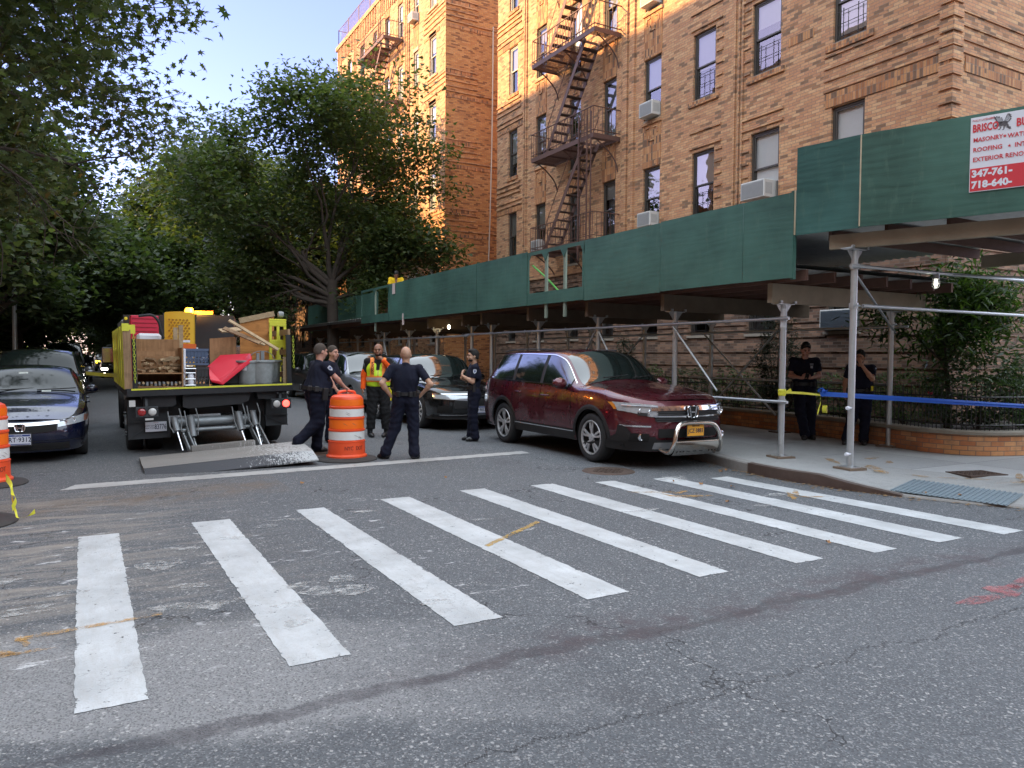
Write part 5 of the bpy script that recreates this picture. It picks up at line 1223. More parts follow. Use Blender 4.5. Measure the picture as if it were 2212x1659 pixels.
    def wheels(s, spokes=5, style='dark', w=.24, x=None):
        p = s.p; R_ = p['wr']
        for wu in p['wheels']:
            for sg in (-1, 1):
                xo = sg*(x or (interp(p['w'], wu)-.015)); T = Matrix.Translation((xo, wu, R_)) @ Matrix.Rotation(sg*math.pi/2, 4, 'Y')
                q = MB(); rr = R_*.70
                q.lathe([(rr-.01, -w), (R_-.03, -w), (R_-.004, -w+.03), (R_, -w/2), (R_-.002, -.035), (R_-.02, -.008), (R_-.045, 0), (rr+.02, .002), (rr, -.012)], 40, T=T)
                ty = q.build('wheel', m_tyre, s.t, smooth=True, angle=50)
                q = MB(); q.lathe([(rr, -.012), (rr-.012, -.004), (rr-.022, -.02), (rr-.03, -.12), (.05, -.125), (0, -.125)], 32, T=T, m=1); q.lathe([(rr+.002, -.008), (rr-.004, .002), (rr-.020, -.004), (rr-.026, -.03)], 32, T=T)
                for k in range(spokes):
                    for d in ((-.16, .16) if spokes <= 6 else (0,)):
                        a = 2*math.pi*k/spokes; a1 = a+d; wd = .030 if spokes <= 6 else .036
                        A = Vector((math.cos(a)*.04, math.sin(a)*.04, -.035)); B = Vector((math.cos(a1)*(rr-.015), math.sin(a1)*(rr-.015), -.022)); C2 = Vector((math.cos(a1)*rr*.55, math.sin(a1)*rr*.55, -.014))
                        q.beam(T @ A, T @ C2, wd, .022, up=T.to_3x3() @ Vector((0, 0, 1))); q.beam(T @ C2, T @ B, wd*1.15, .022, up=T.to_3x3() @ Vector((0, 0, 1)))
                q.lathe([(.065, -.03), (.06, -.008), (0, -.004)], 16, T=T)
                q.build('rim', [m_rims, m_rimd], ty, smooth=True, angle=35)
    def glass_kit(s, cowl, wtop, rtop, tailend, beltoff=.035, railoff=.045, pillars=(), front_tri=.25):
        """windscreen, rear window, side windows between the pillars, pillar trim"""
        p = s.p
        s.ws = s.roofpatch('windscreen', np.linspace(cowl+.03, wtop-.03, 16), .10, 1, s.g)
        s.rw = s.roofpatch('rear_window', np.linspace(rtop+.06, tailend-.04, 8), .12, 1, s.g)
        zlo = lambda u: interp(p['belt'], u)+beltoff
        def zhi(u): return max(interp(p['rail'], u)-railoff, zlo(u)+.003)
        for a, b_ in pillars: s.side('side_window', np.linspace(a, b_, 12), zlo, zhi, s.g, .007)
        a, b_ = pillars[0][0], pillars[-1][1]
        s.side('window_surround', np.linspace(a-.02, b_+.02, 40), lambda u: zlo(u)-.012, lambda u: zhi(u)+.012, m_trim, .004)
    def seam(s, u, z0, z1, mb, sg):
        n = 8
        for k in range(n):
            za, zb = z0+(z1-z0)*k/n, z0+(z1-z0)*(k+1)/n
            a, b_, c, d = s.flank(u-.005, za, sg, .0045), s.flank(u+.005, za, sg, .0045), s.flank(u+.005, zb, sg, .0045), s.flank(u-.005, zb, sg, .0045); mb.quad(a, b_, c, d)
    def doors(s, seams, handles, hz=-.17, zbot=None, hmat=None):
        p = s.p; z0 = zbot or p['sill']+.12
        for sg in (-1, 1):
            for u in seams: mb = MB(); s.seam(u, max(z0, s.zbot(u)+.02), interp(p['belt'], u)+.01, mb, sg); mb.build('door_seam', m_hole, s.t)
            for u in handles:
                z = interp(p['belt'], u)+hz; A, B = Vector(s.flank(u-.10, z, sg, .028)), Vector(s.flank(u+.10, z, sg, .028)); q = MB(); q.tube([Vector(s.flank(u-.11, z, sg, .0)), A, B, Vector(s.flank(u+.11, z, sg, 0))], .013, 8); q.build('door_handle', hmat or s.m, s.t, smooth=True)
    def mirrors(s, u, z, out=.14, mat=None, size=(.11, .085, .07), dark=True):
        for sg in (-1, 1):
            b_ = Vector(s.flank(u, z-.03, sg, -.02)); q = MB(); c = Vector((sg*(abs(b_.x)+out), b_.y-.03, z+.055))
            me = MB(); 
            rows_ = []
            for i in range(7):
                th = math.pi*i/6; rows_.append([(c.x+size[0]*math.sin(th)*math.cos(ph)*(1.0), c.y+size[2]*math.sin(th)*math.sin(ph), c.z+size[1]*math.cos(th)) for ph in np.linspace(0, 2*math.pi, 13)])
            me.grid(rows_); mo = me.build('wing_mirror', mat or s.m, s.t, smooth=True, angle=80)
            a = MB(); a.beam(b_, c+Vector((0, 0, -size[1]*.7)), .05, .03); a.beam(c+Vector((-size[0]*.9, 0, -size[1]*.55)), c+Vector((size[0]*.9, 0, -size[1]*.55)), .09, .02); a.build('mirror_base', m_trim, mo)
            g_ = MB(); g_.box(c.x-size[0]*.8, c.y+size[2]*.55, c.z-size[1]*.6, c.x+size[0]*.8, c.y+size[2]*.95, c.z+size[1]*.6); g_.build('mirror_glass', m_chrome, mo)
    def plate(s, v, z, w=.31, h=.155, text='', bm=None, ink=None, u=None, rear=False, size=.088, frame=True, band=None, tiny=None, off=.02, tilt=0.):
        x, y, zz = s.nose(v, z); y = y-off if u is None else u
        q = MB(); q.box(v-w/2-.012, y+.002, z-h/2-.02, v+w/2+.012, y+.012, z+h/2+.02); fr = q.build('plate_holder', m_trim, s.t)
        q = MB(); q.box(v-w/2, y-.003, z-h/2, v+w/2, y+.002, z+h/2); pl = q.build('number_plate', bm or m_plateW, s.t, bevel=.004)
        if band: q = MB(); q.box(v-w/2+.01, y-.0045, z+h/2-.032, v+w/2-.01, y-.0035, z+h/2-.006); q.box(v-w/2+.01, y-.0045, z-h/2+.006, v+w/2-.01, y-.0035, z-h/2+.018); q.build('plate_band', band, pl)
        text_mesh('plate_number', text, size, ink or m_ink2, pl, loc=(v, y-.006, z-.004), rot=(math.pi/2, 0, 0), sx=.82, bold=.0015, space=1.05)
        if tiny: text_mesh('plate_lettering', tiny, .02, m_plateW, pl, loc=(v, y-.006, z+h/2-.019), rot=(math.pi/2, 0, 0))
        return pl
    def hlogo(s, v, z, r, off=.03):
        x, y, zz = s.nose(v, z); y -= off
        q = MB(); P = []
        for k in range(25):
            a = 2*math.pi*k/24; c_, s_ = math.cos(a), math.sin(a); sc = 1/((abs(c_)**5+abs(s_)**5)**.2); P.append((v+r*c_*sc*(1.+.12*s_), y, z+r*.86*s_*sc))
        q.tube(P, r*.13, 6, caps=False); k = q
        for sg in (-1, 1): k.beam((v+sg*r*.66, y, z+r*.66), (v+sg*r*.42, y, z-r*.70), r*.26, r*.14, up=(0, 1, 0))
        k.beam((v-r*.5, y, z-.04*r), (v+r*.5, y, z-.04*r), r*.14, r*.24, up=(0, 0, 1))
        em = q.build('emblem', m_chrome, s.t, smooth=True, angle=40); q = MB(); q.quad(*[(p[0], p[1]+.006, p[2]) for p in P[:-1]]); q.build('emblem_back', m_hole, em)
    def wipers(s, cowl, wtop):
        q = MB()
        for v in (-.45, .15):
            P = []
            for k in range(6):
                t = k/5; u = cowl+.06+.10*t; zb = interp(s.p['top'], u); P.append((v+.55*t, s.warp(u, v, 0)[1], zb+.02-.02*t))
            q.tube(P, .009, 5)
        q.build('wiper', m_trim, s.t)
    def interior(s): pass

def suv_spec(L=5.05, W=.965, H=1.76, wr=.385, wheels=(.95, 3.95), hood=1.06, nose_z=.98, cowl=1.45, wtop=2.25, roof_end=4.55, belt=1.12, tail=None, bulge=.20, sill=.30):
    return dict(L=L, sill=sill, wr=wr, wheels=wheels, bulge=bulge, chin=.04,
        belt=[(0, nose_z-.06), (.25, nose_z), (cowl-.1, hood), (cowl+.5, belt), (L-.9, belt+.05), (L-.25, belt+.09), (L, belt+.06)],
        rail=[(0, nose_z-.03), (.25, nose_z+.035), (cowl-.12, hood+.045), (cowl, hood+.035), (wtop, H-.145), (wtop+.35, H-.075), (roof_end-1., H-.06), (roof_end, H-.11), (L-.12, belt+.20), (L, belt+.10)],
        top=[(0, nose_z-.01), (.25, nose_z+.07), (cowl-.12, hood+.10), (cowl, hood+.13), (wtop, H-.03), (wtop+.4, H), (roof_end-1., H-.01), (roof_end, H-.05), (L-.10, belt+.26), (L, belt+.13)],
        w=[(0, W*.68), (.05, W*.78), (.13, W*.88), (.26, W*.945), (.45, W*.98), (.95, W), (L-1., W), (L-.35, W*.965), (L, W*.86)],
        wrail=[(0, W*.64), (.05, W*.73), (.3, W*.86), (cowl, W*.86), (wtop, W*.74), (wtop+.8, W*.755), (roof_end-.3, W*.74), (roof_end, W*.70), (L, W*.74)],
        rake=[(sill, .10), (.5, 0), (.7, .0), (nose_z-.1, .05), (nose_z, .12), (nose_z+.1, .2)], rrake=[(sill, .06), (.6, 0), (1., .03), (1.3, .14), (H, .3)])

# ---------------------------------------------------------------- the maroon SUV in front
P1 = suv_spec(L=5.02, W=.96, H=1.78, wheels=(1.02, 3.98), wr=.385, hood=1.13, nose_z=1.03, cowl=1.34, wtop=2.14, roof_end=4.55, belt=1.14)
mar = Car('suv', 'dark maroon SUV with a chrome bull bar parked nearest by the kerb', 'suv', P1, carpaint('maroon_metallic', (.105, .009, .019), .35, .28), (7.80, 8.62, 0), math.radians(-1.5))
c = mar
P1['rake'] = [(.30, .08), (.5, 0), (.8, .0), (.95, .02), (1.03, .07), (1.13, .16)]
c.glass_kit(1.34, 2.14, 4.55, 4.94, pillars=((1.68, 2.56), (2.66, 3.58), (3.68, 4.52)))
c.wheels(5, w=.25); c.wipers(1.34, 2.14)
c.doors((1.60, 2.60, 3.60), (2.42, 3.40), zbot=.50); c.mirrors(1.80, 1.15, .15, size=(.135, .095, .08))
zl = lambda u: interp(P1['belt'], u)+.022
c.side('window_chrome', np.linspace(1.66, 4.62, 36), lambda u: zl(u)-.016, lambda u: zl(u)+.004, m_chrome, .009, rows=1)
zr_ = lambda u: max(interp(P1['rail'], u)-.030, zl(u)+.01)
c.side('window_chrome', np.linspace(1.56, 4.62, 44), lambda u: zr_(u)-.006, lambda u: zr_(u)+.010, m_chrome, .010, rows=1)
def archtrim(c, wide=.075):
    p = c.p
    for wu in p['wheels']:
        R_ = p['wr']+p.get('gap', .06)
        for sg in (-1, 1):
            mb = MB(); P = []
            for a in np.linspace(-.02, math.pi+.02, 25):
                row = []
                for k in range(4):
                    r = R_+wide*k/3-.004; u, z = wu+r*math.cos(a), max(p['wr']+r*math.sin(a), p['sill']); row.append(c.flank(u, z, sg, .008 if 0 < k < 3 else .0))
                P.append(row)
            mb.grid(P, flip=sg < 0); mb.build('wheel_arch_trim', m_trim, c.t, smooth=True)
archtrim(c)
c.side('sill_trim', np.linspace(1.50, 3.5, 14), lambda u: .30, lambda u: .475, m_trim, .012, rows=2)
c.side('sill_strip', np.linspace(1.50, 3.5, 14), lambda u: .435, lambda u: .452, m_chrome, .016, rows=1)
# nose: grille, bar, lamps, bumper
gr = c.front('grille', np.linspace(-.60, .60, 25), lambda v: .70+.02*abs(v), lambda v: .905-.02*abs(v), m_trim, .010)[0]
q = MB()
for k in range(6):
    z = .70+k*.034; P = [Vector(c.nose(v, z+.01*abs(v), .016)) for v in np.linspace(-.58, .58, 15)]; q.tube(P, .0055, 4)
q.build('grille_bar', m_rimd, gr)
c.front('chrome_bar', np.linspace(-.66, .66, 27), lambda v: .865-.010*v*v-.0, lambda v: .935-.02*v*v, m_chrome, .022)
c.front('chrome_bar', np.linspace(-.62, .62, 27), lambda v: .765+.02*abs(v)**2, lambda v: .788+.02*abs(v)**2, m_chrome, .024)
c.hlogo(0, .845, .098, .050)
for sg in (0,):
    hl = c.front('headlight', np.linspace(.56, .925, 20), lambda v: .775+.30*max(0, (v-.66)), lambda v: .945+.09*(v-.56), m_lens, .012, mirror=True)
    for h_, s_ in zip(hl, (1, -1)):
        q = MB(); P = [Vector(c.nose(s_*v, .915+.05*(v-.5), .022)) for v in np.linspace(.56, .90, 12)]; q.tube(P, .010, 5)
        for v in (.66, .76): x, y, z = c.nose(s_*v, .84+.15*(v-.66), .012); q.lathe([(0, -.012), (.030, -.012), (.04, 0), (.044, -.006)], 16, T=Matrix.Translation((x, y, z)) @ Matrix.Rotation(math.pi/2, 4, 'X'))
        q.build('lamp_reflector', m_chrome, h_)
        q = MB(); P = []
        for v in np.linspace(.70, .80, 6): P.append([c.nose(s_*v, .785+.12*(v-.7), .016), c.nose(s_*v, .83+.12*(v-.7), .016)])
        q.grid(P, flip=s_ > 0); q.build('lamp_recess', m_rimd, h_)
    c.front('corner_lamp', np.linspace(.925, .934, 5), lambda v: .87, lambda v: .97, m_amber, .016, mirror=True)
c.front('lower_bumper', np.linspace(-.93, .93, 41), lambda v: .27, lambda v: .44 + (.05 if abs(v) > .6 else 0), m_trim, .014)
for s2 in (0,):
    c.front('bumper_corner', np.linspace(.70, .925, 14), lambda v: .40, lambda v: .52+.12*min(1, max(0, (v-.84)/.06)), m_trim, .016, mirror=True)
    c.front('air_intake', np.linspace(-.55, .55, 21), lambda v: .47, lambda v: .60, m_hole, .010)
    fg = c.front('fog_lamp_recess', np.linspace(.68, .86, 10), lambda v: .41, lambda v: .53, m_hole, .020, mirror=True)
    for f_, s_ in zip(fg, (1, -1)):
        x, y, z = c.nose(s_*.77, .475, .02); q = MB(); q.lathe([(0, 0), (.035, 0), (.042, .006), (.05, .004)], 16, T=Matrix.Translation((x, y-.006, z)) @ Matrix.Rotation(math.pi/2, 4, 'X')); q.build('fog_lamp', m_chrome, f_, smooth=True)
    c.front('bumper_strip', np.linspace(.66, .92, 12), lambda v: .625, lambda v: .648, m_chrome, .014, mirror=True)
c.front('skid_plate', np.linspace(-.6, .6, 15), lambda v: .30, lambda v: .40, M('silver_skid_plate', (.35, .36, .37), .4, .4), .022)
# bull bar
bb = MB(); x0, yb = .44, c.nose(0, .5)[1]-.13
path = smooth_path([(-x0-.05, yb+.22, .30), (-x0-.03, yb+.05, .27), (-x0, yb-.03, .40), (-x0+.05, yb-.02, .58), (-x0+.16, yb, .675), (0, yb, .69), (x0-.16, yb, .675), (x0-.05, yb-.02, .58), (x0, yb-.03, .40), (x0+.03, yb+.05, .27), (x0+.05, yb+.22, .30)], 6)
bb.tube(path, .034, 14); bar = bb.build('bull_bar', m_steel, c.t, smooth=True, angle=60)
q = MB(); q.tube([(-x0+.02, yb-.02, .42), (x0-.02, yb-.02, .42)], .018, 10); q.build('cross_tube', m_steel, bar, smooth=True)
q = MB(); P = []
for i in range(6):
    t = i/5; z = .415-.20*t; y = yb-.035+.10*t*t; P.append([(-x0+.03+(2*x0-.06)*k/8, y, z) for k in range(9)])
q.grid(P); q.build('skid_shield', m_steel, bar, smooth=True)
q = MB()
for v in (-.36, -.30, -.24, .24, .30, .36): q.beam((v-.015, yb-.028+.02, .335), (v+.015, yb+.015, .27), .022, .006, up=(0, 1, .6))
for v in (-.14, -.02, .10): q.beam((v-.03, yb+.012, .285), (v+.03, yb+.012, .285), .005, .022)
q.build('shield_slot', m_hole, bar)
pl = c.plate(0, .575, .31, .155, 'JCZ·3883', m_plateY, m_ink2, u=yb+.02, size=.085, band=None); text_mesh('plate_lettering', 'NEW YORK', .026, m_ink2, pl, loc=(0, yb+.013, .64), rot=(math.pi/2, 0, 0))
c.side('tail_lamp', np.linspace(4.80, 5.0, 6), lambda u: .98, lambda u: 1.16, m_redl, .010)
q = MB()
for sg in (-1, 1): q.tube([c.warp(u, sg*(interp(P1['wrail'], u)*.93), 0)[:2]+(interp(P1['rail'], u)+.055,) for u in np.linspace(2.6, 4.5, 10)], .012, 6)
q.build('roof_rail', m_trim, c.t)
q = MB(); q.lathe([(0, 0), (.02, .0), (.0, .05)], 8, c=(0, 4.4, P1['top'][7][1]-.01)); q.build('antenna', m_trim, c.t)
x = MB(); x.box(-.09, 2.14, 1.585, .0, 2.15, 1.635); x.build('screen_sticker', m_sticker, c.t) ; x = MB()

# ---------------------------------------------------------------- black crossover behind it
P2 = suv_spec(L=4.95, W=.97, H=1.70, wheels=(.98, 3.8), wr=.385, hood=1.0, nose_z=.90, cowl=1.35, wtop=2.15, roof_end=4.4, belt=1.08, bulge=.22)
blk = Car('suv', 'glossy black crossover parked behind the maroon one, partly hidden by the officers', 'suv', P2, carpaint('gloss_black', (.006, .007, .008), .1, .2), (7.56, 15.05, 0))
c = blk; c.glass_kit(1.35, 2.15, 4.4, 4.85, pillars=((1.7, 2.5), (2.6, 3.4), (3.5, 4.3))); c.wheels(10, w=.25); c.doors((1.6, 2.55, 3.45), (2.4, 3.25)); c.mirrors(1.8, 1.08, .15); archtrim(c, .05)
c.front('grille', np.linspace(-.55, .55, 21), lambda v: .50, lambda v: .78, m_trim, .004)
c.front('headlight', np.linspace(.22, .90, 22), lambda v: .66+.08*(v-.22), lambda v: .775+.05*(v-.22), m_lens, .012, mirror=True)
c.front('chrome_bar', np.linspace(-.90, .90, 31), lambda v: .80, lambda v: .825, m_chrome, .016)
c.front('lower_bumper', np.linspace(-.95, .95, 31), lambda v: .26, lambda v: .34, m_trim, .012); c.front('bumper_strip', np.linspace(-.8, .8, 25), lambda v: .345, lambda v: .365, m_chrome, .016)
c.front('air_intake', np.linspace(.6, .85, 10), lambda v: .40, lambda v: .56, m_hole, .012, mirror=True)
c.plate(0, .47, .31, .155, 'HBD·9053', band=m_plateB, size=.085); c.side('tail_lamp', np.linspace(4.7, 4.92, 6), lambda u: .95, lambda u: 1.10, m_redl, .01); c.wipers(1.35, 2.15)
# ---------------------------------------------------------------- silver SUV further back
P3 = suv_spec(L=4.8, W=.93, H=1.77, wheels=(.95, 3.75), wr=.37, hood=1.03, nose_z=.92, cowl=1.35, wtop=2.1, roof_end=4.3, belt=1.07)
sil = Car('suv', 'silver SUV with black roof rails parked behind the black crossover', 'suv', P3, carpaint('silver_metallic', (.40, .42, .44), .6, .35), (7.75, 20.7, 0), math.radians(1.))
def suvkit(c, cowl, wtop, roof_end, L, hz=(.70, .86), dark=False):
    c.glass_kit(cowl, wtop, roof_end, L-.08, pillars=((cowl+.35, cowl+1.15), (cowl+1.25, cowl+2.0), (cowl+2.1, roof_end-.05))); c.wheels(5 if not dark else 9, w=.23); c.doors((cowl+.2, cowl+1.2, cowl+2.05), (cowl+1.0, cowl+1.85)); c.mirrors(cowl+.45, c.p['belt'][3][1], .14)
    c.front('grille', np.linspace(-.42, .42, 15), lambda v: hz[0]-.1, lambda v: hz[1]-.01, m_trim, .012); c.front('headlight', np.linspace(.48, .86, 14), lambda v: hz[0], lambda v: hz[1], m_lens, .012, mirror=True)
    c.front('lower_bumper', np.linspace(-.9, .9, 25), lambda v: .27, lambda v: .40, m_trim, .012); c.front('air_intake', np.linspace(-.5, .5, 13), lambda v: .42, lambda v: .54, m_hole, .012); c.plate(0, .50, .31, .155, '', size=.08)
    c.side('tail_lamp', np.linspace(L-.2, L-.03, 5), lambda u: .95, lambda u: 1.12, m_redl, .01)
suvkit(c := sil, 1.35, 2.1, 4.3, 4.8)
q = MB()
for sg in (-1, 1): q.tube([(sg*(interp(P3['wrail'], u)*.95), u, interp(P3['rail'], u)+.06) for u in np.linspace(2.2, 4.2, 10)], .016, 6)
q.build('roof_rail', m_trim, sil.t)
drk = Car('suv', 'dark car with an amber reflection seen between the truck and the left officer', 'suv', dict(P3), carpaint('dark_graphite', (.03, .032, .035), .3, .3), (7.95, 26.6, 0)); suvkit(drk, 1.35, 2.1, 4.3, 4.8, dark=True)

# ---------------------------------------------------------------- blue sedan, left
def sedan_spec(L=4.5, W=.875, H=1.43, wr=.315, wheels=(.86, 3.55), nose_z=.66, hood=.92, cowl=1.22, wtop=2.1, roof_end=3.35, tail=1.02, belt=.93, bulge=.24):
    return dict(L=L, sill=.20, wr=wr, wheels=wheels, bulge=bulge, chin=.03, gap=.045,
        belt=[(0, nose_z-.05), (.3, nose_z+.09), (cowl-.1, hood-.04), (cowl+.5, belt), (L-1., belt+.06), (L-.2, tail-.04), (L, tail-.10)],
        rail=[(0, nose_z-.02), (.3, nose_z+.13), (cowl-.1, hood), (cowl, hood+.02), (wtop, H-.10), (wtop+.4, H-.065), (roof_end-.3, H-.085), (roof_end, H-.13), (L-.45, tail+.03), (L-.2, tail), (L, tail-.07)],
        top=[(0, nose_z), (.3, nose_z+.17), (cowl-.1, hood+.055), (cowl, hood+.075), (wtop, H-.03), (wtop+.4, H), (roof_end-.3, H-.02), (roof_end, H-.07), (L-.45, tail+.05), (L-.2, tail+.02), (L, tail-.05)],
        w=[(0, W*.66), (.05, W*.77), (.13, W*.87), (.27, W*.94), (.45, W*.972), (.9, W), (L-1., W), (L-.3, W*.95), (L, W*.84)],
        wrail=[(0, W*.60), (.05, W*.70), (.3, W*.84), (cowl, W*.86), (wtop, W*.70), (wtop+.6, W*.71), (roof_end, W*.68), (L-.45, W*.80), (L, W*.78)],
        rake=[(.15, .10), (.3, .02), (.45, 0), (nose_z-.05, .05), (nose_z+.1, .20)], rrake=[(.2, .05), (.5, 0), (.9, .05), (1.1, .1)])
P4 = sedan_spec()
civ = Car('sedan', 'dark blue sedan with a chrome grille bar parked at the left edge', 'sedan', P4, carpaint('navy_metallic', (.003, .006, .028), .2, .24), (-.80, 13.28, 0), glass=m_cglass2)
c = civ; c.glass_kit(1.22, 2.1, 3.35, 4.02, beltoff=.03, railoff=.035, pillars=((1.55, 2.35), (2.43, 3.45))); c.wheels(7, w=.20); c.doors((1.4, 2.39, 3.3), (2.2, 3.1)); c.mirrors(1.62, .97, .13, size=(.10, .075, .06)); c.wipers(1.22, 2.1)
c.front('grille', np.linspace(-.46, .46, 21), lambda v: .455+.08*v*v*2, lambda v: .60, m_hole, .010)
c.front('chrome_bar', np.linspace(-.49, .49, 25), lambda v: .565+.10*v*v, lambda v: .612+.10*v*v, m_chrome, .022)
c.hlogo(0, .545, .062, .035)
hl = c.front('headlight', np.linspace(.47, .855, 18), lambda v: .535+.16*(v-.47), lambda v: .60+.30*(v-.47), m_lens, .010, mirror=True)
for h_, s_ in zip(hl, (1, -1)):
    q = MB()
    for v, r_ in ((.555, .036), (.665, .040)): x, y, z = c.nose(s_*v, .59+.22*(v-.5), .010); q.lathe([(0, -.01), (r_*.8, -.008), (r_, 0), (r_*1.1, -.01)], 16, T=Matrix.Translation((x, y, z)) @ Matrix.Rotation(math.pi/2, 4, 'X'))
    q.build('lamp_reflector', m_chrome, h_, smooth=True)
c.front('corner_lamp', np.linspace(.80, .862, 8), lambda v: .60, lambda v: .685, M('brown_corner_lens', (.30, .14, .10), .2, coat=1.), .014, mirror=True)
c.front('air_intake', np.linspace(-.62, .62, 21), lambda v: .20, lambda v: .31, m_hole, .010); c.front('bumper_seam', np.linspace(-.80, .80, 25), lambda v: .335, lambda v: .343, m_hole, .008)
c.plate(-.02, .375, .31, .155, 'ERT·9312', band=m_plateB, size=.094, tiny='NEW YORK')
for (x0_, z0_) in ((.22, 1.02), (-.12, 1.30)):
    q = MB(); u = 1.33 if z0_ < 1.1 else 1.85; zc_ = interp(P4['top'], u)-.012; q.quad((x0_, u-.16, zc_-.045), (x0_+.13, u-.16, zc_-.045), (x0_+.13, u-.13, zc_-.02), (x0_, u-.13, zc_-.02)); q.v = [(a, b_-.03, d+.03) for a, b_, d in q.v]; q.build('screen_sticker', m_sticker, c.t)
# ---------------------------------------------------------------- the row of parked cars behind it
P5 = suv_spec(L=4.9, W=.94, H=1.74, wheels=(.95, 3.8), hood=1.08, nose_z=.96, cowl=1.4, wtop=2.15, roof_end=4.45, belt=1.12)
s5 = Car('suv', 'black SUV with a reflecting windscreen parked just behind the blue sedan', 'suv', P5, carpaint('black_paint', (.008, .009, .012), .1, .25), (-.88, 18.35, 0), glass=m_cglass2); suvkit(s5, 1.4, 2.15, 4.45, 4.9, (.74, .9), True)
s6 = Car('suv', 'grey SUV parked third from the front in the left row', 'suv', dict(P5), carpaint('grey_paint', (.10, .105, .11), .5, .3), (-.86, 24.1, 0)); suvkit(s6, 1.4, 2.15, 4.45, 4.9, (.74, .9))
s7 = Car('sedan', 'light sedan parked fourth from the front in the left row', 'sedan', dict(P4), carpaint('pale_silver', (.36, .37, .38), .5, .3), (-.82, 30.0, 0))
def sedkit(c):
    c.glass_kit(1.22, 2.1, 3.35, 4.02, beltoff=.03, railoff=.035, pillars=((1.55, 2.35), (2.43, 3.45))); c.wheels(7, w=.20); c.doors((1.4, 2.39), (2.2, 3.1)); c.mirrors(1.62, .97, .13)
    c.front('grille', np.linspace(-.40, .40, 15), lambda v: .46, lambda v: .58, m_hole, .010); c.front('headlight', np.linspace(.47, .83, 14), lambda v: .53, lambda v: .64, m_lens, .010, mirror=True); c.plate(0, .37, .31, .155, '', size=.08)
sedkit(s7)
def dupcar(src, loc, label):
    c = copy_tree(src.t); c.location = loc; c.rotation_euler = (0, 0, 0); c['label'] = label; return c
for (src, x, y, lab) in ((s5, -.9, 35.4, 'black SUV parked fifth in the left row, mid-distance'), (drk, -.85, 41.0, 'dark SUV parked in the left row just before the white van'), (s7, -.85, 52.2, 'sedan parked in the left row behind the white van'), (s5, -.85, 58, 'distant dark SUV in the left row'), (s6, 7.9, 34., 'grey SUV by the right kerb, mostly hidden by the truck'), (s7, 7.9, 40, 'sedan by the right kerb, hidden behind the truck')):
    dupcar(src, (x, y, 0), lab)
# vans
def van(loc, label, col, H=2.15, lamp=None, L=5.3, W=.98):
    p = suv_spec(L=L, W=W, H=H, wheels=(.95, 4.1), wr=.36, hood=1.25, nose_z=1.12, cowl=1.1, wtop=1.75, roof_end=5.0, belt=1.35)
    c = Car('van', label, 'van', p, carpaint('van_paint_%d' % len(bpy.data.materials), col, .1, .35), loc)
    c.glass_kit(1.1, 1.75, 5.0, 5.2, pillars=((1.4, 2.3),), beltoff=.05); c.wheels(5); c.mirrors(1.35, 1.4, .18, m_trim, size=(.12, .16, .08))
    c.front('grille', np.linspace(-.5, .5, 13), lambda v: .72, lambda v: 1.0, m_trim, .01); h = c.front('headlight', np.linspace(.56, .9, 10), lambda v: .78, lambda v: 1.0, lamp or m_lens, .012, mirror=True); c.front('lower_bumper', np.linspace(-.9, .9, 21), lambda v: .3, lambda v: .5, m_trim, .012); return c
van((-.85, 46.3, 0), 'white high roof van in the left row of parked cars', (.60, .63, .66), 2.25)
van((2.0, 82, 0), 'brown delivery van with amber lamps coming up the middle of the street', (.055, .03, .022), 2.35, glow('amber_headlight', (1., .65, .05), 6.))
P6 = sedan_spec(H=1.5)
onc = Car('sedan', 'silver car with bright headlights driving up behind the truck', 'sedan', P6, carpaint('champagne', (.34, .31, .28), .5, .3), (1.95, 58.5, 0)); c = onc
c.glass_kit(1.22, 2.1, 3.35, 4.02, beltoff=.03, railoff=.035, pillars=((1.55, 2.35), (2.43, 3.45))); c.wheels(7, w=.2); c.mirrors(1.62, .97, .13); c.front('headlight', np.linspace(.47, .83, 14), lambda v: .56, lambda v: .68, glow('lit_headlight', (1, .95, .85), 9.), .010, mirror=True); c.front('grille', np.linspace(-.4, .4, 15), lambda v: .40, lambda v: .60, m_hole, .01); c.front('fog_lamp', np.linspace(.6, .72, 5), lambda v: .30, lambda v: .36, glow('lit_fog_lamp', (1, .9, .75), 4.), .012, mirror=True)
# ================================================================ flatbed truck and its load
m_yel = M('yellow_stake_board', (.62, .62, .05), .6, 0, .18, 9, .002); 
m_grey = M('scuffed_grey_plastic', (.25, .27, .27), .7, 0, .4, 12, .003)
m_frm = M('truck_black_steel', (.018, .019, .022), .5, .2, .4, 5, .003); m_frm2 = M('truck_grey_steel', (.045, .050, .055), .6, .4, .4, 6, .003); m_hyd = M('dusty_hydraulic_steel', (.22, .24, .25), .5, .5, .3, 12, .002)
def grainwood(name, c0, c1, ax=2, sc=1.):
    b = NB(name); o = b.obj(); st = [16., 16., 16.]; st[ax] = 1.2
    n = b.noise(sc, 6, .7, b.n('VectorMath', {0: o, 1: tuple(st)}, operation='MULTIPLY').outputs[0], .8); k = b.noise(7, 5, .6, o)
    c = b.mix(b.ramp(n, [(.3, (0, 0, 0)), (.7, (1, 1, 1))]), c0, c1); c = b.mix(b.math('MULTIPLY', b.ramp(k, [(.5, (0, 0, 0)), (.75, (1, 1, 1))]), .5), c, tuple(q*.4 for q in c0)); b.bsdf(col=c, rough=.8, normal=b.bump(n, .4, .004)); return b.m
m_wood = grainwood('weathered_lumber', (.20, .12, .06), (.38, .25, .14)); m_wood2 = grainwood('pale_lumber', (.28, .20, .115), (.46, .34, .20), 1); m_ply = grainwood('brown_plywood', (.22, .11, .045), (.38, .21, .10)); m_plyo = grainwood('orange_lit_plywood', (.36, .14, .035), (.56, .25, .07), 0)  # m_plyo: orange light falling on the sheet is put into its colour
m_gate = None
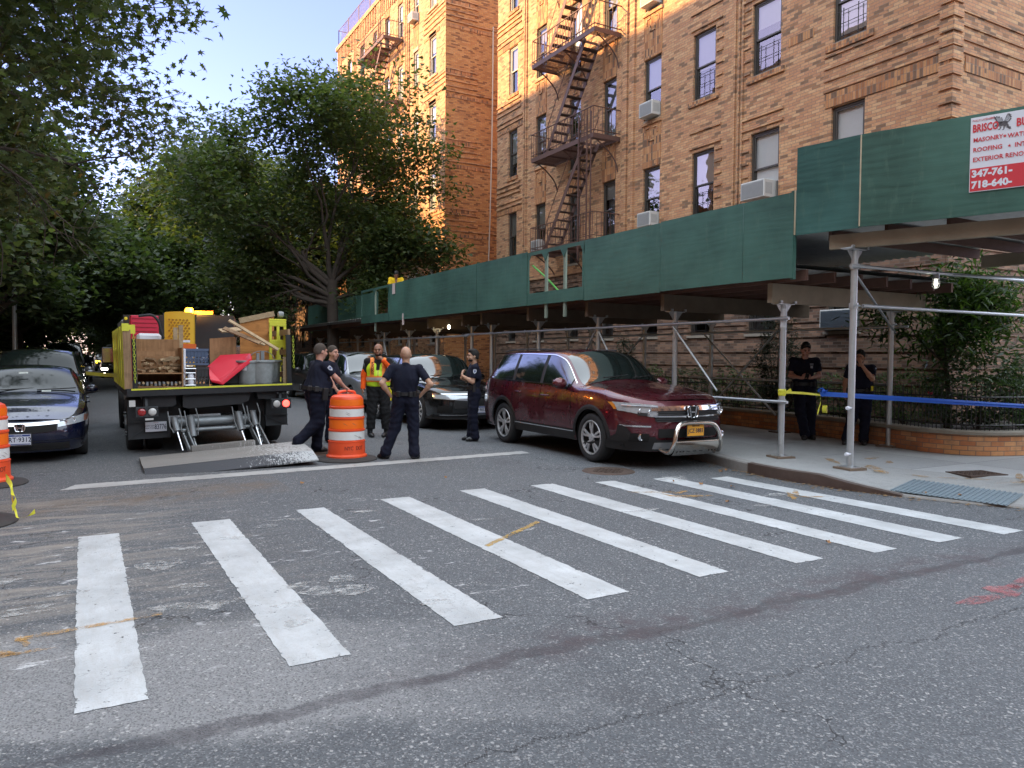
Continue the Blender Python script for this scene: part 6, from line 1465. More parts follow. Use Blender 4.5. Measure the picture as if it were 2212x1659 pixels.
def gatemat():
    b = NB('worn_lift_platform'); o = b.obj(); n = b.noise(2.4, 7, .65, b.n('VectorMath', {0: o, 1: (.5, 2., 2.)}, operation='MULTIPLY').outputs[0], .5); n2 = b.noise(14, 6, .7, b.n('VectorMath', {0: o, 1: (2.4, .5, .5)}, operation='MULTIPLY').outputs[0], 1.)
    x = b.xyz(o)[0]; k = b.math('ADD', n2, b.n('MapRange', {0: x, 1: -.2, 2: 1.2, 3: -.12, 4: .16}).outputs[0])
    c = b.mix(n, (.17, .165, .155), (.31, .295, .275)); c = b.mix(b.ramp(k, [(.53, (0, 0, 0)), (.60, (.9, .9, .9))]), c, (.50, .50, .49)); c = b.mix(b.ramp(b.noise(40, 3, .7, o), [(.55, (0, 0, 0)), (.7, (.6, .6, .6))]), c, (.07, .07, .07))
    b.bsdf(col=c, rough=.7, metal=.2, normal=b.bump(b.noise(50, 4, .6, o), .5, .006)); return b.m
def toemat():
    b = NB('platform_toe_plate'); o = b.obj(); n2 = b.noise(9, 6, .75, b.n('VectorMath', {0: o, 1: (4., 1., 1.)}, operation='MULTIPLY').outputs[0], 1.2); x = b.xyz(o)[0]
    k = b.math('ADD', n2, b.n('MapRange', {0: x, 1: -.2, 2: 1.15, 3: -.18, 4: .14}).outputs[0]); c = b.mix(b.ramp(k, [(.50, (0, 0, 0)), (.56, (1, 1, 1))]), (.035, .037, .042), (.42, .43, .43))
    b.bsdf(col=c, rough=.6, metal=.2, normal=b.bump(b.noise(50, 4, .6, o), .5, .006)); return b.m
m_gate = gatemat(); m_toe = toemat()
TX, TY = 1.91, 13.30
tk = thing('flatbed_truck', (TX, TY, 0), 'black municipal flatbed truck with yellow stake sides seen from behind', 'truck'); tk.rotation_euler = (0, -.026, 0)
def TP(mb, name, mat, parent=None, **k): return mb.build(name, mat, parent or tk, **k)
q = MB(); q.box(-1.29, 0, .98, 1.29, 4.7, 1.115); bed = TP(q, 'bed', m_frm, bevel=.01)
q = MB(); q.box(-1.22, -.006, 1.085, 1.27, -.001, 1.112); TP(q, 'edge_stripe', m_yel, bed)
q = MB(); q.prism([(-1.05, .80), (-.62, .80), (-.57, .84), (-.57, .975), (-1.05, .975)], .3, T=Matrix.Translation((0, .12, 0))); q.prism([(-.47, .78), (-.38, .755), (.42, .79), (.56, .84), (.60, .975), (-.47, .975)], .3, T=Matrix.Translation((0, .10, 0))); q.prism([(.72, .86), (1.0, .84), (1.05, .975), (.70, .975)], .3, T=Matrix.Translation((0, .12, 0))); TP(q, 'rear_sill', m_frm)
q = MB(); q.box(-.9, .5, .62, .9, .62, .95); q.box(-.45, .5, .60, -.33, 5., .95); q.box(.33, .5, .60, .45, 5., .95); TP(q, 'chassis_rail', m_frm)
for sg, zb in ((-1, .27), (1, .36)):
    q = MB(); xa, xb = (sg*1.27, sg*(.66 if sg < 0 else .90)); q.box(min(xa, xb), .42, zb, max(xa, xb), .44, .92); q.beam((xa, .40, .55), (xb, .40, .55), .02, .02); q.beam((xa, .40, zb), (xa-sg*.4, .40, .55), .015, .015); q.beam((xb, .40, zb), (xb, .40, .55), .02, .02); TP(q, 'mud_guard', m_frm2)
    for j in (0, 1):
        xo = sg*(1.26-.0-j*.30); T = Matrix.Translation((xo, 1.25, .47)) @ Matrix.Rotation(sg*math.pi/2, 4, 'Y'); q = MB()
        q.lathe([(.25, -.24), (.43, -.24), (.465, -.20), (.47, -.12), (.465, -.03), (.43, 0), (.28, 0), (.26, -.02)], 32, T=T); wl = TP(q, 'wheel', m_tyre, smooth=True, angle=50)
        if j == 0:
            q = MB(); q.lathe([(.27, -.02), (.24, -.08), (.15, -.10), (.12, .02), (0, .02)], 24, T=T)
            for k in range(8): a = k*math.pi/4; p = T @ Vector((.19*math.cos(a), .19*math.sin(a), -.08)); p2 = T @ Vector((.19*math.cos(a), .19*math.sin(a), .03)); q.tube([p, p2], .018, 6)
            TP(q, 'rim', m_hyd, wl, smooth=True)
for sg in (-1, 1):
    T = Matrix.Translation((sg*1.2, 5.6, .47)) @ Matrix.Rotation(sg*math.pi/2, 4, 'Y'); q = MB(); q.lathe([(.25, -.24), (.43, -.24), (.47, -.12), (.43, 0), (.28, 0)], 28, T=T); TP(q, 'wheel', m_tyre, smooth=True)
# tail lights
m_redlit = glow('lit_tail_lamp', (1., .04, .03), 3.2); m_redoff = M('red_lamp', (.32, .015, .018), .25, 0, .1, coat=1.); m_whl = M('reversing_lamp', (.55, .55, .53), .25, 0, .1, coat=1.)
for cx, cz, order in ((-1.01, .735, (m_redoff, m_whl)), (1.08, .77, (m_whl, m_redlit))):
    q = MB(); q.box(cx-.165, .0, cz-.085, cx+.165, .06, cz+.085); q.beam((cx, .05, cz+.08), (cx, .10, .98), .05, .02); bx_ = TP(q, 'light_box', m_frm2, bevel=.008)
    for dx, mt in zip((-.075, .08), order):
        q = MB(); T = Matrix.Translation((cx+dx, -.001, cz)) @ Matrix.Rotation(math.pi/2, 4, 'X'); q.lathe([(0, .016), (.035, .013), (.055, .005), (.060, 0)], 20, T=T); q.build('tail_light', mt, bx_, smooth=True)
        q = MB(); q.lathe([(.060, .0), (.070, .007), (.072, 0)], 20, T=T); q.build('lamp_ring', m_trim, bx_, smooth=True)
q = MB(); q.box(-1.04, -.003, .605, -.92, .0, .635); TP(q, 'reflector', m_whl); q = MB(); q.box(-1.26, -.01, .83, -1.17, .0, .93); TP(q, 'white_patch', m_whl)
q = MB(); q.box(-1.02, .36, .385, -.70, .372, .545); pl = TP(q, 'number_plate', m_plateW, bevel=.003)
text_mesh('plate_number', '83776', .115, m_ink2, pl, loc=(-.795, .356, .460), rot=(math.pi/2, 0, 0), sx=.62, bold=.001); text_mesh('plate_lettering', 'CITY OF\nNew York', .034, m_ink2, pl, loc=(-.955, .356, .463), rot=(math.pi/2, 0, 0)); text_mesh('plate_lettering', 'OFFICIAL', .020, m_redoff, pl, loc=(-.86, .356, .53), rot=(math.pi/2, 0, 0))
# lift gate
q = MB(); q.tube([(-.60, .25, .52), (.60, .25, .52)], .085, 16); TP(q, 'torsion_tube', m_hyd, smooth=True, angle=50); q = MB(); q.tube([(-.62, .10, .40), (.62, .10, .40)], .035, 12); TP(q, 'cross_tube', m_hyd, smooth=True)
for x, z0, z1, r, tx in ((-.61, .60, .40, .052, -.52), (-.36, .60, .30, .055, -.30), (.38, .63, .36, .055, .47), (.62, .63, .42, .05, .70)):
    q = MB(); q.tube([(x, .10, z0+.04), (x, .10, z0), (x+(tx-x)*.35, .0, z1)], r, 14); cy = TP(q, 'hydraulic_cylinder', m_hyd, smooth=True, angle=50); q = MB(); q.tube([(x+(tx-x)*.35, .0, z1), (tx, -.15, .10)], .016, 8); q.build('piston_rod', m_chrome, cy)
    q = MB(); q.tube([(x-.09, .12, z0+.12), (x-.07, .03, z0-.12), (x-.02, -.02, z1-.02)], .010, 6); q.tube([(x+.08, .12, z0+.16), (x+.11, .05, z0), (x+.09, 0, z1+.02)], .010, 6); q.build('hydraulic_hose', m_hyd, cy)
for x in (-.52, -.44, .56, .70):
    q = MB(); q.beam((x, .12, .42), (x+.10, -.30, .06), .022, .09); TP(q, 'lift_arm', m_hyd)
q = MB()
for x in (-.50, .66):
    for k in range(7): z = .40-k*.05; q.lathe([(0, -.012), (.03, -.012), (.03, .012), (0, .012)], 8, T=Matrix.Translation((x+.012*k, -.02*k, z)) @ Matrix.Rotation(math.pi/2*(k % 2), 4, 'Y'))
TP(q, 'lift_chain', m_hyd)
q = MB(); q.box(-.42, -.45, .075, .55, -.30, .20, T=Matrix.Rotation(-.03, 4, 'Y')); TP(q, 'platform_hinge', m_gate)
pf = bpy.data.objects.new('lift_platform', None)
q = MB(); Yn, Yf = -2.12, -.50
q.v = []; L_, R_ = -1.19, 1.13
q.quad((L_+.02, Yf, .10), (R_+.14, Yf, .10), (R_+.14, Yf, .02), (L_+.02, Yf, .02)); q.quad((L_+.02, Yf, .10), (L_, Yn+.32, .10), (R_, Yn+.32, .10), (R_+.14, Yf, .10)); q.quad((L_+.02, Yf, .02), (L_, Yn, .0), (L_, Yn+.32, .10), (L_+.02, Yf, .10)); q.quad((R_+.14, Yf, .10), (R_, Yn+.32, .10), (R_, Yn, .0), (R_+.14, Yf, .02))
q.quad((L_, Yn+.32, .103), (R_, Yn+.32, .103), (R_, Yn+.9, .103), (L_, Yn+.9, .103))
plat = TP(q, 'lift_platform', m_gate); plat.rotation_euler = (0, -.030, 0); plat.location = (0, 0, .025)
q = MB(); q.quad((L_, Yn, .0), (R_, Yn, .0), (R_, Yn+.32, .10), (L_, Yn+.32, .10)); q.quad((L_, Yn, -.02), (R_, Yn, -.02), (R_, Yn, 0), (L_, Yn, 0)); q.build('toe_plate', m_toe, plat)
# stake sides
for k in range(6):
    y = .22+k*.78; q = MB(); q.box(-1.315, y, 1.10, -1.292+.0, y+.40, 2.12); TP(q, 'stake_board', m_yel)
    q = MB(); q.box(1.292, y, 1.10, 1.315, y+.4, 1.98); TP(q, 'stake_board', m_yel)
for z in (1.25, 1.65, 2.0):
    q = MB(); q.box(-1.290, .12, z, -1.25, 4.6, z+.10); TP(q, 'side_rail', m_wood); q = MB(); q.box(1.25, .12, z-.05, 1.290, 4.6, z+.05); TP(q, 'side_rail', m_wood)
q = MB(); q.box(-1.31, .03, 1.11, -1.20, .10, 2.04); TP(q, 'corner_stake', m_wood); q = MB(); q.box(-1.19, .04, 1.11, -1.125, .10, 1.90); TP(q, 'corner_post', m_frm)
q = MB(); q.box(1.20, .03, 1.11, 1.275, .09, 1.95); TP(q, 'corner_post', m_frm)
q = MB(); q.box(-1.32, .02, 2.02, -1.22, .10, 2.14); q.box(-1.25, .06, 1.98, -1.13, .12, 2.12); TP(q, 'yellow_cap', m_yel)
m_chn = M('yellow_green_chain', (.42, .50, .06), .5, .1)
for x, z0, z1 in ((-1.16, 1.95, 1.16), (1.31, 1.90, 1.35)):
    q = MB()
    for k in range(int((z0-z1)/.045)):
        z = z0-k*.045; P = [(x+.016*math.cos(a)*(1 if k % 2 else .3), -.0+.016*math.cos(a)*(.3 if k % 2 else 1), z+.030*math.sin(a)) for a in np.linspace(0, 2*math.pi, 9)]; q.tube(P, .005, 4, caps=False)
    TP(q, 'stake_chain', m_chn)
q = MB(); q.box(-1.1, 4.55, 1.12, 1.1, 4.62, 2.48); TP(q, 'headboard', m_frm)
q = MB()
for x in (-1.05, -.75, -.10, .2):
    for z in (1.9, 2.15, 2.4): q.lathe([(0, .02), (.03, .015), (.035, 0)], 8, T=Matrix.Translation((x, 4.55, z)) @ Matrix.Rotation(math.pi/2, 4, 'X'))
TP(q, 'headboard_knob', m_yel)
q = MB(); q.box(-1.12, 4.9, .60, 1.12, 6.9, 2.45); cb_ = TP(q, 'cab', M('truck_cab_white', (.30, .31, .32), .4, .1, coat=.5), bevel=.08)
q = MB(); q.box(-.8, 4.885, 1.7, .8, 4.895, 2.25); q.build('rear_window', m_cglass, cb_)
for sg in (-1, 1):
    q = MB(); q.box(sg*1.38-.12, 5.9, 1.45, sg*1.38+.12, 5.98, 1.82); mr = TP(q, 'wing_mirror', m_trim, bevel=.03); q = MB(); q.box(sg*1.38-.10, 5.890, 1.48, sg*1.38+.10, 5.896, 1.79); q.build('mirror_glass', m_chrome, mr); q = MB(); q.tube([(sg*1.1, 5.95, 1.9), (sg*1.38, 5.95, 1.85), (sg*1.38, 5.95, 1.4), (sg*1.1, 5.95, 1.3)], .012, 6); q.build('mirror_arm', m_trim, mr)
q = MB(); q.box(-.02, 3.9, 2.42, .62, 4.05, 2.47); q.box(.05, 3.92, 2.40, .12, 4.6, 2.44); bc = TP(q, 'beacon_mount', m_frm)
q = MB(); q.lathe([(0, 0), (.085, 0), (.085, .08), (.07, .13), (0, .14)], 16, c=(.12, 3.97, 2.47)); be = q.build('amber_beacon', glow('lit_amber_beacon', (1., .30, .015), 9.), bc, smooth=True)
q = MB(); q.box(.22, 3.92, 2.475, .58, 4.02, 2.54); q.build('arrow_board_lamp', glow('dim_amber_lamp', (1., .30, .02), 1.5), bc)
bl_d = bpy.data.lights.new('beacon_light', 'POINT'); bl_d.energy = 24; bl_d.color = (1, .45, .08); bl_d.shadow_soft_size = .08; bl_o = bpy.data.objects.new('beacon_light', bl_d); COL.objects.link(bl_o); bl_o.parent = tk; bl_o.location = (.30, 3.75, 2.62)
# ---- the load: every piece a thing of its own.  W turns (x, z) measured at the tail into place at depth Y
def W_(x, z, Y): return (x*Y/13.3, 1.62+(z-1.62)*Y/13.3)
def lid(name, mb, mat, label, cat, group=None, **k): o = mb.build(name, mat, **k); return tag(o, label, cat, group)
BZ = lambda x: 1.118+.026*(x-TX)
sc = thing('wooden_cabinet', (1.08, 13.36, BZ(1.08)), 'open plywood cabinet with a shelf of wood offcuts on the truck tail', 'cabinet')
w2, hh, dp = .345, .52, .55
for nm, bxs in (('side_panel', (-w2, 0, 0, -w2+.02, dp, hh)), ('side_panel', (w2-.02, 0, 0, w2, dp, hh+.12)), ('shelf', (-w2+.02, 0, .215, w2-.02, dp, .235)), ('back_panel', (-w2, dp, 0, w2, dp+.015, hh+.26)), ('bottom_panel', (-w2+.02, 0, 0, w2-.02, dp, .015)), ('rail', (-w2+.02, .01, hh-.02, w2-.12, .03, hh+.06))):
    q = MB(); q.box(*bxs); q.build(nm, m_ply, sc)
random.seed(4); offs = []
for k in range(24):
    x = random.uniform(-.24, .22); z = .255+(k//6)*.058; L = random.uniform(.12, .30); a = random.uniform(-.5, .5) if k < 14 else random.uniform(-1.1, 1.1); q = MB(); s1, s2 = random.uniform(.05, .09), random.choice([.035, .04, .05])
    q.box(-s1/2, 0, -s2/2, s1/2, L, s2/2); o = q.build('wood_offcut', m_wood if k % 3 else m_wood2, loc=(1.08+x, 13.38+random.uniform(0, .08), BZ(1.08)+z), rot=(random.uniform(-.15, .25), a*.8, random.uniform(-.9, .9) if k < 18 else random.uniform(-1.3, 1.3)), bevel=.002)
    tag(o, 'short wood offcut in the heap on the shelf of the plywood cabinet', 'offcut', 'wood offcuts in the cabinet')
for k in range(22):
    x = -.30+.60*(k % 11)/10.; z = .018+.028*(k//11)+.012; q = MB(); q.lathe([(0, 0), (.018, 0), (.022, .006), (.022, .3)], 8, T=Matrix.Rotation(-math.pi/2, 4, 'X')); o = q.build('pipe_end', m_hyd if k % 3 else m_wood2, loc=(1.08+x, 13.40+random.uniform(-.02, .05), BZ(1.08)+z+.012), smooth=True); tag(o, 'end of a short rod stacked under the shelf of the plywood cabinet', 'rod', 'rods stacked at the bottom of the cabinet')
q = MB(); q.box(1.425, 13.38, BZ(1.4), 1.465, 13.9, 1.72); lid('white_board', q, m_sw, 'narrow white board standing between the cabinet and the crates', 'board', bevel=.01)
def crate(x0, y0, z0, w, d, h, mat, label, n=7):
    t = thing('milk_crate', (x0+w/2, y0+d/2, z0), label, 'crate'); q = MB()
    for (ax, ay, bx_, by) in ((-w/2, -d/2, w/2, -d/2), (w/2, -d/2, w/2, d/2), (w/2, d/2, -w/2, d/2), (-w/2, d/2, -w/2, -d/2)):
        A, B = Vector((ax, ay, 0)), Vector((bx_, by, 0))
        for z, hh_ in ((.015, .03), (h*.38, .015), (h-.02, .04)): q.beam(A+Vector((0, 0, z)), B+Vector((0, 0, z)), .012, hh_)
        for k in range(n+1): t_ = k/n; p = A.lerp(B, t_); q.beam(p, p+Vector((0, 0, h)), .010, .010)
        for k in range(n):
            p, p2 = A.lerp(B, k/n), A.lerp(B, (k+1)/n); q.beam(p+Vector((0, 0, .03)), p2+Vector((0, 0, h*.5)), .008, .008); q.beam(p2+Vector((0, 0, .03)), p+Vector((0, 0, h*.5)), .008, .008)
    q.build('side_walls', mat, t); q = MB(); q.box(-w/2, -d/2, 0, w/2, d/2, .01); q.box(-w/2+.01, -d/2+.008, h*.5, w/2-.01, -d/2+.012, h-.02); q.build('panel', mat, t); return t
m_bluec = M('blue_grey_crate', (.07, .10, .17), .6, 0, .15); m_blkc = M('black_crate', (.03, .03, .033), .6, 0, .15)
crate(1.44, 13.42, BZ(1.6), .38, .36, .31, m_blkc, 'black milk crate under the blue one on the truck'); crate(1.45, 13.42, 1.455, .37, .36, .27, m_bluec, 'blue milk crate holding white bottles, on top of the black crate')
for k, (dx, dz) in enumerate(((.12, .20), (.2, .235), (.27, .17))):
    q = MB(); q.lathe([(0, 0), (.035, 0), (.038, .02), (.036, .10), (.016, .13), (.016, .15), (0, .15)], 12); o = q.build('white_bottle', m_plateW, loc=(1.45+dx, 13.50, 1.46+dz-.10), rot=(.3*(k-1), .7*(k-1), 0), smooth=True); tag(o, 'white plastic bottle lying in the blue crate, %s' % ('left', 'middle', 'right')[k], 'bottle', 'white bottles in the blue crate')
q = MB()
for z in (.0, .10, .20, .27): q.tube([(-.08, 0, z+.02), (.08, 0, z+.02), (.08, .10, z+.02), (-.08, .10, z+.02), (-.08, 0, z+.02)], .007, 5)
for x in (-.08, .08):
    for y in (0, .10): q.tube([(x, y, .0), (x, y, .28)], .007, 5)
q.tube([(-.06, .05, .28), (-.05, .05, .33), (.05, .05, .33), (.06, .05, .28)], .010, 6)
o = q.build('wire_caddy', m_chrome, loc=(1.53, 13.34, BZ(1.5))); tag(o, 'small chrome wire caddy in front of the black crate', 'caddy')
q = MB(); q.lathe([(0, 0), (.05, 0), (.05, .16), (.03, .2), (0, .2)], 12); o = q.build('white_canister', m_plateW, loc=(1.54, 13.39, BZ(1.5)+.01), smooth=True); tag(o, 'white canister inside the chrome wire caddy', 'canister')
# yellow pimpled slide panel with an orange foot
x0, zt = W_(1.14, 2.30, 15.2); x1, zb = W_(1.60, 1.80, 15.2)
pn = thing('dimpled_board', ((x0+x1)/2, 15.2, zb), 'tall yellow plastic panel with rows of round dimples standing on the truck bed', 'panel'); q = MB(); wv = (x1-x0)/2; hv = zt-zb
rows_ = []
for i in range(9):
    t = i/8; z = -.62+(hv+.62)*t; wd = wv*(1-.04*t); rows_.append([(-wd+2*wd*k/8, -.03*math.sin(math.pi*k/8), z+(.02*math.sin(math.pi*k/8) if i == 8 else 0)) for k in range(9)])
q.grid(rows_); q.box(-wv, .001, -.62, wv, .03, hv-.02); q.build('moulded_face', M('yellow_plastic', (.72, .42, .02), .45, 0, .06), pn, smooth=True, angle=40)
q = MB()
for r in range(9):
    for k in range(6): q.lathe([(.020, .004), (.014, -.002), (0, -.003)], 8, T=Matrix.Translation((-wv+.08+(k+.5*(r % 2))*(2*wv-.16)/6, -.036, .03+r*(hv-.12)/9)) @ Matrix.Rotation(math.pi/2, 4, 'X'))
o = q.build('dimple', M('dimple_shadow_plastic', (.42, .20, .01), .5, 0, .05), pn); o['kind'] = 'stuff'
q = MB(); q.box(-wv-.01, -.045, -.15, wv+.01, -.035, .0); q.build('orange_foot', M('orange_plastic', (.70, .14, .02), .5), pn)
q = MB(); q.box(-wv-.02, -.02, -.62, -wv, .0, hv*.98); q.box(wv, -.02, -.62, wv+.02, .0, hv*.98); q.build('edge_frame', m_frm, pn)
a = W_(1.18, 1.86, 14.6); b_ = W_(1.52, 1.89, 14.6); q = MB(); q.box(a[0], 14.6, a[1]-.04, b_[0], 14.63, a[1]); lid('white_strip', q, m_sw, 'white strip of board lying across the foot of the yellow panel', 'board')
for k, (xx, z1) in enumerate(((1.305, 2.06), (1.385, 2.10))):
    a = W_(xx, z1, 14.0); q = MB(); q.box(a[0]-.035, 14.0, BZ(1.4), a[0]+.035, 14.04, a[1]); lid('wood_stick', q, m_wood2, 'upright pale wood stick before the yellow panel, %s of two' % ('left', 'right')[k], 'lumber', 'two upright sticks')
a = W_(.66, 1.84, 14.9); b_ = W_(1.06, 2.235, 14.9); q = MB(); q.box(a[0], 14.9, 1.15, b_[0], 15.3, b_[1]); rb_ = q.build('red_tool_chest', M('red_plastic', (.62, .02, .06), .45, 0, .06), bevel=.01); tag(rb_, 'red louvred plastic box rising behind the yellow stakes', 'box')
q = MB()
for i in range(5): z = b_[1]-.05-i*.075; q.box(a[0]+.02, 14.885, z-.008, b_[0]-.02, 14.899, z)
q.build('louvre', M('dark_red_plastic', (.30, .012, .03), .5), rb_)
a = W_(.75, 1.93, 14.2); b_ = W_(1.10, 1.93, 14.2); q = MB(); q.box(a[0], 14.2, 1.14, b_[0], 14.6, 2.0); o = q.build('white_cooler', m_sw, bevel=.04); tag(o, 'white rounded cooler behind the plywood cabinet', 'cooler'); o.location.z = -.02
q = MB(); q.tube(smooth_path([(.82, 14.1, 2.26), (1.02, 14.1, 2.28), (1.12, 14.1, 2.18), (1.16, 14.1, 2.02), (1.2, 14.1, 1.9)], 5), .022, 8); lid('black_hose', q, m_trim, 'black bent hose over the white cooler', 'hose')
a = W_(1.82, 1.62, 13.9); b_ = W_(2.235, 1.91, 13.9); q = MB(); q.v = []; T = Matrix.Identity(4); q.prism([(a[0], BZ(2)), (b_[0], BZ(2)), (b_[0], b_[1]-.03), (b_[0]-.03, b_[1]+.02), (a[0], b_[1]-.02)], .02, T=Matrix.Translation((0, 13.9, 0))); lid('brown_plywood_sheet', q, m_ply, 'brown swirly plywood sheet standing in the middle of the load', 'plywood')
a = W_(2.29, 2.24, 15.0); b_ = W_(2.85, 2.38, 15.0); q = MB(); q.prism([(a[0]+.02, 1.15), (b_[0], 1.15), (b_[0], b_[1]), (a[0], a[1])], .02, T=Matrix.Translation((0, 15.0, 0))); pw = lid('tall_plywood_sheet', q, m_plyo, 'tall orange plywood sheet with a batten along its top edge', 'plywood'); q = MB(); q.beam((a[0]-.01, 14.985, a[1]-.05), (b_[0], 14.985, b_[1]-.05), .03, .10); q.build('top_batten', m_wood2, pw)
for k, (p0, p1, wd) in enumerate((((2.12, 2.20, 13.7), (2.92, 1.72, 13.5), .08), ((2.04, 2.07, 13.9), (2.62, 1.83, 13.5), .09), ((2.22, 1.98, 14.0), (2.7, 1.80, 13.9), .06), ((1.98, 2.02, 14.1), (2.3, 2.06, 14.3), .12))):
    a = W_(p0[0], p0[1], p0[2]); b_ = W_(p1[0], p1[1], p1[2]); q = MB(); q.beam((a[0], p0[2], a[1]), (b_[0], p1[2], b_[1]), wd, .022, tw=.5); lid('plank', q, m_wood2 if k != 1 else m_wood, ['long pale plank slanting down over the grey bins', 'weathered plank crossing under the pale one', 'short plank in the middle of the load', 'thick plank end beside the amber beacon'][k], 'plank')
bz_ = thing('yellow_barricade', (0, 0, 0), 'yellow plastic barricade frames stacked behind the right corner post', 'barricade'); bz_.location = (3.02, 13.9, BZ(3))
for z0, z1 in ((1.0, 1.13), (.62, .76), (.30, .40)): q = MB(); q.box(-.12, 0, z0, .17, .06, z1); [q.box(-.125, -.006, z0+.02+i*.04, .175, 0, z0+.035+i*.04) for i in range(3)]; q.build('rail', m_yel, bz_, bevel=.0)
for x in (-.12, 0.01, .13): q = MB(); q.box(x, .005, .02, x+.045, .055, 1.05); q.build('upright', m_yel, bz_)
q = MB(); q.lathe([(0, -.05), (.05, -.045), (.06, 0), (.05, .045), (0, .05)], 12, T=Matrix.Translation((3.12, 14.0, 2.36)) @ Matrix.Rotation(math.pi/2, 4, 'Y')); lid('grey_float', q, m_grey, 'small grey roller on top of the yellow barricade', 'roller', smooth=True)
rl = MB(); A, B, C3, D3 = [Vector(p) for p in ((1.86, 13.36, 1.165), (1.99, 13.36, 1.20), (2.52, 13.55, 1.625), (2.02, 13.75, 1.62))]
rl.quad((1.83, 13.40, 1.22), (2.00, 13.34, 1.17), (2.48, 13.40, 1.57), (2.52, 13.62, 1.66), (2.06, 13.85, 1.63), (1.83, 13.75, 1.42)); n0 = len(rl.v); rl.v += [(x+.03, y+.0, z-.055) for x, y, z in rl.v]; rl.f.append(tuple(reversed(range(n0, 2*n0)))); rl.mi.append(0)
for i in range(n0): j = (i+1) % n0; rl.f.append((j, i, n0+i, n0+j)); rl.mi.append(0)
o = rl.build('red_slab', M('bright_red_lid', (.66, .015, .04), .4, 0, .06), bevel=.012); tag(o, 'bright red plastic lid tilted against the grey bins', 'lid')
q = MB(); q.box(1.9, 13.6, BZ(2), 2.4, 13.9, 1.35); lid('dark_tool_case', q, m_trim, 'low dark tool case under the red lid', 'case', bevel=.02)
for k, (x, y) in enumerate(((2.50, 13.62), (2.70, 13.58), (2.90, 13.95))):
    t = thing('grey_bin', (x, y, BZ(x)), 'scuffed round grey bin at the tail, %s of three' % ('left with a paper label', 'middle', 'right and farthest back')[k], 'bin', 'grey bins on the truck'); q = MB()
    q.lathe([(0, 0), (.175, 0), (.18, .02), (.205, .36), (.225, .365), (.23, .385), (.222, .40), (.20, .40), (.17, .03), (0, .03)], 28); q.build('tub', m_grey, t, smooth=True, angle=50)
    q = MB(); P = [(.215*math.cos(a), -.02, .40+.16*math.sin(a)) for a in np.linspace(0.1, math.pi-.1, 12)] if k == 1 else [(-.225, .05*math.cos(a)-.02, .33-.09*math.sin(a)) for a in np.linspace(0, math.pi, 8)]; q.tube(P, .007, 6); q.build('handle', m_hyd, t)
    if k == 0: q = MB(); P = [[(.207*math.cos(a), .207*math.sin(a), z) for z in (.23, .33)] for a in np.linspace(-2.3, -1.95, 4)]; q.grid(P); q.build('paper_label', m_sw, t)
q = MB(); q.box(2.68, 13.55, 1.5, 2.74, 13.6, 1.70); q.box(2.60, 13.5, 1.5, 2.65, 13.56, 1.66); lid('mortar_trowel', q, m_hyd, 'tool handles poking out of the middle grey bin', 'tool')
q = MB(); q.box(3.03, 13.42, BZ(3), 3.13, 13.46, 1.60); lid('wood_post', q, m_wood2, 'short pale board standing beside the right corner post', 'board')
# yellow tape from the parked cars to the truck
m_tapeY = M('yellow_tape', (.70, .68, .05), .4, 0, .08); m_tapeB = M('blue_tape', (.015, .12, .62), .4, 0, .12, 14)
def ribbon(name, pts, w, mat, label, cat, twist=0.):
    P = smooth_path(pts, 8); q = MB(); rows_ = []
    for i, p in enumerate(P):
        a = twist*i/len(P)+.25*math.sin(i*.35); d = Vector((math.sin(a)*.25, math.sin(a)*.55, math.cos(a)))*w/2; rows_.append([p-d, p+d])
    q.grid(rows_); o = q.build(name, mat, smooth=True, angle=80); return tag(o, label, cat)
ribbon('barrier_tape', [(.06, 19.6, 1.19), (.4, 18., 1.19), (.60, 16.2, 1.22)], .075, m_tapeY, 'yellow tape stretched from the parked cars to the truck side', 'tape')
